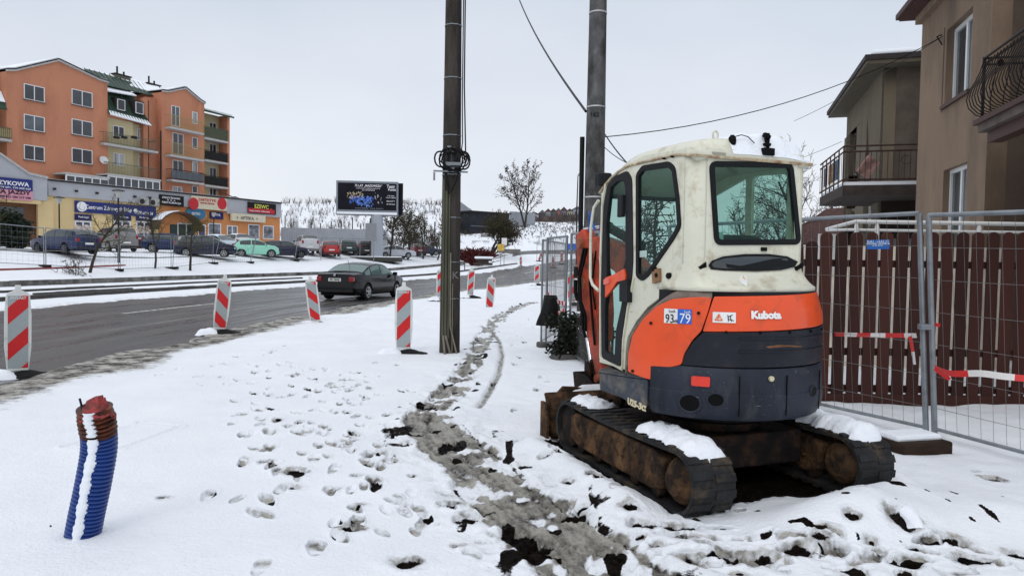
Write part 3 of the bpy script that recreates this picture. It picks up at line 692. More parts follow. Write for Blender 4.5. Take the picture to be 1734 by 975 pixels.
# front face of deck + deck plate
dk = [(-.735, -.1), (-.735, .40), (-.66, .55), (-.35, .66), (.35, .66), (.66, .55), (.735, .40), (.735, -.1)]
obj('deck', MB().prism(dk+[(.70*math.sin(a), -.70*math.cos(a)) for a in np.linspace(PI/2-.15, -PI/2+.15, 20)], .60, .745, 'z'), grey_sk, ex, bevel=.01)
# ---- cab: inset shell  x -.56..+.37, rear y -.50, front y .72
XL, XR, YB, YF, RCn = -.56, .37, -.50, .72, .09
def pl(px, py): p = onplane(px, py, (XL, 0, 0), (1, 0, 0), EM); return (p.y, p.z)
def pb_(px, py): p = onplane(px, py, (0, YB, 0), (0, 1, 0), EM); return (p.x, p.z)
ZR = 2.315
# left wall plate (u = y, v = z)
win = [pl(*p) for p in [(1082, 296), (1092, 282), (1137, 275), (1147, 284), (1154, 336), (1157, 384), (1146, 404), (1103, 466), (1092, 475), (1082, 468)]]
door = [pl(*p) for p in [(1033, 316), (1046, 301), (1066, 292), (1073, 304), (1075, 440), (1073, 470), (1064, 520), (1057, 560), (1055, 618), (1024, 604), (1023, 480), (1027, 350)]]
lower = [pl(*p) for p in [(1061, 630), (1062, 600), (1066, 570), (1080, 545), (1100, 520), (1120, 505), (1140, 496)]]
YC = YB+RCn
outer = [(pl(1018, 612)[0], .765)]+[(lower[0][0]-.0, .765)]+lower+[(YC, 1.43), (YC, ZR+.03), (.10, ZR+.05), (.36, ZR+.01), (.60, ZR-.10), (YF+.02, 2.14), (YF+.04, 1.6), (YF-.02, 1.2)]
shell = plate(outer, [rnd(win, .03), rnd(door, .03)], .035, .005)
# plate xy -> (y,z) at x=XL
def toleft(me, x=XL): me.transform(Matrix(((0, 0, 1, x), (1, 0, 0, 0), (0, 1, 0, 0), (0, 0, 0, 1)))); return me
cab = obj('cab_shell', toleft(shell), cream, ex, smooth=35)
def ringp(name, poly, w, m, fn, arg, th, parent, rr=.03):
    """black seal ring + glass pane filling a window polygon"""
    P_ = rnd(poly, rr); cx_ = sum(p[0] for p in P_)/len(P_); cy_ = sum(p[1] for p in P_)/len(P_)
    inn = inset(P_, w); ou = inset(P_, -.006)
    s = obj(name+'_seal', fn(plate(ou, [inn], th, .004), arg), m, parent, smooth=35)
    g = obj(name, fn(plate(inset(P_, w*.4), (), .006), arg), cabglass, parent)
    return s, g
def inset(P_, w):
    n = len(P_); out = []
    A = sum(P_[i][0]*P_[(i+1) % n][1]-P_[(i+1) % n][0]*P_[i][1] for i in range(n)); sg = 1 if A > 0 else -1
    for i in range(n):
        a, b = Vector(P_[i-1]), Vector(P_[(i+1) % n]); d = (b-a)
        if d.length < 1e-6: out.append(P_[i]); continue
        d.normalize(); out.append((P_[i][0]-d.y*w*sg, P_[i][1]+d.x*w*sg))
    return out
ringp('side_window', win, .035, rubseal, toleft, XL-.012, .03, cab)
# door: black frame, panes, handle, orange band
dr = obj('door', toleft(plate(inset(rnd(door, .03), -.012), [rnd([pl(*p) for p in [(1038, 318), (1049, 308), (1060, 306), (1063, 318), (1064, 440), (1060, 455), (1032, 478), (1031, 380)]], .02),
        rnd([pl(*p) for p in [(1032, 497), (1052, 475), (1062, 480), (1056, 520), (1047, 560), (1045, 603), (1029, 594), (1029, 520)]], .02)], .035, .005), XL-.008), blackp, ex, smooth=35)
obj('door_glass', toleft(plate(inset(rnd(door, .03), .03), (), .006), XL-.004), cabglass, dr)
def lp(name, pts, th, m, x, parent, r=.006, bev=.002): return obj(name, toleft(plate(rnd([pl(*p) for p in pts], r), (), th, bev), x), m, parent, smooth=35)
lp('door_band', [(1032, 470), (1044, 466), (1064, 455), (1066, 466), (1066, 474), (1052, 477), (1042, 492), (1032, 504)], .02, orange, XL-.03, dr)
lp('door_latch', [(1032, 473), (1041, 471), (1041, 480), (1032, 482)], .04, M_('latch_pink', (.75, .16, .12), .4), XL-.035, dr)
lp('door_handle', [(1060, 476), (1074, 474), (1074, 512), (1060, 510)], .05, blackp, XL-.035, dr)
lp('hinge', [(1112, 458), (1123, 454), (1126, 476), (1113, 480)], .03, M_('rust_stain', (.22, .12, .06), .8, var=.5), XL-.028, cab)
for p in ((1114, 456, 5), (1120, 466, 5), (1140, 467, 6), (1131, 269, 2), (1145, 266, 2)):
    a, b = pl(p[0], p[1]); r = p[2]*.0045
    obj('bolt', toleft(plate([(a+r*math.cos(w), b+r*.8*math.sin(w)) for w in np.linspace(0, 2*PI, 13)[:-1]], (), .03, .004), XL-.03), greas, cab)
lp('window_sticker', [(1084, 425), (1098, 424), (1098, 435), (1084, 436)], .004, wht, XL-.013, cab)
# door mirror block
obj('sliding_handle', MB().b2((XL-.05, pl(1068, 0)[0]-.02, 1.93), (XL-.015, pl(1068, 0)[0]+.055, 2.10)), blackp, dr, bevel=.008)
# rear wall plate at y=YB (u=x, v=z)
rw = [pb_(*p) for p in [(1199, 275), (1338, 277), (1352, 413), (1208, 414)]]
def torear(me, y=YB): me.transform(Matrix(((1, 0, 0, 0), (0, 0, -1, y), (0, 1, 0, 0), (0, 0, 0, 1)))); return me
rear = obj('rear_panel', torear(plate([(XL+RCn, 1.40), (XR-RCn, 1.40), (XR-RCn, ZR+.03), (XL+RCn, ZR+.03)], [rnd(rw, .05)], .03, .003)), cream, ex, smooth=35)
ringp('rear_window', rw, .032, rubseal, torear, YB-.012, .03, rear, .055)
# corner posts
for sx, xc in ((-1, XL+RCn), (1, XR-RCn)):
    rows = []
    for a in np.linspace(0, PI/2, 9):
        ca_, sa_ = math.sin(a), math.cos(a); R_ = RCn+.0155
        rows.append([(xc+sx*R_*ca_, YC-R_*sa_, z) for z in (1.2 if sx > 0 else 1.30, 1.6, 2.0, ZR+.03)])
    obj('corner_post', MB().grid(rows), cream, ex, smooth=60, solid=.03)
# right wall with window
shellr = plate([(YF, .8), (YC, .8), (YC, ZR+.03), (.10, ZR+.05), (.36, ZR+.01), (.60, ZR-.10), (YF+.02, 2.14)], [rnd([(YC+.08, 1.62), (YC+.08, 2.24), (.05, 2.26), (.05, 1.5)], .05), rnd([(.12, 1.3), (.12, 2.26), (.60, 2.12), (.64, 1.3)], .05)], .03, .004)
cr_ = obj('cab_shell', toleft(shellr, XR), cream, ex, smooth=35)
obj('side_window', toleft(plate([(YC+.06, 1.3), (YC+.06, 2.26), (.05, 2.28), (.62, 2.14), (.66, 1.3)], (), .006), XR), cabglass, cr_)
# flare: concave skin from the cab outline down onto the hood circle
def cabout(a):
    """cab outline point for a ray at angle a (0 = straight back, + right)"""
    dx, dy = math.sin(a), -math.cos(a)
    hx_, hy_ = (XR+.0155 if dx > 0 else -XL+.0155), -YB+.0155
    k = 1e9
    if abs(dx) > 1e-6: k = min(k, hx_/abs(dx))
    if dy < 0: k = min(k, hy_/abs(dy))
    px_, py_ = dx*k, dy*k
    # round the corner
    xc = (XR-RCn) if dx > 0 else (XL+RCn)
    if (px_-xc)*(1 if dx > 0 else -1) > 0 and py_ < YC:
        # intersect with corner circle
        b = dx*(-xc)+dy*(-YC); c_ = xc*xc+YC*YC-(RCn+.0155)**2; D = b*b-c_
        if D > 0: k = -b+math.sqrt(D); px_, py_ = dx*k, dy*k
    return px_, py_
aL = cyl(1205, 500)[0]/R0
rows = []
for a in np.linspace(aL-.75, 1.25, 60):
    cx_, cy_ = cabout(a); RQ = R0+.018+HF((a*R0), 1.43); ox, oy = RQ*math.sin(a), -RQ*math.cos(a)
    row = []
    fade = min(1, max(0, (a-(aL-.75))/.75)); fade = fade*fade*(3-2*fade)
    for u in np.linspace(0, 1, 12):
        w = u**2.2; zt = 1.62-.0*fade
        row.append((cx_+(ox-cx_)*w*fade, cy_+(oy-cy_)*w*fade, zt+(1.432-zt)*u))
    row.append((cx_+(ox-cx_)*fade, cy_+(oy-cy_)*fade, 1.405)); rows.append(row)
flare = obj('rear_flare', MB().grid(rows), cream, ex, smooth=60, solid=.012)
# dirt-covered ledge where the side cover stands out from the cab
led = [cyl(*p) for p in [(1063, 631), (1064, 600), (1071, 566), (1088, 539), (1110, 517), (1140, 503), (1172, 500), (1206, 500)]]
rows = []
for (s, z) in catmull(np.array([(a, b, 0) for a, b in led]), 5)[:, :2]:
    if s < -R0*PI/2: o_ = Vector((-R0-.01, -(s+R0*PI/2), z))
    else: q = s/R0; o_ = Vector(((R0+.01)*math.sin(q), -(R0+.01)*math.cos(q), z))
    a = math.atan2(o_.x, -o_.y)
    if o_.y > YC: i_ = Vector((XL-.01, o_.y+.02, z+.05))
    else: c_ = cabout(a); i_ = Vector((c_[0], c_[1], z+.05))
    rows.append([tuple(o_-Vector((0, 0, .02))), tuple(o_), tuple(o_.lerp(i_, .5)+Vector((0, 0, .012))), tuple(i_)])
obj('fender_ledge', MB().grid(rows), mat('ledge_dirt', (.20, .16, .135), .85, var=.3, scale=8, bump=.5), ex, smooth=50, solid=.01)
# oval lamp window in the flare
def fl_pt(px, py, off=0):
    # intersect with the flare skin approx at its z
    s, z = cyl(px, py, R0); best = None
    for R in np.linspace(.5, .75, 80):
        s, z = cyl(px, py, R); a = s/R; c_ = cabout(a); rc = math.hypot(*c_); w = max(0, min(1, (1.62-z)/(1.62-1.432)))**2.2; rr = rc+(R0+.018-.06-rc)*w
        if best is None or abs(rr-R) < best[0]: best = (abs(rr-R), a, R, z)
    _, a, R, z = best; return ((R+off)*math.sin(a), -(R+off)*math.cos(a), z)
def flare_patch(name, pts, m, off, th, parent):
    n = len(pts); P3 = [Vector(fl_pt(*p, off)) for p in pts]; P2_ = [Vector(fl_pt(*p, off-th)) for p in pts]
    mb = MB(); mb.add(P3+P2_, [tuple(range(n)), tuple(range(n, 2*n))[::-1]]+[(i, (i+1) % n, n+(i+1) % n, n+i) for i in range(n)]); return obj(name, mb, m, parent)
ov = [(1200, 449), (1206, 441), (1225, 434), (1262, 430), (1300, 430), (1330, 434), (1348, 443), (1342, 452), (1320, 457), (1280, 459), (1225, 458), (1204, 456)]
oc = (1274, 445)
flare_patch('oval_window', ov, rubseal, .014, .02, flare)
glas = mat('dark_pane', (.02, .028, .035), .07, var=.0, spec=.8)
flare_patch('oval_pane', [(oc[0]+(x-oc[0])*.93, oc[1]+(y-oc[1])*.72) for x, y in ov], glas, .017, .004, flare)
flare_patch('latch', [(1183, 452), (1196, 443), (1197, 452), (1186, 456)], greas, .012, .02, flare)
flare_patch('latch', [(1345, 452), (1358, 443), (1357, 452), (1347, 458)], greas, .012, .02, flare)
flare_patch('warning_label', [(1253, 466), (1265, 466), (1265, 486), (1251, 486)], wht, .004, .003, flare)
flare_patch('warning_mark', [(1258.5, 467), (1264, 477), (1252.5, 477)], yel, .007, .003, flare)
flare_patch('warning_mark', [(1252, 479), (1264, 479), (1264, 485), (1251.5, 485)], yel, .007, .003, flare)
p = pb_(1290, 422); obj('latch', torear(plate([(p[0]-.022, p[1]-.013), (p[0]+.022, p[1]-.013), (p[0]+.022, p[1]+.013), (p[0]-.022, p[1]+.013)], (), .02, .003), YB-.02), greas, rear)
# roof: domed cap overhanging slightly, drooping forward
rows = []
def roofz(y): return ZR+.035+.085*math.cos(max(-1, min(1, (y-.0)/.62))*.9)-.0-(max(0, y-.25)**2)*.55
NX = 13
ring = []
for y in np.linspace(YB-.035, YF+.06, 22):
    v = (y-(YB-.035))/(YF+.095-YB); edge = min(1, (y-(YB-.035))/.09, (YF+.06-y)/.10); edge = math.sqrt(max(0, 1-(1-max(0, edge))**2))
    row = []
    for i in range(NX):
        u = -1+2*i/(NX-1); x = (XL+XR)/2+u*((XR-XL)/2+.014); q = (1-abs(u)**5)
        zb = ZR-.015+.02-(max(0, y-.25)**2)*.62-(max(0, -.2-y)**2)*.3
        row.append((x, y, zb+(roofz(y)-zb+.01)*edge*q**.6))
    rows.append(row)
roofm = MB().grid(rows)
obj('roof', roofm, cream, ex, smooth=60, solid=.05)
def gut(sgn):
    x = XL-.020 if sgn < 0 else XR+.014
    return [(x, y, ZR+.0-(max(0, y-.25)**2)*.62-(max(0, -.2-y)**2)*.3) for y in np.linspace(YB-.03, YF+.05, 14)]
g_ = gut(-1); g2 = gut(1)
obj('roof_gutter', MB().tube([(XL-.01, YB-.035, g_[0][2])]+g_, .011, 6).tube(g2+[], .011, 6).tube([g_[0], g2[0]], .011, 6), mat('gutter_rust', (.50, .44, .30), .6, var=.3, scale=12, dirt=(.25, .12, .05), damt=.45, dscale=14), ex, smooth=60)
# vertical seam at the rear-left corner
obj('panel_seam', MB().tube([(XL+.02, YB+.035, 1.5), (XL+.012, YB+.032, 2.33)], .004, 5), M_('seam_dirt', (.35, .30, .2), .7), ex)
# snow blanket on the rear of the roof
rows = []
for y in np.linspace(YB-.028, .12, 16):
    row = []
    for i in range(17):
        u = -.38+1.33*i/16; x = (XL+XR)/2+u*((XR-XL)/2+.016)
        e_ = min(1, i/4)*min(1, (16-i)/2.5)**.6*min(1, (y-YB+.028)/.06+.02)*min(1, (.12-y)/.25)
        zb = ZR-.02-(max(0, -.2-y)**2)*.3; q = (1-min(1, abs(u))**5); ed = math.sqrt(max(0, 1-(1-min(1, (y-(YB-.035))/.09 if y > YB-.035 else 0))**2))
        zz = zb+(roofz(y)-zb+.01)*ed*q**.6
        row.append((x, y, zz-.012+.054*e_**.7*(1+.3*math.sin(i*1.7+y*9))))
    rows.append(row)
obj('snow_layer', MB().grid(rows), snowm, ex, smooth=80)
# eye bolts, work lamp, small camera on the roof
def roofpt(px, Y=None, y=YB+.03): 
    p = onplane(px, 250, (0, y, 0), (0, 1, 0), EM); return p.x
for px in (1214, 1324):
    x = roofpt(px); z = ZR+.09
    mb = MB().tube([(x+.020*math.sin(a), YB+.05, z+.035+.028*math.cos(a)) for a in np.linspace(0, 2*PI, 17)[:-1]], .007, 6, closed=True).tube([(x, YB+.05, z-.05), (x, YB+.05, z+.01)], .008, 6)
    obj('lifting_eye', mb, cream, ex, smooth=60)
x = roofpt(1291); mb = MB().box((x, YB-.02, ZR+.03), (.09, .05, .05)).box((x+.01, YB+.0, ZR+.11), (.03, .03, .10)).box((x-.01, YB-.02, ZR+.135), (.055, .03, .03), Matrix.Rotation(.4, 3, 'Y')).box((x+.0, YB-.01, ZR+.08), (.05, .04, .02))
wl = obj('lamp_bracket', mb, greas, ex, bevel=.005)
x2 = roofpt(1238); obj('beacon_socket', MB().lathe([(.022, 0), (.026, .02), (.026, .05), (.012, .07)], (x2, YB+.02, ZR+.06), n=12), greas, ex, smooth=40)
obj('lamp_cable', MB().tube([(x2, YB+.0, ZR+.115), (x2+.05, YB-.01, ZR+.13), (x2+.1, YB-.015, ZR+.12), (x2+.15, YB-.02, ZR+.08)], .0035, 5), greas, ex)
x3 = roofpt(1205); obj('trim_plate', MB().b2((x3-.035, YB-.032, ZR-.035), (x3+.07, YB-.018, ZR+.0)), M_('trim_grey', (.33, .31, .25), .6), ex, bevel=.003)
# front windscreen frame, front work lamp, grab rail
mb = MB()
for x in (XL+.02, XR-.02): mb.tube([(x, YF-.02, .78), (x, YF-.0, 1.2), (x, YF+.04, 1.65), (x, YF+.02, 2.12)], .025, 6)
for z, y in ((.80, YF-.02), (1.45, YF+.02), (2.12, YF+.02)): mb.tube([(XL, y, z), (XR, y, z)], .02, 6)
obj('windscreen_frame', mb, blackp, ex, smooth=50)
obj('windscreen', MB().grid([[(XL+.02, y, z), (XR-.02, y, z)] for y, z in ((YF-.02, .80), (YF, 1.2), (YF+.04, 1.65), (YF+.02, 2.12))]), cabglass, ex)
obj('work_lamp', MB().b2((XL-.05, YF+.0, 2.20), (XL+.07, YF+.09, 2.31)), blackp, ex, bevel=.015)
gr = [pl(*p) for p in [(1020, 340), (1012, 352), (1007, 385), (1006, 470), (1010, 482), (1020, 492)]]
obj('grab_rail', MB().tube([(XL-.035, a, b) for a, b in gr], .013, 8), cream, ex, smooth=60)
obj('door_edge_trim', MB().tube([(XL-.024, *pl(*p)) for p in [(1030, 312), (1024, 350), (1021, 480), (1021, 605), (1058, 626), (1060, 575), (1068, 520), (1078, 470)]], .009, 6), cream, cab, smooth=60)
# interior: floor, seat, levers, console
obj('cab_floor', MB().b2((XL+.01, -.15, .745), (XR-.01, YF-.02, .785)), blackp, ex)
obj('seat_base', MB().b2((-.35, -.44, .785), (.2, .05, 1.12)), blackp, ex, bevel=.03)
seatm = mat('seat_vinyl', (.045, .048, .052), .6, var=.2)
mb = MB().box((-.08, -.09, 1.19), (.46, .44, .12)); st = obj('seat', mb, seatm, ex, bevel=.04, bseg=3)
obj('backrest', MB().box((-.08, -.33, 1.50), (.44, .12, .58), Matrix.Rotation(-.1, 3, 'X')), seatm, ex, bevel=.05, bseg=3)
for x in (-.42, .24):
    obj('control_console', MB().b2((x-.05, -.1, 1.1), (x+.07, .30, 1.32)), blackp, ex, bevel=.03)
    obj('control_lever', MB().tube([(x, .24, 1.3), (x, .27, 1.42), (x, .26, 1.48)], [.01, .012, .024], 8), greas, ex, smooth=60)
mb = MB().b2((.10, .50, .8), (.30, .62, 1.25)); obj('instrument_console', mb, blackp, ex, bevel=.02)
obj('travel_lever', MB().tube([(-.12, .55, .8), (-.12, .50, 1.2)], .012, 6).tube([(-.02, .55, .8), (-.02, .50, 1.2)], .012, 6), greas, ex)
obj('hi_vis_cloth', MB().grid([[(-.36+.02*math.sin(j), -.40, 1.78-.0*i) if False else (-.40+.035*j, -.42-.01*((i+j) % 2), 1.80-.04*i-.01*j*(i % 2)) for j in range(5)] for i in range(5)]), M_('cloth_mint', (.45, .62, .55), .8, var=.2), ex, smooth=60, solid=.01)
# ---- undercarriage
car = MB().b2((-.48, -.42, .16), (.48, .62, .40)).lathe([(.36, .38), (.36, .56), (.30, .60)], (0, .02, 0), n=32)
obj('carriage_frame', car, darkst, ex, bevel=.02)
obj('slew_ring', MB().lathe([(.42, .47), (.46, .49), (.46, .56), (.42, .58)], (0, 0, 0), n=40), greas, ex, smooth=40)
obj('deck_underside', MB().lathe([(.3, .56), (.66, .56), (.69, .62), (.3, .62)], (0, 0, 0), n=40), blackp, ex, smooth=40)
def track(x0, x1, zoff):
    Yr, Yf, r = -.71, .86, .208
    t = bpy.data.objects.new('crawler', None)
    cz = r+zoff
    # loop path
    P = []
    for y in np.linspace(Yr, Yf, 24): P.append((y, cz-r, 0, -1))
    for a in np.linspace(-PI/2, PI/2, 14)[1:-1]: P.append((Yf+r*.97*math.cos(a), cz+r*math.sin(a), math.cos(a), math.sin(a)))
    for i, y in enumerate(np.linspace(Yf, Yr, 24)): P.append((y, cz+r-.018*math.sin(PI*i/23)+.035*(1-i/23)*0, 0, 1))
    for a in np.linspace(PI/2, 3*PI/2, 14)[1:-1]: P.append((Yr+r*1.0*math.cos(a), cz+r*math.sin(a), math.cos(a), math.sin(a)))
    n = len(P); mb = MB(); th = .030
    vs = []
    for (y, z, ny_, nz_) in P:
        for xx, o in ((x0+.01, 0), (x0, -.008), (x0, -th), (x1, -th), (x1, -.008), (x1-.01, 0)): vs.append((xx, y+ny_*o, z+nz_*o))
    mb.add(vs, [(i*6+j, i*6+(j+1) % 6, ((i+1) % n)*6+(j+1) % 6, ((i+1) % n)*6+j) for i in range(n) for j in range(6)])
    belt = obj('rubber_belt', mb, rubber, ex, smooth=40)
    # tread lugs
    Ls = [0]
    for i in range(n): Ls.append(Ls[-1]+math.hypot(P[(i+1) % n][0]-P[i][0], P[(i+1) % n][1]-P[i][1]))
    m_l = MB(); pitch = Ls[-1]/44
    for k in range(44):
        s = k*pitch; i = max(0, min(n-1, int(np.searchsorted(Ls, s, 'right'))-1)); u = (s-Ls[i])/(Ls[i+1]-Ls[i]+1e-9); a, b = P[i], P[(i+1) % n]
        y, z = a[0]+(b[0]-a[0])*u, a[1]+(b[1]-a[1])*u; ny_, nz_ = a[2]+(b[2]-a[2])*u, a[3]+(b[3]-a[3])*u; l = math.hypot(ny_, nz_); ny_ /= l; nz_ /= l
        ang = math.atan2(nz_, ny_)
        R_ = Matrix.Rotation(ang, 3, 'X')
        xm = (x0+x1)/2
        for (xa, xb, sh) in ((x0+.002, xm-.005, -.012), (xm+.005, x1-.002, .012)):
            m_l.box(((xa+xb)/2, y+ny_*.002-nz_*sh, z+nz_*.002+ny_*sh), (xb-xa, .014, .052), R_)
    obj('tread_lug', m_l, rubber, belt, bevel=.003, bseg=1)
    # frame, rollers, idler, sprocket
    xi, xo = (x0+.035, x1-.035)
    fr = MB(); zz = cz
    poly = [(Yr+.17, zz-.10), (Yr+.15, zz+.10), (Yr+.3, zz+.135), (Yf-.14, zz+.135), (Yf-.05, zz+.10), (Yf-.05, zz-.08), (Yf-.2, zz-.125), (Yr+.3, zz-.13)]
    fr.prism(poly, xi-.022, xo+.022, 'x'); tf = obj('track_frame', fr, rust, ex, bevel=.02)
    sub_ = MB()
    for y in np.linspace(Yr+.25, Yf-.22, 5): sub_.lathe([(.03, xi-.012), (.058, xi-.006), (.062, xi+.03), (.045, xi+.04), (.045, xo-.04), (.062, xo-.03), (.058, xo+.006), (.03, xo+.012)], (0, y, zz-r+.095), 'x', 16)
    obj('roller', sub_, darkst, tf, smooth=40)
    obj('idler_wheel', MB().lathe([(.03, xi-.01), (.10, xi-.012), (.165, xi+.005), (.172, xi+.03), (.172, xo-.03), (.165, xo-.005), (.10, xo+.012), (.03, xo+.01)], (0, Yf+.005, zz), 'x', 28), darkst, ex, smooth=40)
    sp = MB().lathe([(.05, xi-.045), (.085, xi-.04), (.10, xi-.015), (.13, xi), (.15, xi+.03), (.15, xo-.03), (.13, xo), (.10, xo+.015), (.085, xo+.04), (.05, xo+.045)], (0, Yr+.01, zz), 'x', 28)
    for k in range(13):
        a = 2*PI*k/13; sp.box((( xi+xo)/2, Yr+.01+.155*math.cos(a), zz+.155*math.sin(a)), (.05, .03, .03), Matrix.Rotation(a, 3, 'X'))
    obj('sprocket', sp, rust, ex, smooth=40)
    return cz, r, Yr, Yf
cz, r_, Yr, Yf = track(-.80, -.49, .015); track(.51, .82, .015)
# clay clumps on the frame side
for (x, sgn) in ((-.785, -1), (.515, -1)):
    for k in range(22):
        y = random.uniform(-.45, .75); z = cz+random.uniform(-.09, .10); s = random.uniform(.02, .045); mb = MB()
        me_ = [(x+sgn*random.uniform(-.01, .012)+random.uniform(-s, s)*.4, y+random.uniform(-s, s), z+random.uniform(-s, s)) for _ in range(8)]
        bm = bmesh.new(); [bm.verts.new(v) for v in me_]; bmesh.ops.convex_hull(bm, input=bm.verts[:]); bm.verts.index_update()
        vv = [v for v in bm.verts]; ix = {v: i for i, v in enumerate(vv)}; mb.add([v.co[:] for v in vv], [tuple(ix[v] for v in f.verts) for f in bm.faces]); bm.free()
        obj('clay_clump', mb, rust, ex, smooth=80, sub=1)
# snow lying on the tracks
def snowcap(x0, x1, ya, yb_, seed, hgt=.05, wrap=.0):
    rows = []; rg = random.Random(seed); ny_ = 30
    for i in range(ny_+1):
        v = i/ny_; y = ya+(yb_-ya)*v; w0 = x0+.018*math.sin(i*.9+seed)+.012*math.sin(i*2.3); w1 = x1+.018*math.sin(i*.7+seed*2)
        row = []
        zt = cz+r_+.022 if y > Yr else cz+math.sqrt(max(0, r_*r_-(y-Yr)**2))+.022
        sd_ = min(1, v/.07)*min(1, (1-v)/.12)
        for j in range(13):
            u = j/12; e_ = math.sin(PI*u)**.45*(sd_**.5); x = w0+(w1-w0)*(.5+(u-.5)*(.55+.45*sd_**.5))
            jt = float(vnoise(np.array(i*.45+seed*7), np.array(j*.5+seed)))+.5*float(vnoise(np.array(i*1.3+seed), np.array(j*1.2))); row.append((x+.014*(jt-.7), y+.01*(jt-.7), zt-.022+(hgt*.78+.030*(jt-.7))*e_))
        rows.append(row)
    return rows
for a_ in ((-.775, -.50, Yr-.145, -.12, 1, .075), (-.75, -.52, .50, .93, 2, .05), (.53, .84, Yr-.13, -.10, 5, .10)): obj('snow_layer', MB().grid(snowcap(*a_)), snowm, ex, smooth=80)
# blade
rows = []
for z, y in ((-.02, 1.36), (.05, 1.325), (.14, 1.315), (.24, 1.33), (.33, 1.36), (.37, 1.39)):
    rows.append([(x, y, z+.02) for x in np.linspace(-.77, .77, 9)])
bl = obj('dozer_blade', MB().grid(rows), rust, ex, smooth=50, solid=.03)
for x in (-.80, .77): obj('blade_end_plate', MB().b2((x, 1.26, -.02), (x+.03, 1.40, .33)), rust, bl, bevel=.004)
obj('blade_rib', MB().prism([(-.66, .37), (-.58, .45), (.0, .40), (.60, .45), (.66, .37), (.66, .28), (-.66, .28)], 1.37, 1.42, 'y'), rust, bl, bevel=.006)
for x in (-.33, .24): obj('blade_arm', MB().b2((x, .55, .16), (x+.09, 1.34, .27)), darkst, bl, bevel=.01)
obj('snow_layer', MB().grid([[(x, 1.36+.06*v, .405+.05*math.sin(PI*v)*min(1, (x+.5)/.1)*min(1, (.55-x)/.1)) for v in (0, .25, .5, .75, 1)] for x in np.linspace(-.5, .55, 20)]), snowm, bl, smooth=80)
# swing post, boom, arm, bucket
sw = obj('swing_bracket', MB().b2((-.13, .64, .50), (.13, .82, .62)).b2((-.14, .70, .58), (-.10, .98, .92)).b2((.10, .70, .58), (.14, .98, .92)).lathe([(.07, .42), (.07, .95)], (0, .76, 0), n=16), darkst, ex, bevel=.01)
def sweepbox(path, hs, w, mbx=None):
    mbx = mbx or MB(); rows = []; n = len(path)
    for i, (y, z) in enumerate(path):
        a = path[max(0, i-1)]; b = path[min(n-1, i+1)]; d = Vector((b[0]-a[0], b[1]-a[1])).normalized(); nn = (-d.y, d.x); h = hs[i]/2
        rows.append([(-w, y+nn[0]*h, z+nn[1]*h), (w, y+nn[0]*h, z+nn[1]*h), (w, y-nn[0]*h, z-nn[1]*h), (-w, y-nn[0]*h, z-nn[1]*h)])
    o = len(mbx.v); mbx.v += [p for r in rows for p in r]
    mbx.f += [(o+i*4+j, o+i*4+(j+1) % 4, o+(i+1)*4+(j+1) % 4, o+(i+1)*4+j) for i in range(n-1) for j in range(4)]+[(o, o+1, o+2, o+3), (o+n*4-1, o+n*4-2, o+n*4-3, o+n*4-4)]
    return mbx
_n0 = len(bpy.data.meshes)
_before = set(bpy.data.objects)
boomo = mat('boom_orange', (.50, .055, .018), .5, var=.25, scale=5, bump=.15, dirt=(.10, .030, .016), damt=.45, dscale=6, scr=(.22, .12, .08))
boom = obj('boom', sweepbox([(.90, .82), (1.02, 1.2), (1.22, 1.52), (1.55, 1.74), (1.95, 1.84), (2.32, 1.86)], [.20, .28, .32, .27, .22, .16], .075), boomo, ex, bevel=.01)
arm = obj('arm', sweepbox([(2.42, 2.02), (2.36, 1.88), (2.28, 1.62), (2.16, 1.25), (2.02, .86), (1.92, .58)], [.14, .26, .34, .26, .19, .12], .065), boomo, ex, bevel=.01)
obj('inner_boom_plate', sweepbox([(2.12, 1.80), (2.02, 1.5), (1.96, 1.2), (1.92, .95)], [.22, .26, .22, .10], .05), boomo, arm, bevel=.01)
rusto = mat('rust_orange', (.30, .09, .04), .7, var=.3)
obj('pivot_pin', MB().lathe([(.05, -.11), (.055, -.10), (.055, .10), (.05, .11)], (0, 2.34, 1.90), 'x', 16), rusto, arm, smooth=40)
obj('pivot_pin', MB().lathe([(.04, -.10), (.04, .10)], (0, 1.93, .58), 'x', 14), rusto, arm, smooth=40)
obj('arm_lug', MB().prism([(2.24, 1.50), (2.36, 1.62), (2.44, 1.56), (2.30, 1.40)], -.075, .075, 'x'), rusto, arm, bevel=.01)
ac = obj('arm_cylinder', MB().tube([(0, 1.30, 1.86), (0, 1.95, 2.06)], .045, 12).tube([(0, 2.0, 2.07), (0, 1.9, 2.045)], .055, 12), greas, ex, smooth=50)
obj('cylinder_rod', MB().tube([(0, 1.95, 2.06), (0, 2.42, 2.04)], .022, 10), chrome, ac, smooth=50)
bc = obj('bucket_cylinder', MB().tube([(-.02, 2.46, 1.62), (-.02, 2.34, 1.12)], .042, 12).tube([(-.02, 2.35, 1.17), (-.02, 2.32, 1.06)], .052, 12), greas, ex, smooth=50)
obj('cylinder_rod', MB().tube([(-.02, 2.33, 1.08), (-.02, 2.16, .66)], .022, 10), chrome, bc, smooth=50)
obj('bucket_link', sweepbox([(2.18, .70), (2.06, .62), (1.93, .60)], [.10, .07, .08], .05).b2((-.09, 2.08, .52), (-.06, 2.20, .72)).b2((.06, 2.08, .52), (.09, 2.20, .72)), darkst, arm, bevel=.008)
bk = []
prf = [(2.16, .62), (2.10, .40), (1.96, .24), (1.76, .18), (1.58, .26), (1.50, .40)]
mb = MB().grid([[(x, y, z) for x in (-.22, -.1, 0, .1, .22)] for y, z in prf])
bkt = obj('bucket', mb, darkst, ex, solid=.02, smooth=30)
pp = prf+[(1.62, .52), (1.88, .62)]
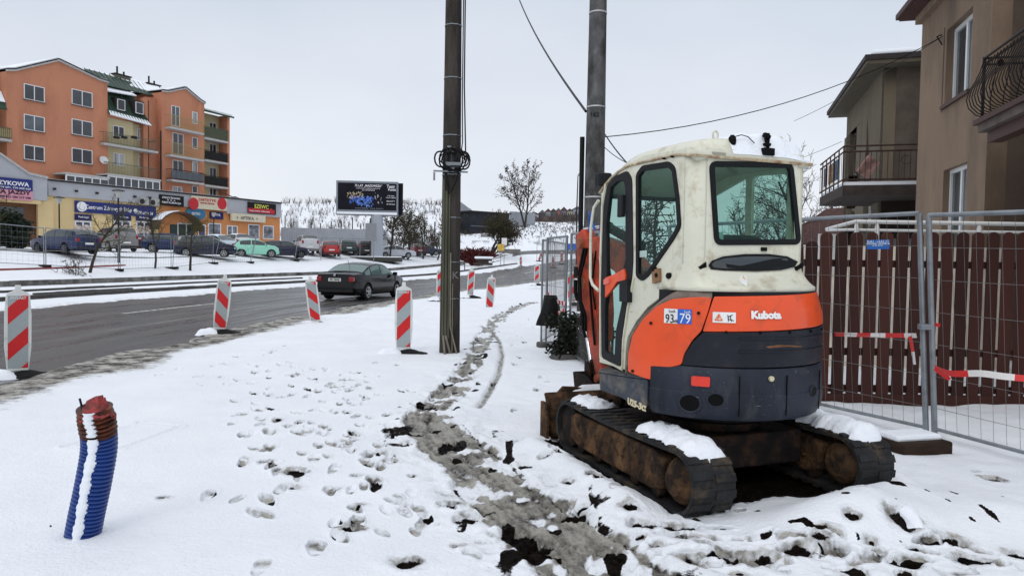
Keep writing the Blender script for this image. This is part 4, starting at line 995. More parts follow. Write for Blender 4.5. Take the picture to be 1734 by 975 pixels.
obj('bucket_cheek', MB().prism(pp, -.235, -.215, 'x').prism(pp, .215, .235, 'x'), darkst, bkt, bevel=.004)
mb = MB(); [mb.box((x, 1.49, .44), (.05, .05, .11), Matrix.Rotation(.4, 3, 'X')) for x in (-.19, -.06, .06, .19)]; obj('bucket_tooth', mb, darkst, bkt, bevel=.006)
mb = MB()
mb.tube([(-.085, 2.26, 1.85), (-.10, 2.33, 1.60), (-.11, 2.30, 1.35), (-.10, 2.22, 1.15), (-.09, 2.24, 1.05), (-.08, 2.20, .95)], .016, 7)
mb.tube([(-.085, 2.20, 1.85), (-.12, 2.27, 1.55), (-.13, 2.22, 1.32), (-.11, 2.15, 1.18), (-.10, 2.16, 1.02)], .014, 7)
mb.tube([(-.085, 2.44, 1.52), (-.10, 2.41, 1.40), (-.10, 2.36, 1.32)], .02, 8)
obj('hydraulic_hose', mb, greas, arm, smooth=60)
obj('hydraulic_line', MB().tube([(-.075, 2.10, 1.80), (-.085, 2.12, 1.5), (-.085, 2.06, 1.2), (-.08, 2.0, .9)], .012, 6).tube([(-.075, 2.02, 1.82), (-.10, 2.05, 1.5), (-.09, 1.98, 1.25)], .010, 6), greas, arm, smooth=60)
obj('cylinder_clevis', MB().box((-.02, 2.47, 1.60), (.12, .08, .12)).box((-.03, 2.34, 1.10), (.11, .09, .08)), darkst, arm, bevel=.01)
obj('hose_sleeve', MB().tube([(-.05, 2.22, 2.02), (-.08, 2.16, 2.2), (-.05, 2.1, 2.02)], .012, 6), M_('hose_blue', (.02, .10, .40), .5), arm, smooth=60)
for o_ in set(bpy.data.objects)-_before: o_.data.transform(Matrix.Translation((.0, -.25, -.13)) if o_.name.split('.')[0] not in ('boom',) else Matrix.Translation((0, -.20, -.12)))
# ================================================================ facades
class Fac:
    """a facade: origin P0, direction u along it, outward normal n (towards the street)"""
    def __init__(s, P0, P1, root):
        s.P = Vector((P0[0], P0[1], 0)); s.u = (Vector((P1[0], P1[1], 0))-s.P).normalized(); s.n = Vector((s.u.y, -s.u.x, 0)); s.root = root
        if s.n.dot(-s.P) < 0: s.n = -s.n
        s.R = Matrix((s.u, s.n, Vector((0, 0, 1)))).transposed(); s.M = Matrix.Translation(s.P) @ s.R.to_4x4()
    def m(s, px, py, n=0.):
        p = onplane(px, py, s.P+s.n*n, s.n); d = p-s.P; return (d.dot(s.u), p.z)
    def box(s, mb, s0, s1, n0, n1, z0, z1):
        return mb.box(s.P+s.u*((s0+s1)/2)+s.n*((n0+n1)/2)+Vector((0, 0, (z0+z1)/2)), (abs(s1-s0), abs(n1-n0), abs(z1-z0)), s.R)
    def poly(s, mb, pts, n0, n1):
        k = len(pts); P_ = [s.P+s.u*a+s.n*n0+Vector((0, 0, b)) for a, b in pts]+[s.P+s.u*a+s.n*n1+Vector((0, 0, b)) for a, b in pts]
        return mb.add(P_, [tuple(range(k)), tuple(range(k, 2*k))[::-1]]+[(i, i+k, (i+1) % k+k, (i+1) % k) for i in range(k)])
    def o(s, name, mb, m, parent=None, **k): return obj(name, mb, m, parent or s.root, world=True, **k)
    def pbox(s, name, px0, py0, px1, py1, n0, n1, m, parent=None, **k):
        a, b = s.m(px0, py0, n0), s.m(px1, py1, n0); zc = s.m((px0+px1)/2, py0, n0)[1]; zd = s.m((px0+px1)/2, py1, n0)[1]
        return s.o(name, s.box(MB(), a[0], b[0], n0-.002, n1, zd, zc), m, parent, **k)
    def window(s, px0, py0, px1, py1, n=0, cols=2, rows=1, frame=.07, glass=None, sill=True, rim=None, s01=None):
        if s01: a, b, z0, z1 = s01
        else: a, b = s.m(px0, py0, n)[0], s.m(px1, py0, n)[0]; c = (px0+px1)/2; z1, z0 = s.m(c, py0, n)[1], s.m(c, py1, n)[1]
        if a > b: a, b = b, a
        mb = MB()
        s.box(mb, a, b, n-.04, n+.05, z1-frame, z1); s.box(mb, a, b, n-.04, n+.05, z0, z0+frame)
        s.box(mb, a, a+frame, n-.04, n+.048, z0+frame, z1-frame); s.box(mb, b-frame, b, n-.04, n+.048, z0+frame, z1-frame)
        for i in range(1, cols): x = a+(b-a)*i/cols; s.box(mb, x-frame*.55, x+frame*.55, n-.03, n+.045, z0+frame, z1-frame)
        for i in range(1, rows): z = z0+(z1-z0)*i/rows; s.box(mb, a+frame, b-frame, n-.02, n+.04, z-frame*.35, z+frame*.35)
        w = s.o('window', mb, rim or winw)
        s.o('pane', s.box(MB(), a+frame*.5, b-frame*.5, n-.02, n+.012, z0+frame*.5, z1-frame*.5), glass or random.choice(panes), w)
        if sill: s.o('sill', s.box(MB(), a-.05, b+.05, n+.0, n+.16, z0-.07, z0-.005), sillm, w)
        return w
    def text(s, txt, px, py, hpx, wpx, m, n, parent, bold=0., name='lettering'):
        me = textmesh(txt, 1.0, .02, bold)
        xs = [v.co.x for v in me.vertices]; ys_ = [v.co.y for v in me.vertices]; w = max(xs)-min(xs); h = max(ys_)-min(ys_); mx_, my_ = (max(xs)+min(xs))/2, (max(ys_)+min(ys_))/2
        a0, a1 = s.m(px-wpx/2, py, n)[0], s.m(px+wpx/2, py, n)[0]; W_ = abs(a1-a0); H_ = s.m(px, py-hpx/2, n)[1]-s.m(px, py+hpx/2, n)[1]; c = s.m(px, py, n)
        sg = 1 if a1 > a0 else -1
        me.transform(Matrix.Translation((-mx_, -my_, 0))); me.transform(Matrix.Diagonal((W_/w, H_/h, 1, 1)))
        xd = s.u*sg; org = s.P+s.u*c[0]+s.n*n+Vector((0, 0, c[1])); me.transform(face_matrix(org, xd, (0, 0, 1)))
        return s.o(name, me, m, parent)
winw = M_('window_frame_white', (.70, .71, .72), .4, var=.04)
sillm = M_('sill_brown', (.14, .10, .09), .6)
panes = [mat('pane_dark', (.03, .036, .045), .08, var=.3, scale=.8, spec=.7), mat('pane_curtain', (.26, .27, .27), .15, var=.7, scale=2.2, streak=8, spec=.6), mat('pane_black', (.012, .014, .02), .08, var=.3, spec=.6), mat('pane_black2', (.018, .02, .026), .08, var=.6, scale=1.5, spec=.6), mat('pane_blue', (.06, .075, .095), .08, var=.4, scale=1.0, spec=.7)]
plaster_o = mat('orange_plaster', (.50, .212, .122), .85, var=.07, scale=.6, bump=.15, dirt=(.36, .14, .08), damt=.40, dscale=.45, streak=3)
plaster_c = mat('cream_plaster', (.50, .42, .25), .85, var=.08, scale=.6, bump=.15)
plaster_y = mat('yellow_plaster', (.66, .50, .26), .85, var=.06, scale=.6, bump=.15)
plaster_g = mat('grey_fascia', (.40, .41, .44), .8, var=.07, scale=.7, bump=.15)
plaster_p = mat('peach_plaster', (.58, .24, .09), .85, var=.06, scale=.6)
groof = mat('green_metal_roof', (.030, .060, .040), .45, var=.2, scale=2)
trimg = M_('trim_lightgrey', (.42, .41, .40), .6)
trimd = M_('trim_dark', (.035, .03, .03), .6)
sn = mat('roof_snow', (.82, .85, .89), .7, var=.03)
rail_g = M_('rail_green', (.10, .12, .08), .6); rail_d = M_('rail_dark', (.02, .02, .02), .6)

# ---- apartment block behind the shops
apt = thing('apartment_building', 'orange gabled apartment block with green roof rising behind the shops', 'building', (-43, 67, 0))
A = Fac((-43, 67), (-34.3, 86), apt)
if A.m(389, 300)[0] < A.m(10, 300)[0]: print('dir')
def gable(F_, pts, depth, m, name='wall', zb=1.5, n=0):
    P_ = [F_.m(x, y, n) for x, y in pts]; P_ = [(P_[0][0], zb)]+P_+[(P_[-1][0], zb)]
    return F_.o(name, F_.poly(MB(), P_, n, n-depth), m), P_
def gable_trim(F_, P_, n, depth):
    # roof slab following the gable + fascia + snow
    top = P_[1:-1]; mb = MB(); up = [(a, b+.16) for a, b in top]
    for i in range(len(top)-1):
        F_.poly(mb, [top[i], top[i+1], up[i+1], up[i]], n+.22, n-.02)
    r = F_.o('gable_trim', mb, trimg)
    mb = MB()
    for i in range(len(top)-1):
        F_.poly(mb, [(top[i][0], top[i][1]+.165), (top[i+1][0], top[i+1][1]+.165), (up[i+1][0], up[i+1][1]+.10), (up[i][0], up[i][1]+.10)], n+.26, n-depth)
    rf = F_.o('roof', mb, trimd)
    mb = MB()
    for i in range(len(top)-1):
        F_.poly(mb, [(top[i][0], top[i][1]+.27), (top[i+1][0], top[i+1][1]+.27), (up[i+1][0], up[i+1][1]+.2), (up[i][0], up[i][1]+.2)], n+.0, n-depth+.1)
    F_.o('roof_snow', mb, sn, rf)
wA, PA = gable(A, [(10, 121), (25, 121), (98, 104), (168, 137), (182, 141)], 11, plaster_o); gable_trim(A, PA, 0, 11)
wB, PB = gable(A, [(274, 156), (284, 157), (313, 151), (338, 172), (346, 177)], 11, plaster_o); gable_trim(A, PB, 0, 11)
# side wall piece px 247-274 set back
wC, PC = gable(A, [(246, 164), (276, 168)], 9, plaster_o, n=-.8)
# recess block with mansard
sA, sB = A.m(182, 150)[0], A.m(247, 150, -.8)[0]
zr0 = A.m(215, 204, 0)[1]
recess = A.o('wall', A.box(MB(), sA-.1, sB+.2, -1.0, -9, 1.5, zr0), plaster_c)
# curved bay of the cream wall
mb = MB(); A.box(mb, sA+.02, sA+(sB-sA)*.62, -1.0, -.35, 1.5, zr0-.02); A.o('bay_wall', mb, plaster_c)
A.o('wall', A.box(MB(), sB-.55, sB+.0, -1.0, -.5, 1.5, A.m(240, 166, -.6)[1]), plaster_o)
# mansard: steep green metal with standing seams, snow at foot
def quad3(F_, pts4, th=.08):
    """pts4: (s, n, z) corners"""
    V = [F_.P+F_.u*a+F_.n*b+Vector((0, 0, c)) for a, b, c in pts4]; nn = (V[1]-V[0]).cross(V[2]-V[0]).normalized()*th
    return MB().add(V+[v-nn for v in V], [(0, 1, 2, 3), (7, 6, 5, 4), (0, 4, 5, 1), (1, 5, 6, 2), (2, 6, 7, 3), (3, 7, 4, 0)])
zt = A.m(205, 150, -1.6)[1]; z2 = A.m(215, 200, .1)[1]
mr_ = A.o('mansard_roof', quad3(A, [(sA-.0, .25, z2), (sB-.1, .15, z2-.3), (sB-1.2, -1.9, zt), (sA-.0, -1.6, zt)]), groof)
ms = MB()
for i in range(15):
    u = i/14; a = sA+(sB-.1-sA)*u; b = sA+(sB-1.2-sA)*u
    p = [A.P+A.u*a+A.n*(.27-.1*u)+Vector((0, 0, z2-.3*u+.02)), A.P+A.u*b+A.n*(-1.58-.3*u)+Vector((0, 0, zt+.02))]; ms.tube(p, .035, 4)
A.o('seam', ms, groof, mr_)
A.o('roof_snow', quad3(A, [(sA+.1, .31, z2+.02), (sB-.1, .21, z2-.26), (sB-.55, -.38, z2+.55), (sA+.1, -.25, z2+.75)], .12), sn, mr_)
for (x0, y0, x1, y1) in ((193, 168, 206, 189), (224, 173, 237, 195)):
    a, b = A.m(x0, y0, -.6), A.m(x1, y1, -.6)
    dm = A.o('dormer', A.box(MB(), a[0]-.15, b[0]+.15, -.15, -1.6, b[1]-.1, a[1]+.15), trimd, mr_); A.window(0, 0, 0, 0, n=-.10, cols=1, s01=(a[0], b[0], b[1], a[1]), sill=False, frame=.05)
# upper roofs
zc = A.m(205, 128, -4)[1]; zr2 = A.m(205, 150, -1.6)[1]
r2 = A.o('roof', quad3(A, [(sA-.1, -1.3, zr2-.1), (A.m(276, 164, -1.3)[0], -1.3, A.m(276, 166, -1.3)[1]), (A.m(262, 150, -5)[0], -5, A.m(262, 146, -5)[1]), (sA+1.0, -5, zc)]), groof)
ms = MB()
for i in range(16):
    u = i/15; V = lambda a, b, c: A.P+A.u*a+A.n*b+Vector((0, 0, c))
    a = V(sA-.1, -1.25, zr2-.02).lerp(V(A.m(276, 164, -1.3)[0], -1.25, A.m(276, 166, -1.3)[1]+.06), u); b = V(sA+1.0, -5, zc+.05).lerp(V(A.m(262, 150, -5)[0], -5, A.m(262, 146, -5)[1]+.05), u); ms.tube([a, b], .04, 4)
A.o('seam', ms, groof, r2)
A.o('roof_snow', quad3(A, [(A.m(215, 150, -1.5)[0], -3.6, zc-.9), (A.m(280, 164, -1.5)[0], -1.5, A.m(276, 164, -1.3)[1]+.25), (A.m(268, 150, -5)[0], -5.2, A.m(262, 146, -5)[1]+.3), (sA+1.6, -5.2, zc+.12)], .15), sn, r2)
A.o('roof_snow', quad3(A, [(sA+.0, -.7, A.m(186, 152, 0)[1]), (A.m(228, 160, -1.0)[0], -.7, A.m(228, 161, -.7)[1]), (A.m(190, 141, -1.5)[0]+2, -2.2, A.m(195, 146, -2)[1]), (sA, -2.0, A.m(184, 141, -1)[1])], .12), sn, r2)
for (x0, y0, x1, y1) in ((192, 126, 217, 135), (247, 142, 267, 150)):
    a, b = A.m(x0, y0, -5), A.m(x1, y1, -5)
    ch = A.o('chimney', A.box(MB(), a[0], b[0], -4.6, -5.6, b[1]-1.6, a[1]), M_('chimney_stone', (.12, .11, .09), .8, var=.3), r2)
    mb = A.box(MB(), a[0]-.12, b[0]+.12, -4.5, -5.7, a[1], a[1]+.12); 
    for u in (.25, .7): q = A.P+A.u*(a[0]+(b[0]-a[0])*u)+A.n*-5; mb.tube([q+Vector((0, 0, a[1]+.1)), q+Vector((0, 0, a[1]+.55+.4*(u < .5)))], .10, 8)
    A.o('chimney_cap', mb, trimd, ch)
# right-hand section C
sC0, sC1 = A.m(346, 190)[0], A.m(389, 200)[0]
zC = A.m(350, 188, -.6)[1]
A.o('wall', A.box(MB(), sC0-.05, sC1-.35, -1.4, -10, 1.5, zC-.1), plaster_c); A.o('wall', A.box(MB(), sC1-.35, sC1, .0, -10, 1.5, zC-.1), plaster_o)
r3 = A.o('roof', quad3(A, [(sC0, .35, zC-.15), (sC1+.4, .35, zC-.15), (sC1+.4, -6, zC+1.5), (sC0, -6, zC+1.5)], .2), groof)
A.o('roof_snow', quad3(A, [(sC0+.1, .1, zC+.1), (sC1+.3, .1, zC+.08), (sC1+.2, -6, zC+1.65), (sC0, -6, zC+1.65)], .12), sn, r3)
# left sliver section
s_l = A.m(10, 150)[0]
A.o('wall', A.box(MB(), s_l-9, s_l+.02, -1.2, -10, 1.5, A.m(5, 185, -1.2)[1]), plaster_c)
r4 = A.o('mansard_roof', quad3(A, [(s_l-9, .2, A.m(5, 185, 0)[1]), (s_l-.02, .2, A.m(5, 185, 0)[1]), (s_l-.02, -2, A.m(5, 118, -1.5)[1]), (s_l-9, -2, A.m(5, 118, -1.5)[1])]), groof)
A.o('roof_snow', quad3(A, [(s_l-9, .0, A.m(5, 172, 0)[1]), (s_l-.05, .0, A.m(5, 172, 0)[1]), (s_l-.05, -.6, A.m(5, 155, -.5)[1]), (s_l-9, -.6, A.m(5, 155, -.5)[1])], .1), sn, r4)
# windows of block A
for (x0, x1, ys3) in ((40, 75, ((145, 171), (196, 222), (247, 272))), (121, 156, ((154, 180), (204, 230), (252.5, 277)))):
    for (y0, y1) in ys3: A.window(x0, y0+.0, x1, y1, n=0)
A.window(0-8, 195, 8, 218, n=-1.2)
# block B windows
for (x0, y0, x1, y1, c, s_) in ((290, 180, 304, 214, 2, 0), (325, 190, 334, 210, 1, 1), (292, 226, 310, 262, 2, 0), (325, 233, 334, 252, 1, 1), (292, 272, 310, 292, 2, 0), (325, 274, 334, 294, 1, 1), (325, 315, 334, 327, 1, 1), (292, 316, 308, 330, 2, 0)): A.window(x0, y0, x1, y1, n=0, cols=c, sill=False, frame=.06)
for (x0, y0, x1, y1) in ((191, 214, 210, 232), (232, 218, 241, 238), (192, 260, 210, 281), (234, 265, 243, 285)): A.window(x0, y0, x1, y1, n=-.34 if x0 < 215 else -.98, cols=2, frame=.06, sill=False)
for yy in (208, 244, 284, 318):
    A.window(354, yy, 366, yy+22, n=-1.4, cols=2, frame=.06, sill=False); A.window(372, yy+2, 379, yy+20, n=-1.4, cols=1, frame=.06, sill=False)
def balcony(F_, px0, px1, ytop, ybot, n0, n1, rm_, bars=True, panel=None, slabm=None, parent=None):
    a, b = F_.m(px0, ytop, n1)[0], F_.m(px1, ytop, n1)[0]; c = (px0+px1)/2; z1, z0 = F_.m(c, ytop, n1)[1], F_.m(c, ybot, n1)[1]
    bl_ = F_.o('balcony', F_.box(MB(), a, b, n0, n1, z0-.22, z0), slabm or trimg)
    mb = MB()
    for z in (z1, z0+.12): F_.box(mb, a, b, n1-.06, n1-.02, z-.025, z+.025); F_.box(mb, a, a+.04, n0, n1-.06, z-.025, z+.025); F_.box(mb, b-.04, b, n0, n1-.06, z-.025, z+.025)
    if bars:
        k = max(4, int((b-a)/.16))
        for i in range(k+1): x = a+(b-a)*i/k; F_.box(mb, x-.012, x+.012, n1-.052, n1-.028, z0, z1-.02)
    F_.o('railing', mb, rm_, bl_)
    if panel: F_.o('balcony_panel', F_.box(MB(), a+.05, b-.05, n1-.10, n1-.07, z0+.1, z1-.1), panel, bl_)
    return bl_
pangl = M_('panel_grey', (.16, .18, .20), .3, var=.2); panye = M_('panel_ochre', (.33, .27, .13), .6); pandk = M_('panel_dark', (.03, .03, .03), .6, var=.4)
balcony(A, 176, 268, 231, 249, -1, .6, rail_g); balcony(A, 178, 268, 280, 301, -1, .6, rail_g)
balcony(A, 289, 346, 200, 220, 0, .9, M_('rail_yellow', (.36, .28, .12), .6)); balcony(A, 289, 346, 246, 266, 0, .9, M_('rail_yellow', (.36, .28, .12), .6))
balcony(A, 291, 346, 290, 307, 0, .9, rail_d, panel=pangl); balcony(A, 346, 387, 217, 236, -1.4, .1, rail_g, panel=M_('panel_green', (.09, .10, .06), .6))
balcony(A, 347, 387, 257, 273, -1.4, .1, rail_d, panel=pandk); balcony(A, 347, 387, 299, 315, -1.4, .1, rail_d, panel=pandk); balcony(A, -40, 20, 213, 232, -1.2, .4, rail_g, panel=panye)
# flower boxes, dish, glazed winter gardens at roof-terrace level, downpipe
for p in (192, 205, 222): A.pbox('flower_box', p, 231, p+8, 235, .62, .85, rail_d)
dq = A.P+A.u*A.m(175, 272, .3)[0]+A.n*.3+Vector((0, 0, A.m(175, 272, .3)[1]))
mb = MB().lathe([(.05, .0), (.30, .06), (.42, .14), (.40, .15), (.28, .08), (.04, .03)], n=20); dsh = mb.mesh('x'); dsh.transform(Matrix.Translation(dq) @ Vector((A.n.x-.3, A.n.y, .25)).to_track_quat('Z', 'Y').to_matrix().to_4x4()); A.o('satellite_dish', dsh, M_('dish_white', (.6, .6, .6), .5), smooth=40)
for (x0, x1, y0, y1, nn, k) in ((112, 183, 297, 312, 1.6, 5), (183, 270, 300, 320, 1.6, 7), (20, 64, 297, 304, 1.4, 3)):
    a, b = A.m(x0, 300, nn)[0], A.m(x1, 300, nn)[0]; c = (x0+x1)/2; z1, z0 = A.m(c, y0, nn)[1], A.m(c, y1, nn)[1]-1.2
    wg = A.o('winter_garden', A.box(MB(), a-.2, b+.1, nn+.15, .0, z1-.12, z1+.05), trimg)
    mb = MB(); [A.box(mb, a+(b-a)*i/k-.05, a+(b-a)*i/k+.05, nn-.05, nn+.05, z0, z1-.12) for i in range(k+1)]; A.box(mb, a, b, nn-.04, nn+.04, z1-.26, z1-.125); A.o('glazing_bar', mb, winw, wg)
    A.o('pane', A.box(MB(), a, b, nn-.02, nn+.0, z0, z1-.2), panes[0], wg)
A.o('downpipe', MB().tube([A.P+A.u*(sB+.1)+A.n*-.6+Vector((0, 0, A.m(248, y, -.6)[1])) for y in (170, 300)], .07, 6), trimd)
A.o('downpipe', MB().tube([A.P+A.u*(A.m(272, 200)[0]-.1)+A.n*.1+Vector((0, 0, A.m(273, y, 0)[1])) for y in (222, 318)]+[], .07, 6), trimd)

# ---- row of shops
shop = thing('shop_building', 'long low yellow and peach shop row with grey sign band', 'building', (-38, 58, 0))
S = Fac((-38, 58), (-26, 79.5), shop)
s80, s474 = S.m(80, 330)[0], S.m(474, 370)[0]; s262 = S.m(268, 350)[0]; s380 = S.m(382, 360)[0]
zP = S.m(270, 325)[1]; zF = S.m(200, 341)[1]; zG = 1.7
print('shop', s80, s474, zP, zF, S.m(80, 306), S.m(474, 345))
S.o('wall', S.box(MB(), s80-8, s262, 0, -8, zG-1, zF), plaster_y); S.o('wall', S.box(MB(), s262, s474, 0, -8, zG-1, zF), plaster_p)
S.o('fascia', S.box(MB(), s80, s474+.02, .18, -8, zF, zP), plaster_g)
S.o('roof_edge', S.box(MB(), s80, s474+.1, .30, -8.1, zP, zP+.14), trimd)
S.o('flat_roof_snow', S.box(MB(), s80, s474, -.1, -8, zP+.1, zP+.2), sn)
S.o('fascia', S.box(MB(), s380, s474+.03, .21, .0, zF-.35, zF+.3), plaster_g)
# left gabled sign block
nG = 1.2
gp = [S.m(x, y, nG) for x, y in ((-60, 232), (0, 263), (48, 296), (62, 299), (80, 303))]
zg0 = S.m(40, 337, nG)[1]
S.o('fascia', S.poly(MB(), [(gp[0][0], zg0)]+gp+[(gp[-1][0], zg0)], nG, -8), plaster_g)
tr = MB()
for i in range(4): S.poly(tr, [gp[i], gp[i+1], (gp[i+1][0], gp[i+1][1]+.18), (gp[i][0], gp[i][1]+.18)], nG+.15, -8)
S.o('gable_trim', tr, trimg)
portal = S.o('portal', S.box(MB(), S.m(63, 380, .6)[0], S.m(80, 380, .6)[0]+.4, .75, 0, zG-1, zg0), plaster_y)
S.o('portal_recess', S.box(MB(), S.m(-60, 380, .0)[0], S.m(62, 380, 0)[0], .5, .02, zG-.5, S.m(30, 344, .5)[1]), M_('portal_brown', (.13, .055, .025), .7, var=.2))
S.o('shopfront', S.box(MB(), S.m(-60, 380, .5)[0], S.m(40, 380, .5)[0], .56, .4, zG-.5, S.m(15, 350, .5)[1]), panes[0])
S.o('soffit', S.box(MB(), S.m(-60, 350, .6)[0], S.m(63, 350, .6)[0], 1.15, .5, S.m(30, 344, .5)[1]+.0, zg0-.01), plaster_y)
blue_s = M_('sign_blue', (.012, .022, .16), .45, var=.05); pink_s = M_('sign_pink', (.62, .28, .36), .5, var=.05); white_t = M_('sign_white', (.80, .80, .82), .5, var=0); black_s = M_('sign_black', (.015, .013, .014), .4, var=.1)
cream_s = M_('sign_cream', (.62, .56, .42), .5); red_s = M_('sign_red', (.50, .02, .03), .45); green_s = M_('sign_green', (.12, .2, .1), .5); dkbl = M_('sign_darkblue', (.02, .02, .10), .45)
def sign(px0, py0, px1, py1, m, n0, n1=None, par=None, name='sign_board'): return S.pbox(name, px0, py0, px1, py1, n0, n1 or n0+.12, m, par)
z = nG+.01
b1 = sign(-70, 299, 54, 319, blue_s, z); S.text('SZKOŁA JĘZYKOWA', -5, 309, 10, 112, white_t, z+.14, b1, .02); S.text('tel. 501 404 601, 570 808 660', 15, 317.5, 3.6, 76, white_t, z+.14, b1)
b2_ = sign(-70, 319.3, 54, 336, pink_s, z); S.text('SZKOŁA JAZDY', 7, 325, 9, 92, black_s, z+.14, b2_, .02); S.text('tel. 501 808 822 500 219 398', 15, 333, 3.6, 76, black_s, z+.14, b2_)
b3 = sign(126, 345, 263, 363.5, blue_s, .02); S.text('Centrum Zdrowych Stóp', 185, 354, 9, 78, white_t, .16, b3, .01); S.text('570 04 04 04', 246, 361, 5.5, 26, white_t, .16, b3, .01)
for (x, y, r) in ((138.5, 350, .42), (230, 357.5, .22)):
    c = S.m(x, y, .15); S.o('logo', S.poly(MB(), [(c[0]+r*math.cos(w), c[1]+r*math.sin(w)) for w in np.linspace(0, 2*PI, 21)[:-1]], .15, .18), white_t, b3)
b4 = sign(269, 331, 310, 349, black_s, .20); S.text('STRZYŻEWSKI', 290, 335, 4, 30, white_t, .35, b4, .01); S.text('RESTAURACJA', 291, 344, 4, 32, white_t, .35, b4, .01); S.text('* * *', 290, 339.5, 2.5, 14, white_t, .35, b4)
b5 = sign(323, 334, 383, 355, cream_s, .20); S.text('DIETETYK', 352, 339, 4.5, 30, red_s, .35, b5, .01); S.text('centrum zdrowia', 351, 344, 3.5, 24, red_s, .35, b5); 
for x in (328, 376):
    c = S.m(x, 345, .34); S.o('logo', S.poly(MB(), [(c[0]+.55*math.cos(w), c[1]+.6*math.sin(w)) for w in np.linspace(0, 2*PI, 17)[:-1]], .33, .36), red_s, b5)
b6 = sign(419, 344, 466, 362, black_s, .22); S.text('SZEWC', 443, 350, 6.5, 24, M_('sign_yellowgreen', (.65, .62, .12), .5), .37, b6, .02); rb = S.pbox('sign_stripe', 420, 354, 465, 361, .345, .36, red_s, b6); S.text('naprawa obuwia', 440, 358, 3.5, 34, white_t, .38, b6)
c = S.m(459, 358, .36); S.o('logo', S.poly(MB(), [(c[0]+.28*math.cos(w), c[1]+.3*math.sin(w)) for w in np.linspace(0, 2*PI, 17)[:-1]], .36, .38), red_s, b6)
b7 = sign(390, 363, 447, 375.5, cream_s, .26, .5); S.text('+  APTEKA  +', 419, 369.5, 5, 36, M_('sign_grey', (.12, .11, .10), .5), .52, b7, .01)
b8 = sign(355, 359, 377, 371, dkbl, .05); S.text('OPTYK', 366, 364, 4, 15, white_t, .19, b8, .01)
c = S.m(332, 362, .2); ovs = S.o('sign_board', S.poly(MB(), [(c[0]+1.1*math.cos(w), c[1]+.62*math.sin(w)) for w in np.linspace(0, 2*PI, 25)[:-1]], .06, .2), M_('sign_teal', (.03, .16, .30), .4)); S.text('BISTRO', 332, 362, 4.5, 14, white_t, .22, ovs, .01)
# air conditioners
for (x, y) in ((242, 341), (260, 343)):
    ac_ = S.pbox('air_conditioner', x-7, y-6, x+6, y+6, .19, .55, M_('ac_beige', (.38, .38, .36), .5)); c = S.m(x-1, y, .56); S.o('fan_grille', S.poly(MB(), [(c[0]+.24*math.cos(w), c[1]+.24*math.sin(w)) for w in np.linspace(0, 2*PI, 17)[:-1]], .55, .57), trimd, ac_)
for x, y in ((91, 320), (128, 323.5), (163, 327), (196, 330), (227, 333), (252, 335)): S.pbox('flood_lamp', x-1.6, y-1.6, x+1.6, y+1.8, .19, .45, trimd)
# windows and doors with printed panels
prn = [mat('poster_dark', (.04, .04, .09), .3, var=.8, scale=2.5, spec=.6), mat('poster_grey', (.16, .17, .2), .25, var=.7, scale=2.2, spec=.6)]
for (x0, y0, x1, y1, k) in ((126, 374, 154, 403, 2), (192, 374, 221, 404, 2), (230, 375, 257, 405, 2)):
    S.window(x0, y0, x1, y1, n=.0, cols=k, frame=.12, glass=prn[0], sill=True)
    S.pbox('sign_board', x0, y0-11, x1, y0-1, .0, .10, dkbl)
    S.text('Podologia', (x0+x1)/2+2, y0-6, 4, 18, white_t, .12, shop, .01)
    for xx in (x0+7, x1-7):
        c = S.m(xx, y0+14, .05); S.o('window_print', S.poly(MB(), [(c[0]+.36*math.cos(w), c[1]+.40*math.sin(w)) for w in np.linspace(0, 2*PI, 17)[:-1]], .03, .055), M_('print_pale', (.5, .42, .38), .5, var=.4, scale=4), shop)
for (x0, y0, x1, y1, k, g) in ((352, 378, 374, 404, 1, 1), (384, 382, 402, 412, 2, 1), (420, 380, 439, 405, 1, 1), (445, 382, 463, 405, 1, 1), (335, 380, 348, 405, 1, 0), (300, 378, 330, 406, 2, 0)): S.window(x0, y0, x1, y1, n=.0, cols=k, frame=.10, glass=prn[g], sill=False)
# dark base course and arched awning
S.o('base_course', S.box(MB(), s80-2, s262, .08, 0, zG-1.5, S.m(200, 404, .05)[1]), M_('plinth_brown', (.055, .03, .025), .7, var=.3))
mb = MB(); c = S.m(303, 385, 1.0); rr = 2.4; rows = []
for w in np.linspace(0, PI, 14): rows.append([S.P+S.u*(c[0]+rr*math.cos(w))+S.n*nn+Vector((0, 0, c[1]-.3+1.75*math.sin(w))) for nn in (0.0, 1.5)])
S.o('awning', mb.grid(rows), M_('awning_brown', (.10, .07, .05), .4, var=.3), solid=.05)
S.o('awning_snow', MB().grid([[p+Vector((0, 0, .07)) for p in r] for r in rows[7:12]]), sn, solid=.05)
S.o('doorway', S.box(MB(), S.m(288, 390, .02)[0], S.m(322, 390, .02)[0], .04, 0, zG-.5, c[1]+.3), M_('glass_greenish', (.03, .05, .045), .15))
# small rooftop pieces right
S.o('roof_rail', MB().tube([S.P+S.u*(S.m(388, 340)[0])+S.n*-2+Vector((0, 0, zP+1.0)), S.P+S.u*(S.m(430, 345)[0])+S.n*-2+Vector((0, 0, zP+.1))], .05, 5), trimd)
S.o('vent', MB().lathe([(.3, 0), (.3, .4), (.5, .45), (.1, .6)], S.P+S.u*S.m(430, 340)[0]+S.n*-3+Vector((0, 0, zP)), n=12), trimd)

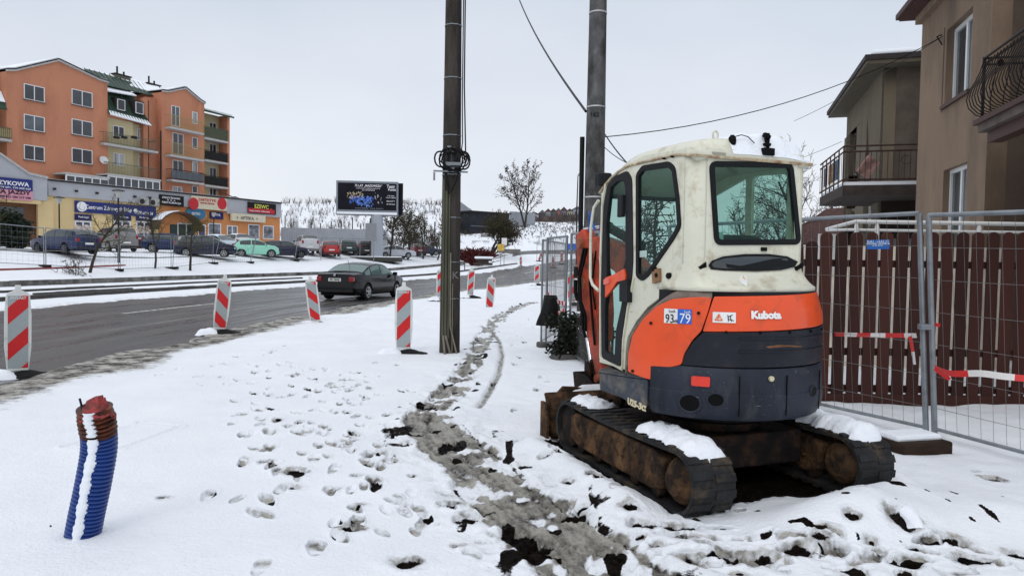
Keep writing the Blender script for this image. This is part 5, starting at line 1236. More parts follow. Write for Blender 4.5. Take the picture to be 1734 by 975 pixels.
# ---- long corrugated fence, billboard, and the dark shed
cor = mat('corrugated_steel', (.30, .32, .35), .5, var=.08, scale=1.0)
def corrug(name, label, cat, pts, m, group=None):
    t = thing(name, label, cat, pts[0][0][:3], 0, group); mb = MB(); rows = []
    for (p, h), (q, h2) in zip(pts[:-1], pts[1:]):
        p = Vector(p); q = Vector(q); L = (q-p).length; k = int(L/.16); n_ = Vector((-(q-p).y, (q-p).x, 0)).normalized()*.04
        for i in range(k+1):
            u = i/k; b = p.lerp(q, u)+n_*(1 if i % 2 else -1); hh = h+(h2-h)*u; rows.append([tuple(b), (b.x, b.y, b.z+hh)])
    obj('sheet', mb.grid(rows), m, t, world=True); 
    mp_ = MB()
    for (p, h), (q, h2) in zip(pts[:-1], pts[1:]):
        L = (Vector(q)-Vector(p)).length
        for i in range(int(L/3)+1): b = Vector(p).lerp(Vector(q), min(1, i*3/L)); mp_.box((b.x, b.y+.12, b.z+h/2), (.08, .08, h))
    obj('post', mp_, trimd, t, world=True); return t
def gp_(px, Y, dz=0): 
    X = ray(px, 440).x/ray(px, 440).y*Y; return (X, Y, hz(X, Y)+dz)
corrug('metal_fence', 'pale grey corrugated fence running behind the parked cars', 'fence', [(gp_(476, 100, -.3), 2.9), (gp_(560, 101, -.3), 2.9), (gp_(655, 103, -.3), 2.9)], cor)
corrug('metal_fence', 'bluish grey corrugated fence beside the dark shed on the slope', 'fence', [(gp_(760, 142, -.3), 4.2), (gp_(800, 146, -.3), 4.0)], cor)
corrug('metal_fence', 'grey corrugated fence climbing the slope behind the leaning tree', 'fence', [(gp_(862, 160, -.3), 3.8), (gp_(885, 166, -.3), 3.6), (gp_(905, 176, -.3), 3.2)], cor)
sh = thing('shed', 'long black flat-roofed shed on the snowy slope', 'shed', gp_(830, 138))
p0, p1 = at(797, 394, 132), at(862, 394, 138); z1 = at(830, 361, 135).z
FS = Fac((p0.x, p0.y), (p1.x, p1.y), sh); Ls_ = (Vector((p1.x, p1.y))-Vector((p0.x, p0.y))).length
FS.o('wall', FS.box(MB(), 0, Ls_, 0, -5, p0.z-2.5, z1), M_('shed_dark', (.022, .024, .030), .6, var=.3, scale=1), )
FS.o('roof', FS.box(MB(), -.3, Ls_+.3, .3, -5.2, z1, z1+.25), trimd); FS.o('rail', FS.box(MB(), 0, Ls_, .05, .1, p0.z+1.2, p0.z+1.35), M_('shed_stripe', (.12, .13, .15), .6))
for (x0, y0, x1, y1, Yd, lab) in ((842, 395, 876, 411, 128, 'grey concrete retaining panel under the slope beside the bush'), (814, 396, 830, 409, 127, 'short brown retaining panel half hidden behind the bare tree')):
    a, b = at(x0, y1, Yd), at(x1, y0, Yd); w_ = obj('retaining_wall', MB().b2((a.x, Yd, a.z-.5), (b.x, Yd+.5, b.z)), M_('conc_panel', (.20, .19, .18), .8, var=.2, scale=1), None, bevel=.05); tag(w_, lab, 'wall')
# white parked van roofs / covered heap
# ---- billboard
bb = thing('billboard', 'two-sided advertising billboard on a thick grey column', 'billboard', gp_(640, 72))
B0, B1 = at(569, 365, 71.5), at(674, 361, 72.2)
BF = Fac((B0.x, B0.y), (B1.x, B1.y), bb)
LB = (Vector((B1.x, B1.y))-Vector((B0.x, B0.y))).length
zb0, zb1 = at(620, 365, 72).z, at(620, 307, 72).z
frm = M_('billboard_frame', (.20, .22, .25), .45, metal=.3, var=.1)
BF.o('frame', BF.box(MB(), 0, LB, 0, -.6, zb0, zb1), frm, bevel=.03)
pst = M_('poster_black', (.008, .008, .014), .35, var=.4, scale=.8)
ps = BF.o('poster', BF.box(MB(), .18, LB-.18, .0, .04, zb0+.55, zb1-.22), pst)
BF.o('second_face', BF.box(MB(), LB-.3, LB+.45, -.75, -1.0, zb0+.15, zb1-.05), pst)
BF.text('75 LAT „MAZOWSZA”', 624, 315, 4.6, 46, white_t, .05, ps, .012); BF.text('KONCERT JUBILEUSZOWY', 624, 319.5, 2, 40, white_t, .05, ps); BF.text('24 LISTOPADA', 624, 322.3, 1.8, 22, white_t, .05, ps)
BF.text('Teatr', 662, 316, 5.5, 14, white_t, .05, ps, .01); BF.text('Polski', 664, 321.5, 4, 13, white_t, .05, ps, .01)
for i, (y, w) in enumerate(((332, 11), (335, 16), (341, 14), (346, 14))): BF.text(['19:00', 'HALA ARENA', 'BILETY', 'KASA'][i], 662, y, 1.9, w, white_t, .05, ps)
BF.text('www.bilety  kasa teatru', 625, 353, 2.2, 48, M_('poster_grey_text', (.3, .32, .36), .5), .05, ps)
rg = random.Random(5)
for (cols_, x0, x1, y0, y1, k, sz) in (((.42, .34, .22), 588, 615, 325, 336, 70, 1.1), ((.05, .12, .45), 592, 632, 333, 346, 90, 1.6), ((.12, .25, .62), 604, 630, 332, 351, 36, 1.5), ((.3, .3, .33), 634, 648, 325, 344, 14, 1.3)):
    mb = MB()
    for _ in range(k):
        x, y = rg.uniform(x0, x1), rg.uniform(y0, y1); c = BF.m(x, y, .05); r = sz*.06*rg.uniform(.5, 1.3); off = rg.uniform(0, .01)
        BF.poly(mb, [(c[0]+r*math.cos(w)*.6, c[1]+r*1.3*math.sin(w)) for w in np.linspace(0, 2*PI, 7)[:-1]], .045, .052+off)
    BF.o('poster_picture', mb, mat('poster_ink', cols_, .5, var=.3, scale=3), ps)
BF.o('ledge', BF.box(MB(), .1, LB-.1, .25, .0, zb0+.1, zb0+.32), sn)
px_, = [at(638, 438, 72.3)]
colm = M_('column_grey', (.34, .37, .41), .5, var=.06)
obj('column', MB().tube([(px_.x, px_.y, hz(px_.x, px_.y)-.3), (px_.x, px_.y, zb0+.1)], .62, 20), colm, bb, world=True, smooth=50)
obj('ladder_strip', MB().box((px_.x-.62, px_.y-.35, 3.6), (.10, .1, 4.0)), trimd, bb, world=True)
obj('base_slab', MB().box((px_.x, px_.y, hz(px_.x, px_.y)+.15), (4.8, 3, .45)), M_('slab_dark', (.05, .05, .045), .8, var=.3), bb, world=True, bevel=.05)
obj('base_snow', MB().box((px_.x, px_.y, hz(px_.x, px_.y)+.42), (4.7, 2.9, .10)), sn, bb, world=True, bevel=.04)
sgb = at(628, 408, 70); tag(obj('road_sign', MB().box((sgb.x, sgb.y, at(628, 393, 70).z), (1.1, .05, 1.75)).tube([(sgb.x+.3, sgb.y, hz(sgb.x, sgb.y)-.2), (sgb.x+.3, sgb.y, at(628, 393, 70).z)], .04, 6), M_('sign_back', (.22, .23, .25), .5, metal=.3)), 'grey back of a road sign standing before the billboard column', 'sign')
# ================================================================ cars
tyrem = mat('tyre', (.016, .016, .017), .7, var=.2); rimm = mat('alloy_rim', (.42, .43, .44), .35, metal=.7, var=.1); rimd = mat('steel_rim', (.10, .10, .11), .5, var=.2)
taill = mat('tail_light', (.26, .006, .010), .15, var=.1, coat=.5); headl = mat('head_light', (.55, .57, .60), .12, var=.1, coat=.5); platem = M_('number_plate', (.72, .73, .70), .4, var=.03)
undr = M_('car_trim', (.02, .02, .02), .6)
cargl = mat('car_glass', (.025, .034, .036), .06, var=.0, spec=.9)
cargl_g = mat('car_glass_green', (.055, .12, .105), .06, var=.0, spec=1.)  # opaque green panes; the mint light seen through is put into the colour
def paint(nm, c): return M_('car_paint_'+nm, c, .28, var=.05, scale=2, coat=.15, spec=.3, dirt=tuple(min(.5, x*.75+.012) for x in c), damt=.36, dscale=2.2)
KINDS_ = {
 'sedan': dict(L=4.6, W=1.78, H=1.43, top=[(-2.30, .62), (-2.27, .98), (-2.15, 1.03), (-1.62, 1.05), (-1.15, 1.25), (-.75, 1.385), (-.2, 1.43), (.25, 1.40), (.55, 1.31), (1.15, .99), (1.3, .95), (2.0, .86), (2.2, .76), (2.3, .55)], belt=.93, g=(-1.60, 1.18), gs=(-1.50, 1.0), wb=1.32),
 'hatch': dict(L=3.9, W=1.68, H=1.48, top=[(-1.95, .55), (-1.93, .95), (-1.82, 1.10), (-1.55, 1.36), (-1.3, 1.44), (-.5, 1.48), (.1, 1.46), (.45, 1.36), (1.02, 1.02), (1.15, .98), (1.75, .86), (1.9, .70), (1.95, .5)], belt=.95, g=(-1.88, 1.06), gs=(-1.55, .92), wb=1.22),
 'retro': dict(L=3.57, W=1.63, H=1.49, top=[(-1.78, .55), (-1.76, .88), (-1.68, 1.02), (-1.35, 1.33), (-1.05, 1.43), (-.4, 1.49), (.1, 1.47), (.42, 1.37), (.92, 1.06), (1.05, 1.02), (1.5, .94), (1.72, .78), (1.785, .5)], belt=.98, g=(-1.66, .97), gs=(-1.28, .86), wb=1.15),
 'estate': dict(L=4.65, W=1.80, H=1.47, top=[(-2.32, .6), (-2.30, .98), (-2.22, 1.08), (-1.95, 1.36), (-1.7, 1.44), (-.5, 1.48), (.2, 1.46), (.55, 1.36), (1.15, 1.02), (1.3, .97), (2.05, .86), (2.25, .75), (2.32, .5)], belt=.96, g=(-2.24, 1.18), gs=(-1.95, 1.02), wb=1.33),
 'mpv': dict(L=4.3, W=1.76, H=1.62, top=[(-2.15, .6), (-2.13, 1.05), (-2.05, 1.25), (-1.9, 1.52), (-1.65, 1.6), (-.5, 1.63), (.15, 1.60), (.6, 1.45), (1.2, 1.12), (1.4, 1.04), (1.95, .92), (2.1, .8), (2.15, .55)], belt=1.02, g=(-2.04, 1.28), gs=(-1.85, 1.08), wb=1.28),
 'suv': dict(L=4.45, W=1.83, H=1.68, top=[(-2.22, .65), (-2.2, 1.08), (-2.12, 1.25), (-1.9, 1.58), (-1.7, 1.66), (-.5, 1.70), (.2, 1.67), (.55, 1.55), (1.1, 1.18), (1.25, 1.12), (2.0, 1.02), (2.17, .88), (2.22, .6)], belt=1.08, g=(-2.10, 1.16), gs=(-1.85, .98), wb=1.30)}
def make_car(kind, col, label, loc, heading, cat='car', name='parked_car', group=None, rim=None, glass=None, z0=.17, snowroof=False, rims='alloy'):
    K = KINDS_[kind]; L, Wd, Hh = K['L'], K['W'], K['H']; g = glass or cargl
    t = thing(name, label, cat, loc, -heading, group)     # local +y forward
    T_ = np.array(K['top']); xs = sorted(set(list(T_[:, 0])+list(np.linspace(-L/2+.05, L/2-.05, 34))))
    tx = np.interp(xs, T_[:, 0], T_[:, 1]); 
    # light smoothing
    tz = tx.copy(); tz[1:-1] = tx[1:-1]*.6+.2*(tx[:-2]+tx[2:])
    def wid(x): u = abs(x)/(L/2); return Wd/2*(1-.16*u**5-.02*u**2)
    def belt(x): return K['belt']+.03*(-x/L)
    def ring(x, zt):
        w = wid(x); zb = min(zt, belt(x)); e_ = abs(x)/(L/2); zlo = z0+.05+.10*max(0, e_-.85)/.15
        if zt > zb+.06: k = (zt-zb); ye = w*.93-.27*k; zr = zt-.05; mid = (w*.93*.5+ye*.5+.012, (zb+zr)/2)
        else: ye = w*.80; zr = zt-.012; mid = (w*.90, (zb*.6+zr*.4)); 
        zs = zb-.05 if zt > zb+.06 else zt-.05
        return [(0, zlo), (w*.75, zlo), (w*.95, zlo+.06), (w*.995, z0+.28), (w, .5*(zs+z0)+.12), (w*.985, zs), (w*.93, zs+.05 if zt > zb+.06 else zt-.025), mid, (ye, zr), (ye*.55, zt-.008), (0, zt)]
    rows = []
    for x, zt in zip(xs, tz):
        r = ring(x, zt); rows.append([(a, x, b) for a, b in r]+[(-a, x, b) for a, b in r[-2:0:-1]])
    n = len(rows[0]); mb = MB(); vs = [p for r in rows for p in r]
    mb.add(vs, [(i*n+j, i*n+(j+1) % n, (i+1)*n+(j+1) % n, (i+1)*n+j) for i in range(len(rows)-1) for j in range(n)]+[tuple(range(n))[::-1], tuple(range((len(rows)-1)*n, len(rows)*n))])
    wr = .31 if kind != 'suv' else .35
    body = obj('body', mb, col, t, smooth=50)
    cut = MB()
    for yy in (-K['wb'], K['wb']): cut.lathe([(wr+.065, -Wd), (wr+.065, Wd)], (0, yy, wr), 'x', 24)
    co = obj('cutter', cut, undr); co.location = (0, 0, 0)
    tmp = obj('tmpb', body.data.copy(), None); md = tmp.modifiers.new('b', 'BOOLEAN'); md.object = co; md.operation = 'DIFFERENCE'; md.solver = 'EXACT'
    dg = bpy.context.evaluated_depsgraph_get(); dg.update(); me = bpy.data.meshes.new_from_object(tmp.evaluated_get(dg))
    if len(me.polygons) > 100:
        body.data = me; me.materials.clear(); me.materials.append(col); me.name = 'body'
        me.polygons.foreach_set('use_smooth', [True]*len(me.polygons)); me.set_sharp_from_angle(angle=math.radians(45))
    bpy.data.objects.remove(tmp); bpy.data.objects.remove(co)
    obj('underbody', MB().b2((-Wd*.40, -L/2+.25, z0+.03), (Wd*.40, L/2-.25, .62)), undr, t)
    # glass
    def R_(x): return ring(x, float(np.interp(x, xs, tz)))
    def off(p, q, d=.008): return (p[0]+d, p[1]+d*.4)
    gs0, gs1 = K['gs']; splits = [gs0, gs0+(gs1-gs0)*.2, gs0+(gs1-gs0)*.55, gs1]
    if kind in ('hatch', 'retro'): splits = [gs0, gs0+(gs1-gs0)*.42, gs1]
    for sd_ in (-1, 1):
        for a, b in zip(splits[:-1], splits[1:]):
            gr_ = []
            for x in np.linspace(a+.035, b-.035, 8):
                r = R_(x)
                if r[8][1]-r[6][1] < .05: continue
                gr_.append([(sd_*(r[k][0]*(1-f)+r[k2][0]*f+.010), x, r[k][1]*(1-f)+r[k2][1]*f) for k, k2, f in ((6, 7, .12), (6, 7, .6), (7, 8, .1), (7, 8, .8))])
            if len(gr_) > 1: obj('side_window', MB().grid(gr_), g, t, smooth=60)
    x0, x1 = K['g']
    peak = xs[int(np.argmax(tz))]
    for (nm, a, b) in (('windscreen', .42 if kind != 'retro' else .38, x1-.04), ('rear_window', x0+.06, (-.95 if kind == 'sedan' else x0+.42))):
        gr_ = []
        for x in np.linspace(a, b, 8):
            r = R_(x); 
            if nm == 'rear_window' and kind != 'sedan' and r[10][1] < K['belt']+.05: pass
            gr_.append([(s_*yy, x, zz+.012) for s_, yy, zz in ((-1, r[8][0]*.97, r[8][1]), (-1, r[9][0], r[9][1]), (1, 0, r[10][1]), (1, r[9][0], r[9][1]), (1, r[8][0]*.97, r[8][1]))])
        o_ = MB().grid(gr_); o_.v = [(v[0], v[1]+(.012 if nm == 'windscreen' else -.012), v[2]) for v in o_.v]; obj(nm, o_, g, t, smooth=60)
    # wheels
    rr_ = rimm if rims == 'alloy' else rimd
    for sx in (-1, 1):
        for yy in (-K['wb'], K['wb']):
            xc = sx*(Wd/2-.115); w_ = obj('wheel', MB().lathe([(wr*.62, -.10), (wr*.95, -.10), (wr, -.07), (wr, .07), (wr*.95, .10), (wr*.62, .10)], (xc, yy, wr), 'x', 24), tyrem, t, smooth=40)
            mb = MB().lathe([(wr*.63, -.07), (wr*.67, .108), (wr*.60, .108), (wr*.57, .103), (wr*.1, .103)] if sx > 0 else [(wr*.1, -.103), (wr*.57, -.103), (wr*.60, -.108), (wr*.67, -.108), (wr*.63, .07)], (xc, yy, wr), 'x', 24)
            for k in range(5):
                a = 2*PI*k/5+.3; mb.box((xc+sx*.108, yy+wr*.33*math.cos(a), wr+wr*.33*math.sin(a)), (.03, wr*.56, wr*.17), Matrix.Rotation(a, 3, 'X'))
            obj('rim_well', MB().lathe([(wr*.56, .1045*sx-.0005), (wr*.56, .1045*sx+.0005)], (xc, yy, wr), 'x', 24), undr, w_)
            mb.lathe([(.05, -.118), (.05, .118)], (xc, yy, wr), 'x', 12); obj('rim', mb, rr_, w_, smooth=35)
    # lights, plates, bumpers, mirrors
    for sx in (-1, 1):
        r = R_(-L/2+.10); w = wid(-L/2+.1); zt = K['belt']
        tall = kind in ('hatch', 'mpv', 'suv', 'retro')
        hh = .30 if tall else .19; zc_ = zt-.13 if not tall else zt-.04
        obj('tail_light', MB().box((sx*(w*.86), -L/2+.085, zc_), (w*.26 if not tall else w*.20, .19, hh)), taill, t, bevel=.03)
        w = wid(L/2-.18); obj('headlight', MB().box((sx*w*.80, L/2-.16, .68 if kind != 'suv' else .82), (w*.36, .22, .15)), headl, t, bevel=.045)
        obj('mirror', MB().box((sx*(Wd/2+.09), x1-.30, K['belt']+.05), (.19, .09, .13)), col if kind != 'suv' else undr, t, bevel=.03)
    for yy, s_ in ((-L/2-.012, -1), (L/2+.012, 1)):
        obj('number_plate', MB().box((0, yy, (.78 if kind == 'sedan' else .62) if s_ < 0 else .38), (.50, .02, .115)), platem, t)
    obj('grille', MB().box((0, L/2-.012, .42), (Wd*.5, .05, .12)), undr, t, bevel=.01)
    obj('bumper_trim', MB().box((0, -L/2+.02, .36), (Wd*.80, .10, .10)), undr, t, bevel=.02)
    for sx in (-1, 1): obj('door_handle', MB().box((sx*(Wd/2*.998), -.35, K['belt']-.13), (.03, .16, .03)), col, t, bevel=.006)
    if snowroof:
        gr_ = []
        for x in np.linspace(x0+.45, .3, 8): r = R_(x); gr_.append([(s_*yy, x, zz+.05*(abs(s_*yy) < r[8][0]*.8)) for s_, yy, zz in ((-1, r[8][0]*.95, r[8][1]), (-1, r[9][0], r[9][1]), (1, 0, r[10][1]), (1, r[9][0], r[9][1]), (1, r[8][0]*.95, r[8][1]))])
        obj('roof_snow', MB().grid(gr_), sn, t, smooth=60)
    return t
audi = make_car('sedan', mat('car_paint_black', (.0015, .0015, .0025), .14, var=.1, coat=.0, spec=.30), 'black saloon car driving along the wet road past the striped barriers', (-5.95, 28.3, -.01), math.radians(14.5), name='moving_car', glass=cargl_g, z0=.16)
obj('antenna', MB().tube([(0, -1.15, 1.26), (0, -1.3, 1.50)], .008, 5), undr, audi)
me = textmesh('ZK 2604J', .105, .003, .002); me.transform(face_matrix((0, -2.328, .782), (1, 0, 0), (0, 0, 1))); obj('plate_lettering', me, blk, audi)
for nm, x in (('badge', 0),):
    obj(nm, MB().lathe([(.05, -2.315), (.045, -2.335)], (0, 0, .955), 'y', 16), rimm, audi)
PK = 'cars parked in front of the shops'
def park(kind, pc, col, label, px, d, deg, **k):
    p = gp_(px, d); return make_car(kind, paint(pc, col), label, (p[0], p[1], p[2]+.03), math.radians(deg), group=PK, **k)
park('estate', 'navy', (.012, .020, .07), 'dark blue estate car with blue cloth on dashboard, leftmost on the parking lane', 111, 42.5, -63, rims='steel')
park('suv', 'greige', (.20, .19, .19), 'grey hatchback behind the dark blue estate and lamp post', 193, 50, -50)
park('hatch', 'deepblue', (.015, .03, .09), 'dark blue hatchback parked by the shop window, left of the dark people carrier', 290, 54, 70)
park('mpv', 'midnight', (.010, .012, .03), 'dark navy people carrier between the blue hatchback and the mint car', 349, 53, 72)
park('hatch', 'paleblue', (.45, .55, .62), 'pale blue car with snowy bonnet behind the dark people carrier', 374, 63, 120, snowroof=True)
park('estate', 'white', (.62, .63, .64), 'white car mostly hidden behind the small mint car', 400, 68, -40, snowroof=True)
park('retro', 'mint', (.30, .68, .52), 'small rounded mint green car beside the leaning fence panel', 433, 58, 66)
park('hatch', 'ink', (.015, .012, .035), 'dark hatchback parked just right of the mint car', 482, 61, 60, rims='steel')
park('suv', 'silver', (.50, .50, .52), 'silver sport utility car seen from behind, right of the dark hatchback', 519, 67, -25)
park('hatch', 'red', (.40, .03, .03), 'red hatchback between the silver sport utility car and dark green car', 557, 68, -22)
park('estate', 'pine', (.02, .05, .045), 'dark green estate car to the right of the red hatchback', 588, 74, -18)
park('suv', 'coal', (.02, .017, .017), 'black high car just left of the billboard column', 619, 75, -16)
park('sedan', 'pearl', (.55, .56, .60), 'white saloon just right of the billboard column', 668, 79, 62)
park('hatch', 'maroon', (.14, .015, .02), 'dark red car behind the white saloon', 706, 88, -20)
park('sedan', 'slate', (.03, .035, .06), 'dark blue saloon at the right end of the parked row', 718, 90, 65)
# ================================================================ striped barriers
bw = mat('barrier_white', (.66, .68, .66), .45, var=.07, scale=5, dirt=(.35, .34, .30), damt=.32, dscale=6)
bgrey = mat('barrier_reflective', (.33, .37, .38), .35, var=.05, scale=30)
bred = mat('barrier_red', (.56, .012, .014), .4, var=.08, scale=12)
rub = mat('rubber_foot', (.014, .014, .014), .75, var=.3, scale=9, bump=.5)
def barrier(label, px, py, panel_px, lean, rise, rotz=0, z=None, snow=1, footang=0, z0=None):
    """rise=+1: stripes climb to the right"""
    H0 = 440+ROLL*(px-CX); Y = F*1.0/panel_px; p = at(px, py, Y)
    zz = p.z-.085 if z is None else z
    t = thing('striped_barrier', label, 'traffic barrier', (p.x, p.y, zz), rotz-math.atan2(p.x, p.y), 'red and white barriers along the roadworks')
    R_ = Matrix.Rotation(lean, 4, 'Y')
    w, h = .15, 1.0
    out = [(-.115, 0), (.115, 0), (.145, .30), (.145, .72), (.128, .97), (.11, 1.0), (.035, 1.035), (.03, 1.10), (-.03, 1.10), (-.035, 1.035), (-.11, 1.0), (-.128, .97), (-.145, .72), (-.145, .30)]
    up = Matrix(((1, 0, 0, 0), (0, 0, -1, 0), (0, 1, 0, .10), (0, 0, 0, 1)))
    me = plate(out, [], .055, .008); me.transform(R_ @ up); pn = obj('panel', me, bw, t, smooth=30)
    def clip(poly, ax, lim, keep_less):
        o_ = []
        for i in range(len(poly)):
            a, b = poly[i], poly[(i+1) % len(poly)]; fa = (a[ax]-lim)*(1 if keep_less else -1); fb = (b[ax]-lim)*(1 if keep_less else -1)
            if fa <= 0: o_.append(a)
            if fa*fb < 0: u = fa/(fa-fb); o_.append((a[0]+(b[0]-a[0])*u, a[1]+(b[1]-a[1])*u))
        return o_
    x0, x1, y0, y1 = -.108, .108, .035, .965
    me = plate([(x0, y0), (x1, y0), (x1, y1), (x0, y1)], [], .004); me.transform(Matrix.Translation((0, -.031, 0)) if False else Matrix.Identity(4)); me.transform(R_ @ Matrix.Translation((0, -.0300, 0)) @ up); obj('reflective_sheet', me, bgrey, pn)
    st = MB(); per = .46; hh = .215
    for k in range(-1, 4):
        c = y0+.02+k*per+(.30 if rise > 0 else .10)
        s_ = .216*1.0*rise
        q = [(x0, c-s_/2-hh/2), (x1, c+s_/2-hh/2), (x1, c+s_/2+hh/2), (x0, c-s_/2+hh/2)]
        q = clip(clip(q, 1, y1, True), 1, y0, False)
        if len(q) > 2:
            me_ = [(a, -.0335, b+.10) for a, b in q]; o = len(st.v); st.v += [tuple((R_ @ Vector(v))) for v in me_]; st.f.append(tuple(range(o, o+len(q))))
    obj('stripes', st, bred, pn)
    lm = textmesh('ERPLAST', .045, .002, .001); lm.transform(R_ @ Matrix.Translation((0, -.0355, 1.035)) @ Matrix.Rotation(PI/2, 4, 'X')); obj('maker_lettering', lm, bw, pn)
    rows = []
    for u in np.linspace(-1, 1, 13):
        hgt = .11*(1-abs(u)**2.6)+.012*math.sin(u*9)
        rows.append([(u*.42+.04, v*.17, -.02+hgt*(1-abs(v)**4) if abs(v) < 1 else -.03) for v in (-1, -.85, -.4, 0, .4, .85, 1)])
    ft = obj('rubber_foot', MB().grid(rows), rub, t, smooth=50)
    ft.rotation_euler = (0, 0, footang)
    if snow:
        rows = [[(u*.24-.20, v*.18, -.01+.13*(1-abs(u)**2.5)**.7*(1-abs(v)**3)+.01*math.sin(u*7+v*3)) for v in (-1, -.7, -.3, 0, .3, .7, 1)] for u in np.linspace(-1, 1, 12)]
        so2 = obj('snow_cap', MB().grid(rows), snowm, ft, smooth=60)
    return t
barrier('largest striped barrier, at the left edge by the road', 30, 629, 132, .012, 1, .05)
barrier('striped barrier leaning right on a snow-capped rubber foot, second from the left', 371, 558, 84, .10, -1, -.1)
barrier('striped barrier leaning left just behind the black saloon', 535, 545, 70, -.12, -1, .1)
barrier('upright striped barrier sunk in the snow just left of the near concrete pole', 683, 592, 103, .0, 1, .0, footang=-.1)
barrier('striped barrier leaning right, first to the right of the near concrete pole', 828, 522, 51, .07, -1, 0, footang=.2)
barrier('striped barrier at the slushy road edge between the pole and the leaning one', 796, 500, 42, .05, 1, 0)
barrier('striped barrier mostly hidden behind the near concrete pole', 745.5, 504, 46, .0, 1, 0)
barrier('striped barrier at the road edge just left of the upright mesh fence posts', 909, 480, 31, .0, 1, 0)
barrier('small distant striped barrier at the far kerb of the road', 882, 450, 15, -.03, 1, 0, snow=0)
barrier('striped barrier standing behind the mesh fence beside the excavator boom', 968, 512, 50, -.04, 1, 0)
barrier('far barrier seen through the mesh near the road bend', 936, 452, 17, 0, -1, 0, snow=0)
barrier('far barrier leaning, left of the blue road sign', 912, 441, 16, .35, -1, 0, snow=0)
barrier('far barrier right below the blue road sign', 951, 446, 18, 0, 1, 0, snow=0)
# ================================================================ poles
conc = mat('weathered_concrete', (.060, .052, .046), .85, var=.35, scale=4, streak=5, bump=.6, bscale=25, dirt=(.022, .018, .015), damt=.45, dscale=3)
conc2 = mat('mottled_concrete', (.135, .135, .135), .85, var=.3, scale=5, streak=2, bump=.6, bscale=25, dirt=(.035, .033, .032), damt=.5, dscale=3.5)
galv = mat('galvanised_steel', (.24, .26, .28), .42, metal=.55, var=.15, scale=9, bump=.1, dirt=(.14, .13, .12), damt=.35)
cab_b = mat('black_cable', (.012, .012, .013), .5, var=.1)
def octo(r, k=8, ph=PI/8): return [(r*math.cos(2*PI*i/k+ph), r*math.sin(2*PI*i/k+ph)) for i in range(k)]
p1b = gnd(761, 601, .0)
P1 = thing('utility_pole', 'tall dark concrete pole with cable coils and conduits, near the road', 'pole', (p1b.x, p1b.y, 0), .2)
rows = []
def polesec(h, r0, r1, H_): r = r0+(r1-r0)*h/H_; return [(x, y, h) for x, y in octo(r)]+[(octo(r)[0][0], octo(r)[0][1], h)]
obj('shaft', MB().grid([polesec(h, .178, .10, 11) for h in np.linspace(-.2, 11, 12)]), conc, P1, bevel=.0)
def rad(h, r0=.178, r1=.10, H_=11): return r0+(r1-r0)*h/H_
LR = .0
mb = MB()
for (dx, z0_, z1_, rr) in ((-.135, .35, 2.9, .022), (-.09, .35, 2.7, .026), (-.045, .3, 2.75, .018)):
    mb.tube([(dx*1.0, -rad(z)*1.0-.015+abs(dx)*.25, z) for z in np.linspace(z0_, z1_, 10)], rr, 7)
obj('conduit', mb, mat('conduit_olive', (.085, .085, .058), .6, var=.3, scale=3, streak=4), P1, smooth=60)
obj('ground_wire', MB().tube([(.02, -rad(z)-.008, z) for z in np.linspace(.05, 1.2, 6)], .009, 5).tube([(-.02, -rad(.6)-.01, 1.7), (-.015, -rad(.4)-.012, .5), (.10, -.23, .02)], .013, 5).tube([(-.09, -.20, .35), (.0, -.24, .0)], .02, 6).tube([(-.13, -.19, .35), (-.1, -.25, .0)], .018, 6), mat('pale_conduit', (.18, .16, .12), .6, var=.3), P1, smooth=60)
for h in (.95, 1.55, 2.28, 2.98, 3.62, 4.55, 5.4):
    rr = rad(h)+.008; obj('steel_band', MB().grid([[(x, y, h+dz) for x, y in octo(rr)+[octo(rr)[0]]] for dz in (-.008, .008)]), galv, P1, solid=.004)
br = obj('cable_bracket', MB().b2((-.32, -.24, 3.0), (.24, -.20, 3.025)).b2((-.32, -.24, 2.99), (-.29, -.20, 2.86)).b2((-.05, -.25, 3.0), (.02, -.20, 3.4)).b2((-.14, -.26, 3.08), (.12, -.23, 3.16)).b2((-.10, -.25, 3.3), (-.04, -.2, 3.42)), galv, P1, bevel=.004)
for k in range(7):
    cx_ = random.uniform(-.04, .04); a_ = random.uniform(.17, .28); b_ = random.uniform(.12, .20)
    obj('cable_coil', MB().tube([(cx_+a_*math.cos(w), -.22-.03*k*.4+.03*math.sin(2*w+k), 3.20+b_*math.sin(w)+.03*math.sin(3*w+k)) for w in np.linspace(0, 2*PI, 25)[:-1]], random.uniform(.008, .014), 6, closed=True), cab_b, P1, smooth=60)
mb = MB()
mb.tube([(.17, -.16, 5.9), (.17, -.18, 4.4), (.19, -.2, 3.7), (.20, -.22, 3.3)], .012, 6); mb.tube([(.14, -.18, 5.9), (.14, -.18, 4.2), (.15, -.2, 3.5), (.1, -.22, 3.1)], .010, 6)
mb.tube([(-.12, -.21, 3.02), (-.09, -.22, 2.85), (-.06, -.21, 2.65)], .02, 6); mb.tube([(.1, -.24, 3.12), (.06, -.26, 2.9), (-.03, -.22, 2.68)], .016, 6); mb.tube([(-.16, -.2, 3.05), (-.12, -.22, 2.95), (-.08, -.2, 2.78)], .016, 6)
obj('cable', mb, cab_b, P1, smooth=60)
obj('junction_box', MB().b2((-.10, -.25, 3.14), (.05, -.19, 3.34)), cab_b, P1, bevel=.01)
obj('soil_collar', MB().lathe([(.30, -.03), (.27, .03), (.20, .035)], (0, 0, 0), n=14), M_('soil_lump', (.02, .017, .014), .9, var=.4, bump=1), P1)
me = textmesh('K', .16, .004, .004); me.transform(Matrix.Translation((.06, -rad(1.2)-.0, 1.33)) @ Matrix.Rotation(PI/2, 4, 'X')); obj('stencil', me, M_('faded_white', (.14, .135, .13), .8), P1)
q2 = at(1001, 600, 11.2)
P2_ = thing('utility_pole', 'round mottled grey concrete pole behind the excavator boom', 'pole', (q2.x, q2.y, 0), 0)
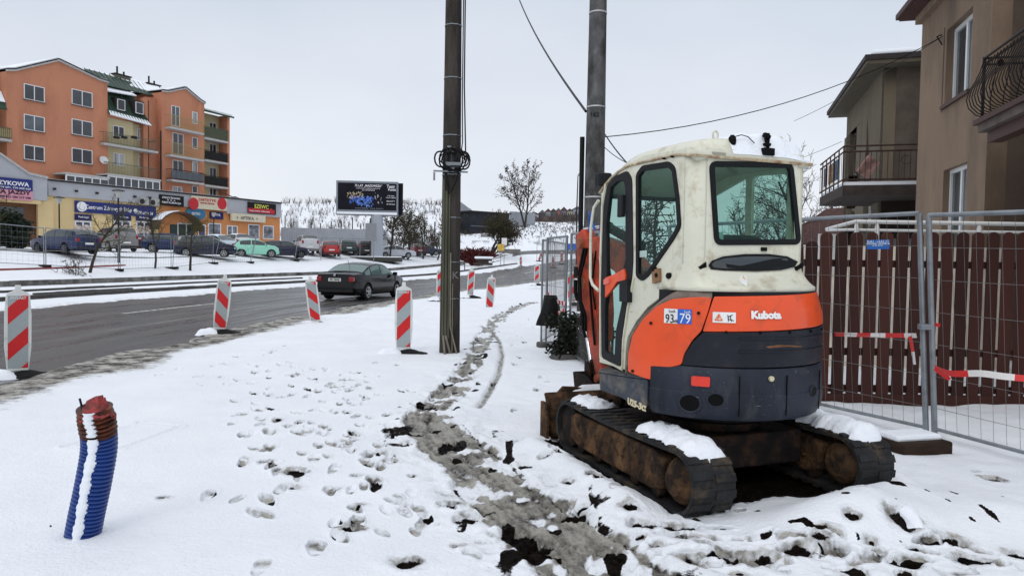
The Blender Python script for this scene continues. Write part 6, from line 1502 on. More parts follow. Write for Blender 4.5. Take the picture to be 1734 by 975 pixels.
obj('shaft', MB().tube([(0, 0, -.2), (0, 0, 3), (0, 0, 6.5), (0, 0, 11)], [.170, .153, .128, .10], 28), conc2, P2_, smooth=60)
for h in (4.0, 5.45, 2.6): obj('steel_band', MB().lathe([(.152-.0065*(h-3)+.006, -.011), (.152-.0065*(h-3)+.006, .011)], (0, 0, h), n=28), M_('band_white', (.5, .5, .5), .5, metal=.3), P2_, smooth=50)
dk_ = obj('cable_duct', MB().tube([(-.20, .06, z) for z in (.8, 2, 3.55)], .038, 8), cab_b, P2_, smooth=60)
me = textmesh('162', .10, .004, .003); me.transform(Matrix.Translation((-.04, -.155, 3.86)) @ Matrix.Rotation(PI/2, 4, 'X')); obj('stencil', me, M_('faded_dark', (.03, .03, .03), .8), P2_)
# wires
def wire(a, b, sag, r, label, g='overhead wires'):
    a = Vector(a); b = Vector(b); pts = [a.lerp(b, u)-Vector((0, 0, sag*4*u*(1-u))) for u in np.linspace(0, 1, 16)]
    tag(obj('overhead_wire', MB().tube(pts, r, 5), cab_b, smooth=60), label, 'wire', g)
pole_t = Vector((q2.x, q2.y, 0))
wire(at(870, -25, 30), pole_t+Vector((-.16, 0, at(991, 189, 11.2).z)), .3, .022, 'thick dark wire dropping from the sky to the grey concrete pole')
wire(pole_t+Vector((.15, 0, at(1020, 232, 11.2).z)), at(1596, 62, 14.4), .35, .008, 'long thin wire from the grey pole to the near house wall')
wire(pole_t+Vector((.15, 0, at(1020, 228, 11.2).z)), at(1075, 290, 9.5), .03, .010, 'short cable falling from the grey pole behind the cab')
wire(pole_t+Vector((.15, 0, at(1020, 250, 11.2).z)), at(1062, 276, 9.8), .02, .006, 'thinner lower cable from the grey pole behind the cab')
wire(at(1596, 62, 14.4), at(1345, 205, 27), .1, .008, 'second wire under the long one leading past the far house')
wire(at(1425, 240, 24), at(1260, 290, 40), .2, .008, 'thin wire from the far house over the bare trees')
# ================================================================ street lamps
lampm = M_('lamp_black', (.02, .02, .022), .5)
def lamp(label, px, ytop, Y, kind=0, zb=None):
    p = gp_(px, Y); t = thing('street_lamp', label, 'street lamp', p); H_ = at(px, ytop, Y).z-p[2]
    if kind == 0:
        obj('post', MB().tube([(0, 0, -.2), (0, 0, .8), (0, 0, .85), (0, 0, H_-.35)], [.075, .07, .05, .045], 10), lampm, t, smooth=50)
        ln = obj('lantern', MB().lathe([(.07, H_-.5), (.13, H_-.42), (.20, H_-.12), (.21, H_-.1)], n=14), M_('lamp_glass', (.45, .45, .42), .2, var=.1), t, smooth=50)
        obj('lamp_cap', MB().lathe([(.36, H_-.1), (.36, H_-.06), (.05, H_)], n=18), lampm, ln, smooth=40)
    else:
        obj('post', MB().tube([(.10, 0, -.2), (.0, 0, H_*.6), (.08, 0, H_-.1), (.22, 0, H_)], [.12, .09, .06, .05], 8), lampm, t, smooth=50)
        obj('lantern', MB().box((.38, 0, H_), (.6, .25, .35)), M_('lamp_grey', (.3, .3, .3), .5), t, bevel=.05)
    return t
lamp('dark garden lamp with flat cap in front of the yellow wall, left of the others', 101, 333, 50)
lamp('dark garden lamp with pale glass between the blue estate and the fence posts', 201, 321, 43)
lamp('thin distant street lamp just left of the grey concrete pole', 975, 296, 95, 1)
lamp('dark garden lamp before the optician shop sign', 362, 358, 66)
# ================================================================ mesh fences
wirem = mat('mesh_wire', (.15, .145, .14), .5, metal=.3, var=.1)
wirel = mat('mesh_wire_far', (.20, .21, .22), .5, metal=.3, var=.1)
def panel(label, b0, b1, h, dx=.09, dz=.30, r=.002, fr=.019, top_lean=(0, 0, 0), group=None, nm='mesh_fence_panel', light=False, feet=False, postr=None):
    b0 = Vector(b0); b1 = Vector(b1); t0_ = b0+Vector(top_lean)+Vector((0, 0, h)); t1_ = b1+Vector(top_lean)+Vector((0, 0, h))
    t = thing(nm, label, 'fence', b0, 0, group)
    L = (b1-b0).length; pr = postr or fr
    for a, b, n_ in ((b0, t0_, 'post'), (b1, t1_, 'post')): obj(n_, MB().tube([a, b], pr, 8), galv, t, world=True, smooth=50)
    lo = .10
    obj('rail', MB().tube([t0_, t1_], fr, 8), galv, t, world=True, smooth=50); obj('rail', MB().tube([b0.lerp(t0_, lo/h), b1.lerp(t1_, lo/h)], fr*.8, 8), galv, t, world=True, smooth=50)
    mb = MB(); k = max(2, int(L/dx)); nseg = 3
    for i in range(1, k):
        u = i/k; a = b0.lerp(b1, u); b = t0_.lerp(t1_, u); mb.tube([a.lerp(b, lo/h), b], r, 4, cap=False)
    kk = max(2, int(h/dz))
    for i in range(1, kk):
        v = i/kk; mb.tube([b0.lerp(t0_, v), b1.lerp(t1_, v)], r*1.1, 4, cap=False)
    obj('mesh', mb, wirel if light else wirem, t, world=True)
    return t
FG = 'far mesh fence panels along the parking'
fpx = [(-60, 33.5), (76, 36.5), (202, 39.5), (291, 44), (361, 50), (424, 54), (499, 60), (543, 63.5), (576, 67), (609, 71), (645, 75), (670, 79), (713, 85), (748, 90)]
flab = ['before the dark blue estate, cut by the left edge', 'between the lamp post and the dark blue estate', 'right of the garden lamp', 'in front of the navy people carrier', 'right of the first leaning post', 'in front of the mint green car', 'before the silver sport utility car', 'before the red car', 'before the dark green car', 'before the black high car', 'before the billboard column', 'before the white saloon', 'before the dark saloon at the end of the row']
tilt = {4: (.45, 0, -.05), 5: (.40, 0, -.04), 3: (.1, 0, 0), 6: (.12, .1, 0)}
for i in range(len(fpx)-1):
    a = gp_(*fpx[i]); b = gp_(*fpx[i+1]); a = Vector(a)+Vector((.05, 0, .05)); b = Vector(b)-Vector((.05, 0, -.05))
    panel('far mesh panel '+flab[i], a, b, 2.0, dx=.24, dz=.28, r=.0030, fr=.022, top_lean=tilt.get(i, (0, 0, 0)), group=FG, light=True)
    if i in (1, 2, 3, 4, 5, 6):
        c = gp_(*fpx[i]); f_ = tag(obj('rubber_block', MB().box((c[0], c[1], c[2]+.10), (.85, .26, .14), Matrix.Rotation(-.3-.25*(i % 3), 3, 'Z')), rub, bevel=.03), ['', 'dark fence foot below the posts left of the lamp', 'dark fence foot right of the red paving', 'dark fence foot beside the young tree', 'dark foot of the leaning panel, left of the mint car', 'dark fence foot in the snow before the mint car', 'dark fence foot before the dark hatchback'][i], 'fence block', 'rubber blocks under the far mesh fence')
# near left: panels beyond the excavator
A1 = Vector(gnd(924, 590, .0)); A2 = Vector(gnd(962, 606, 0)); 
panel('narrow mesh panel standing by the path left of the excavator boom', (A1.x, A1.y, .02), (A2.x-.05, A2.y+.05, .02), 1.98, dx=.075, dz=.25, r=.003, fr=.02)
A3 = Vector(gnd(992, 627, 0))
dd = (Vector((A3.x, A3.y, 0))-Vector((A2.x, A2.y, 0))).normalized()
panel('mesh panel running behind the excavator boom towards the grey pole', (A2.x+.02, A2.y, .02), (A2.x+.02+dd.x*1.9, A2.y+dd.y*1.9, -.02), 2.02, dx=.075, dz=.25, r=.003, fr=.021)
b_ = panel('mesh panel parallel to the path, its first post left of the others', (A1.x-.08, A1.y+.1, .02), (A1.x+.55, A1.y+2.9, .02), 1.95, dx=.09, dz=.25, r=.003, fr=.02)
for (px, py, lab) in ((966, 612, 'concrete fence foot under the mesh post by the boom'), (938, 590, 'concrete fence foot beside the path under the left mesh posts')):
    g = gnd(px, py); tag(obj('concrete_block', MB().box((g.x, g.y, .05), (.62, .24, .15), Matrix.Rotation(.35, 3, 'Z')), mat('foot_concrete', (.10, .095, .09), .8, var=.3), bevel=.03), lab, 'fence block')
g = gnd(958, 600); obj_ = tag(obj('snow_lump', MB().box((g.x+.05, g.y-.1, .14), (.5, .2, .04), Matrix.Rotation(.35, 3, 'Z')), snowm, bevel=.018), 'snow lying on the fence foot by the boom', 'snow')
# black sack and tape on those panels
g = at(932, 500, 12.2)
mb = MB()
rows = [[(g.x+.22*(.5+.5*u)*math.cos(w)*(1+.12*math.sin(w*3+u*5)), g.y+.12*math.sin(w), g.z-.1-.52*u+.10) for w in np.linspace(0, 2*PI, 15)] for u in np.linspace(0, 1, 9)]
tag(obj('rubbish_sack', mb.grid(rows), mat('black_foil', (.012, .012, .012), .4, var=.3, bump=1, bscale=15), smooth=40, solid=.01), 'black plastic sack hung on the narrow mesh panel', 'sack')
def tape(label, pts, w, tw=0, seed=0, per=.22, tilt_=0.):
    """red and white warning tape: a ribbon with alternating blocks"""
    pts = [Vector(p) for p in pts]; pts = [Vector(p) for p in catmull(np.array([p[:] for p in pts]), 10)]
    t = thing('warning_tape', label, 'warning tape', pts[0]); 
    s = 0; mr_, mw = MB(), MB()
    L0 = 0; seg = []
    for a, b in zip(pts[:-1], pts[1:]):
        l = (b-a).length
        if l < 1e-5: continue
        ang0 = tilt_+tw*math.sin(L0*3+seed); ang1 = tilt_+tw*math.sin((L0+l)*3+seed); d = (b-a).normalized(); sd_ = d.cross(Vector((0, 0, 1)))
        if sd_.length < .1: sd_ = Vector((1, 0, 0))
        sd_.normalize(); up = sd_.cross(d)
        U0 = (up*math.cos(ang0)+sd_*math.sin(ang0))*w/2; U1 = (up*math.cos(ang1)+sd_*math.sin(ang1))*w/2
        k = max(1, int(l/.03))
        for i in range(k):
            u, v = i/k, (i+1)/k; which = mr_ if int((L0+l*(u+v)/2)/per*2) % 2 == 0 else mw
            pa, pb = a.lerp(b, u), a.lerp(b, v); Ua, Ub = U0.lerp(U1, u), U0.lerp(U1, v); which.add([pa-Ua, pb-Ub, pb+Ub, pa+Ua], [(0, 1, 2, 3)])
        L0 += l
    obj('red_blocks', mr_, M_('tape_red', (.62, .03, .03), .45, var=.05), t, world=True, solid=.001); 
    if mw.v: obj('white_blocks', mw, M_('tape_white', (.72, .70, .68), .45, var=.05), t, world=True, solid=.001)
tape('red and white tape sagging on the narrow mesh panel by the path', [at(928, 497, 12.7), at(938, 508, 12.3), at(948, 512, 12), at(957, 514, 11.6)], .07, .2)
tape('thin tape strip low on the narrow mesh panel by the path', [at(931, 530, 12.6), at(945, 530, 12.1), at(956, 524, 11.6)], .06, .3)
# bush inside the mesh, dark slatted panel behind
g = gnd(973, 598); 
# ================================================================ corrugated pipe with taped end
bp = gnd(141, 918); 
pipe = thing('corrugated_pipe', 'blue corrugated pipe with red taped end, sticking out of the snow', 'pipe', (bp.x, bp.y, -.06), 0)
top = at(167, 690, bp.y-.05)
tp = Vector((top.x-bp.x, top.y-bp.y, top.z+.06)); mid = Vector((tp.x*.30+.0, -.0, tp.z*.5))
tp.x = .098; P_ = [Vector((-.022, 0, 0)), Vector((.018, 0, tp.z*.25)), Vector((.062, 0, tp.z*.5)), Vector((.093, 0, tp.z*.75)), Vector((tp.x, tp.y, tp.z))]
C_ = catmull(np.array([p[:] for p in P_]), 60)
Ls_ = np.concatenate([[0], np.cumsum(np.linalg.norm(C_[1:]-C_[:-1], axis=1))]); tot = Ls_[-1]
def cpt(s): return Vector([np.interp(s, Ls_, C_[:, i]) for i in range(3)])
pts, rs = [], []; NR = 37; Rp = .084
for i in range(NR*6+1):
    s = tot*i/(NR*6); ph = (i % 6)/6; pts.append(cpt(s)); rs.append(Rp+.0075*(1 if 1 <= (i % 6) <= 3 else -.6 if (i % 6) == 5 else .2))
n1 = int(len(pts)*.81)
blue_p = mat('blue_hdpe', (.012, .045, .21), .45, var=.12, scale=12, coat=.1)
obj('ribbed_tube', MB().tube(pts[:n1], rs[:n1], 28), blue_p, pipe, smooth=50)
obj('tape_wrap', MB().tube(pts[n1-2:], [r-.002+.006*math.sin(i*.9) for i, r in enumerate(rs[n1-2:])], 28), mat('brown_tape', (.045, .018, .012), .4, var=.6, scale=14, dirt=(.22, .05, .02), damt=.42, dscale=12, streak=.3), pipe, smooth=50)
# crumpled red wrap at the top
rg = random.Random(3); rows = []
for i, u in enumerate(np.linspace(0, 1, 9)):
    c = cpt(tot*(.93+.07*u))+Vector((.0, 0, .02*u)); rr = Rp*(1.07-.62*max(0, u-.4)/.6)
    rows.append([(c.x+rr*math.cos(w)*(1+.13*rg.uniform(-1, 1)), c.y+rr*math.sin(w)*(1+.1*rg.uniform(-1, 1)), c.z+.02*rg.uniform(-1, 1)+.05*max(0, u-.6)*(1+math.cos(w))) for w in np.linspace(0, 2*PI, 19)[:-1]]); rows[-1].append(rows[-1][0])
cap_ = MB().grid(rows); cc_ = cpt(tot)+Vector((0, 0, .06)); o = len(cap_.v); cap_.v.append(tuple(cc_)); cap_.f += [(o-19+j, o-19+j+1, o) for j in range(18)]
obj('red_wrap', cap_, mat('red_wrap', (.34, .045, .045), .6, var=.5, dirt=(.10, .04, .03), damt=.42, dscale=14, scale=9, bump=.6), pipe, smooth=30)
obj('twig_end', MB().tube([cpt(tot)+Vector((-.05, -.02, -.02)), cpt(tot)+Vector((-.062, -.03, .055))], .006, 5), blk, pipe)
# snow strip down the side facing us
for (ua, ub, sgm) in ((.02, .80, 0), (.815, .985, 1)):
    rows = []
    for i, s in enumerate(np.linspace(ua*tot, ub*tot, 150)):
        c = cpt(s); w_ = .30+.05*math.sin(i*.23)+.05*math.sin(i*.71)*.6; off = -PI/2+.12+.06*math.sin(i*.05)
        rib = .007; rows.append([(c.x+(Rp+rib+.016*math.cos(q*PI/2)**.6-.004+ .003*math.sin(i*1.3+q*4))*math.cos(off+q*w_), c.y+(Rp+rib+.016*max(0, math.cos(q*PI/2))**.6-.004)*math.sin(off+q*w_), c.z) for q in np.linspace(-1, 1, 9)])
    obj('snow_strip', MB().grid(rows), snowm, pipe, smooth=60)
# small twigs poking through the snow near the pipe
def twig(label, px, py, sc=.1, seed=0):
    g = gnd(px, py); r_ = random.Random(seed); mb = MB()
    for k in range(4): a = r_.uniform(0, 6.28); p = Vector((g.x, g.y, 0)); mb.tube([p, p+Vector((math.cos(a), math.sin(a)*.6, r_.uniform(.3, .8)))*sc*.6, p+Vector((math.cos(a+.4), math.sin(a)*.6, .25))*sc], .004, 4)
    tag(obj('twig', mb, M_('twig_brown', (.03, .022, .015), .8)), label, 'twig', 'twigs in the snow')
twig('dead twig curling from the snow at the foot of the blue pipe', 104, 900, .12, 1); twig('tiny twig in the snow right of the blue pipe', 280, 851, .07, 2)
# clods of earth and stones lying about
def clod(label, px, py, r, seed, m=None, z=0):
    g = gnd(px, py, z); bm = bmesh.new(); bmesh.ops.create_icosphere(bm, subdivisions=3, radius=r); r_ = random.Random(seed); ph = [r_.uniform(0, 6) for _ in range(6)]
    for v in bm.verts:
        c = v.co/r; k = 1+.16*math.sin(c.x*4+ph[0])+.13*math.sin(c.y*5+ph[1])+.12*math.sin(c.z*5+ph[2])+.06*math.sin(c.x*13+ph[3])*math.sin(c.y*12+ph[4]); v.co = v.co*k; v.co.z *= .65
    me = bpy.data.meshes.new('c'); bm.to_mesh(me); bm.free(); o = obj('earth_clod', me, m or M_('clod_soil', (.022, .018, .014), .9, var=.5, bump=1, bscale=50), smooth=60); o.location = (g.x, g.y, z+r*.25); return tag(o, label, 'clod', 'clods of earth in the snow')
clod('large dark clod under a snow cap, right of the mound behind the excavator', 1533, 915, .13, 1)
sc_ = clod('snow cap on the large dark clod', 1535, 896, .125, 4, snowm, .06); sc_.name = 'snow_lump'; sc_['category'] = 'snow'; del sc_['group']
clod('dark clod to the right of the excavator track by the picket fence', 1684, 828, .07, 2); clod('small dark clod beside the barrier left of the near pole', 702, 599, .06, 3)
clod('small clod by the rubber foot left of the boom', 1452, 886, .05, 6)
clod('dark clod under the front of the left crawler', 1180, 893, .06, 9)
# timber block and pale planks near the right fence
g = gnd(1548, 770); tb = tag(obj('timber_block', MB().box((g.x, g.y, .06), (.50, .30, .16), Matrix.Rotation(.25, 3, 'Z')), mat('wet_wood', (.028, .017, .011), .7, var=.4, scale=6, streak=.3), bevel=.02), 'dark wooden block with snow under the joined mesh posts', 'timber')
tag(obj('snow_lump', MB().box((g.x-.02, g.y+.05, .155), (.46, .24, .06), Matrix.Rotation(.25, 3, 'Z')), snowm, bevel=.028), 'snow lying on the wooden block under the mesh posts', 'snow')
# ================================================================ small road signs, far right of the road
def roadsign(label, px, py, Y, w, h, m, ybot, shape='box', txt=None):
    p = at(px, py, Y); zb = at(px, ybot, Y).z; t = thing('road_sign', label, 'sign', (p.x, p.y, zb))
    obj('post', MB().tube([(0, .06, -.3), (0, .06, p.z-zb)], .035, 6), galv, t)
    o = MB().box((0, 0, p.z-zb), (w, .04, h)) if shape == 'box' else MB().lathe([(w/2, -.02), (w/2, .02)], (0, 0, p.z-zb), 'y', 20)
    return obj('sign_face', o, m, t)
roadsign('small grey round sign back on the snowy slope', 932, 404, 110, .62, .62, M_('sign_back', (.22, .23, .25), .5), 428, 'round')
sf = roadsign('blue rectangular road sign above the mesh fence', 968, 418, 60, 1.1, .55, blu, 440)
roadsign('yellow road sign on a thin post at the far kerb', 848, 419, 80, .75, .75, M_('sign_yellow2', (.62, .42, .08), .5, var=.3), 452)
roadsign('small white road sign above the yellow one', 854, 409, 81, .6, .8, M_('sign_white', (.8, .8, .82), .5), 452)
roadsign('thin marker post on the slope left of the round sign', 909.5, 412, 100, .06, .6, wirel, 440)
# covered skip/heap by the bush
g = at(818, 447, 76); tag(obj('pallet_stack', MB().box((g.x, g.y, g.z+.0), (2.0, 1.2, .25)).box((g.x+.1, g.y, g.z+.45), (1.7, 1.0, .25)).box((g.x, g.y, g.z+.22), (1.2, .9, .2)), M_('pallet_dark', (.05, .04, .035), .8, var=.4), bevel=.03), 'low dark pallet stack with snow beside the dark red bush', 'pallets')
tag(obj('snow_lump', MB().box((g.x+.1, g.y, g.z+.68), (2.0, 1.2, .24)), snowm, bevel=.09), 'snow lying on the pallet stack beside the red bush', 'snow')
g = at(862, 428, 105); tag(obj('planter_box', MB().box((g.x, g.y, g.z), (3.4, 1, 1.1)), M_('conc_panel', (.20, .19, .18), .8), bevel=.05), 'long grey concrete block behind the yellow sign', 'block')
# guard rail by the far kerb
a, b = at(757, 452, 62), at(787, 447, 68)
tag(obj('guard_rail', MB().tube([a, b], .05, 6).tube([b, (b.x, b.y, b.z-1.0)], .05, 6).tube([a, (a.x, a.y, a.z-1.0)], .05, 6), lampm), 'low dark rail by the kerb right of the near pole', 'rail')
# ================================================================ brown picket fence, terrace rails, houses on the right
brown = mat('brown_picket', (.044, .0145, .0105), .6, var=.16, scale=3, streak=6, bump=.1)
vary(brown, .68, 1.35)
brownd = mat('brown_rail', (.030, .012, .010), .6, var=.2)
YF_ = 8.0
pf = thing('picket_fence', 'dark brown round-topped picket fence in front of the near house', 'fence', (4.8, YF_, 0))
def pk(px, ytop, Y, w=.134, x=None):
    p = at(px, 500, Y) if x is None else None; X = x if x is not None else p.x; zt = at(px, ytop, Y).z
    poly = [(-w/2, .12), (w/2, .12), (w/2, zt-.05)]+[(w/2*math.cos(a), zt-.05+.05*math.sin(a)) for a in np.linspace(0, PI, 9)[1:-1]]+[(-w/2, zt-.05)]
    mb = MB(); mb.prism([(X+a, b) for a, b in poly], Y-.012, Y+.010, 'y'); o = obj('picket', mb, brown, pf, world=True, bevel=.003, bseg=1)
# pickets: spacing measured ~25.8 px
xs_ = []
px = 1396.5
k = 0
while px < 1960: pk(px, 393-.0*k, YF_); xs_.append(px); px += 25.6; k += 1
for i, (q, yt) in enumerate(((1372, 408), (1348, 411), (1324, 412), (1300, 413))): pk(q, yt, YF_+.02)
X0, X1 = at(1290, 500, YF_+.05).x, at(1960, 500, YF_).x
for z in (1.62, .62, .20): obj('cross_rail', MB().b2((X0, YF_+.012, z-.04), (X1, YF_+.05, z+.04)), brownd, pf, world=True)
obj('base_board', MB().b2((X0, YF_-.02, -.05), (X1, YF_+.04, .14)), brown, pf, world=True, bevel=.01)
# pale wall added so that the gaps between the pickets show bright
pale = mat('gap_wall_pale', (.66, .60, .52), .8, var=.25, scale=2)
tag(obj('gap_wall', MB().b2((3.9, 10.9, -.1), (7.7, 11.05, 1.9)), pale), 'pale wall added behind the pickets to brighten the gaps', 'wall')
whp = mat('white_tube', (.62, .62, .60), .4, var=.04)
tr_ = thing('terrace_railing', 'white tube railing showing above the brown picket fence', 'railing', (4.5, 9, 0))
zA, zB2 = at(1560, 377, 9.0).z, at(1560, 391, 9.0).z
xa = at(1448, 380, 9.0).x
obj('rail', MB().tube([at(1400, 388, 10.6), (xa, 9.0, zA), (9.5, 9.0, zA)], .026, 8), whp, tr_, world=True, smooth=50)
obj('rail', MB().tube([at(1400, 390, 10.6), (xa-.1, 9.0, zB2), (9.5, 9.0, zB2)], .018, 8), whp, tr_, world=True, smooth=50)
for q in (1485, 1658, 1450): p = at(q, 390, 9.0); obj('post', MB().tube([(p.x, 9.0, .5), (p.x, 9.0, zB2+.02), (p.x, 9, zB2+.06), (p.x, 9.0, zA-.02)], [.03, .03, .022, .015], 8), whp, tr_, world=True, smooth=50)
obj('lattice', MB().b2((at(1388, 390, 10).x, 10, 1.5), (at(1425, 390, 10).x, 10.05, at(1400, 396, 10).z)), whp, tr_, world=True)
# ---- galvanised panels in front
jA = gnd(1573, 746); 
pa0 = Vector((jA.x, jA.y, .02)); 
pA = panel('mesh panel with blue sign between the excavator and the joined posts', (pa0.x-1.62, pa0.y+3.05, .02), (pa0.x-.015, pa0.y+.02, .02), 2.06, dx=.105, dz=.29, r=.0019, fr=.021, top_lean=(-.14, 0, .0), postr=.026)
pB = panel('mesh panel running to the right edge from the joined posts', (pa0.x+.035, pa0.y-.03, .02), (pa0.x+.05+1.25, pa0.y-.03-3.1, -.05), 2.04, dx=.105, dz=.29, r=.0019, fr=.021, top_lean=(-.135, 0, 0), postr=.026)
obj('clamp', MB().box((pa0.x-.08, pa0.y-.02, 1.05), (.12, .07, .05)), galv, pA, world=True, bevel=.006)
# blue notice
s0_, s1_ = at(1469, 423, 7.15), at(1508, 405, 7.05)
no = thing('notice_board', 'small blue notice hung on the mesh panel in front of the pickets', 'sign', (s0_.x, s0_.y, s0_.z))
bp_ = at(1470, 422, 7.15); d_ = (at(1508, 421, 6.98)-bp_); w_ = d_.length; h_ = at(1470, 406.5, 7.15).z-bp_.z; dn = d_.normalized(); dn.z = 0; dn.normalize(); nn_ = Vector((dn.y, -dn.x, 0))
me = plate([(0, 0), (w_, 0), (w_, h_), (0, h_)], [], .008); me.transform(face_matrix(bp_+nn_*.03, dn, (0, 0, 1))); brd = obj('board', me, M_('notice_blue', (.01, .14, .52), .45, var=.06), no, world=True)
for t_, z, s_ in (('BAL-HAUS', .76, .046), ('OGRODZENIA TYMCZASOWE', .55, .017), ('tel. 501 222 333', .38, .015)):
    me = textmesh(t_, s_, .002, .0006); me.transform(face_matrix(bp_+dn*(w_/2)+nn_*.037+Vector((0, 0, h_*z)), dn, (0, 0, 1))); obj('lettering', me, M_('notice_text', (.55, .65, .78), .5), brd, world=True)
tape('straight red and white tape from the excavator to the joined posts', [at(1350, 564, 9.0), at(1460, 567, 7.4), at(1552, 568, 6.62)], .045, .25, per=.5)
tape('short tape end hanging at the joined posts', [at(1541, 569, 6.6), at(1545, 590, 6.58), at(1549, 617, 6.56)], .035, .8, per=.3)
tape('pale twisted tape running right from below the joined posts', [at(1583, 622, 6.3), at(1610, 632, 6.1), at(1660, 632, 5.9), at(1700, 637, 5.75), at(1760, 643, 5.6)], .055, .5, seed=2, per=.7)
tape('loose tape tail under the pale twisted tape', [at(1583, 623, 6.3), at(1597, 634, 6.25), at(1610, 644, 6.2)], .04, .5, per=.3)
tape('white tape knotted round the joined mesh post', [at(1574, 548, 6.5), at(1582, 549, 6.45), at(1592, 551, 6.42)], .035, 1, per=5)
# ================================================================ near house
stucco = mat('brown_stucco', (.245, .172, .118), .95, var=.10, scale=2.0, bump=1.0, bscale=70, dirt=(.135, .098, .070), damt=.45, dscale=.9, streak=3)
stucco_shade = mat('shaded_stucco', (.135, .098, .075), .95, var=.12, scale=2.0, bump=1.0, bscale=70, dirt=(.085, .065, .05), damt=.4, dscale=1)  # brown stucco again, darkened to carry the shade of the set-back walls
eavem = M_('eave_brown', (.07, .035, .03), .6, var=.2); wini = mat('window_white', (.68, .70, .70), .35, var=.04)
h1 = thing('near_house', 'near brown roughcast house with curved iron balcony at the right edge', 'house', (8.85, 15.4, 0))
H1 = Fac((8.85, 15.4), (7.83, 11.6), h1)
L1 = (Vector((8.85, 15.4))-Vector((7.83, 11.6))).length
print('H1', H1.m(1556, 200), H1.m(1675, 200), L1)
sL, sR_ = H1.m(1556, 200)[0], H1.m(1673, 200)[0]
zE = H1.m(1562, 28)[1]
W1 = H1.m(1604, 52)[0]; W2 = H1.m(1648, 10)[0]; wz1 = H1.m(1604, 52)[1]; wz0 = H1.m(1604, 176)[1]
V1 = H1.m(1598, 290)[0]; V2 = H1.m(1638, 272)[0]; vz1 = H1.m(1598, 289)[1]; vz0 = .95
fo = [(sL, -.2), (sR_, -.2), (sR_, zE), (sL, zE)]
me = plate(fo, [[(W1, wz0), (W2, wz0), (W2, wz1), (W1, wz1)], [(V1, vz0), (V2, vz0), (V2, vz1), (V1, vz1)]], .30)
me.transform(face_matrix(H1.P-H1.n*.15, H1.u, (0, 0, 1))); me_w = H1.o('wall', me, stucco)
def fwin(F_, a, b, z0, z1, n, cols, reveal=True):
    w = F_.window(0, 0, 0, 0, n=n, cols=cols, frame=.075, s01=(a, b, z0, z1), sill=False, rim=wini, glass=mat('house_pane', (.05, .06, .065), .05, var=.6, scale=2.5, streak=5, spec=.9)); return w
fwin(H1, W1+.0, W2, wz0, wz1, -.18, 2); fwin(H1, V1, V2, vz0, vz1, -.16, 2)
H1.o('sill', H1.box(MB(), W1-.08, W2+.03, -.05, .06, wz0-.07, wz0-.0), eavem); 
H1.o('eave', H1.box(MB(), sL-.30, sR_+.3, -.5, .40, zE, zE+.10), eavem); H1.o('gutter', H1.box(MB(), sL-.30, sR_+.3, .36, .48, zE+.02, zE+.15), eavem, bevel=.02)
H1.o('eave_moulding', H1.box(MB(), sL-.1, sR_+.1, -.1, .12, zE-.16, zE-.004), stucco)
H1.o('wall', H1.box(MB(), sL, sL+.3, -.302, -6.5, -.2, zE-.01), stucco)          # far return
H1.o('wall', H1.box(MB(), sR_-.3, sR_-.001, -.302, -1.1, -.2, zE-.01), stucco_shade)
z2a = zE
dark_wall = H1.o('wall', H1.box(MB(), sR_-.3, sR_+6.5, -1.1, -1.4, -.2, zE+1.0), stucco_shade)
H1.o('roof', H1.box(MB(), sL-.30, sR_+6.5, -6.6, -.5, zE+.11, zE+.25), eavem)
for (dz_, nn) in ((0, -.17),):
    H1.o('drain_seam', H1.box(MB(), W1-.16, W1-.13, .0, .012, wz0-.1, wz1+.1), stucco_shade)
# balcony: slab + bellied iron railing
sb0 = H1.m(1664, 205, .35)[0]; zS = H1.m(1664, 205, .35)[1]
slab = H1.o('balcony', H1.box(MB(), sb0-.05, sb0+5.5, .40, -1.1, zS-.18, zS), M_('balcony_concrete', (.12, .095, .08), .9, var=.3, scale=3))
H1.o('slab_edge', H1.box(MB(), sb0-.09, sb0+5.5, .46, .405, zS-.06, zS+.02), eavem, slab)
iron = mat('wrought_iron', (.018, .014, .013), .5, var=.3)
mb = MB(); n0 = .36; zt_ = H1.m(1662, 103, .36)[1]
def hp(s, n, z): return H1.P+H1.u*s+H1.n*n+Vector((0, 0, z))
belly = [(0, .02), (.10, .06), (.20, .16), (.235, .28), (.20, .42), (.12, .56), (.06, .70), (.02, .84)]
for i in range(44):
    s = sb0+.02+i*.115; mb.tube([hp(s, n0+a, zS+b*(zt_-zS-.1)/.84+.03) for a, b in belly], .009, 5, cap=False)
for i in range(1, 8):   # end return
    n_ = n0-i*.18; mb.tube([hp(sb0+.0-a*1.0, n_, zS+b*(zt_-zS-.1)/.84+.03) for a, b in belly], .009, 5, cap=False)
H1.o('railing_bars', mb, iron, slab)
mb = MB()
for z in (zt_, zt_-.10, zS+.03): mb.tube([hp(sb0, -1.1, z), hp(sb0, n0, z), hp(sb0+5.4, n0, z)], .02, 6)
for s in (sb0, sb0+2.2, sb0+4.4): mb.tube([hp(s, n0, zS-.1), hp(s, n0, zt_+.02)], .024, 6)
H1.o('handrail', mb, iron, slab)
for s in (sb0+1.1, sb0+2.6): H1.o('rosette', MB().lathe([(.05, -.012), (.05, .012)], hp(s, n0+.16, zS+.62), 'y', 10), iron, slab)
H1.o('ceiling_beam', H1.box(MB(), sb0+.1, sb0+5.5, .30, .1, zS-.36, zS-.184), eavem, slab)
# wire anchor
H1.o('wire_anchor', MB().tube([hp(H1.m(1596, 62)[0], .02, H1.m(1596, 62)[1]+.03), hp(H1.m(1596, 62)[0], .10, H1.m(1596, 62)[1]), hp(H1.m(1598, 76)[0], .03, H1.m(1598, 76)[1])], .015, 6), cab_b)
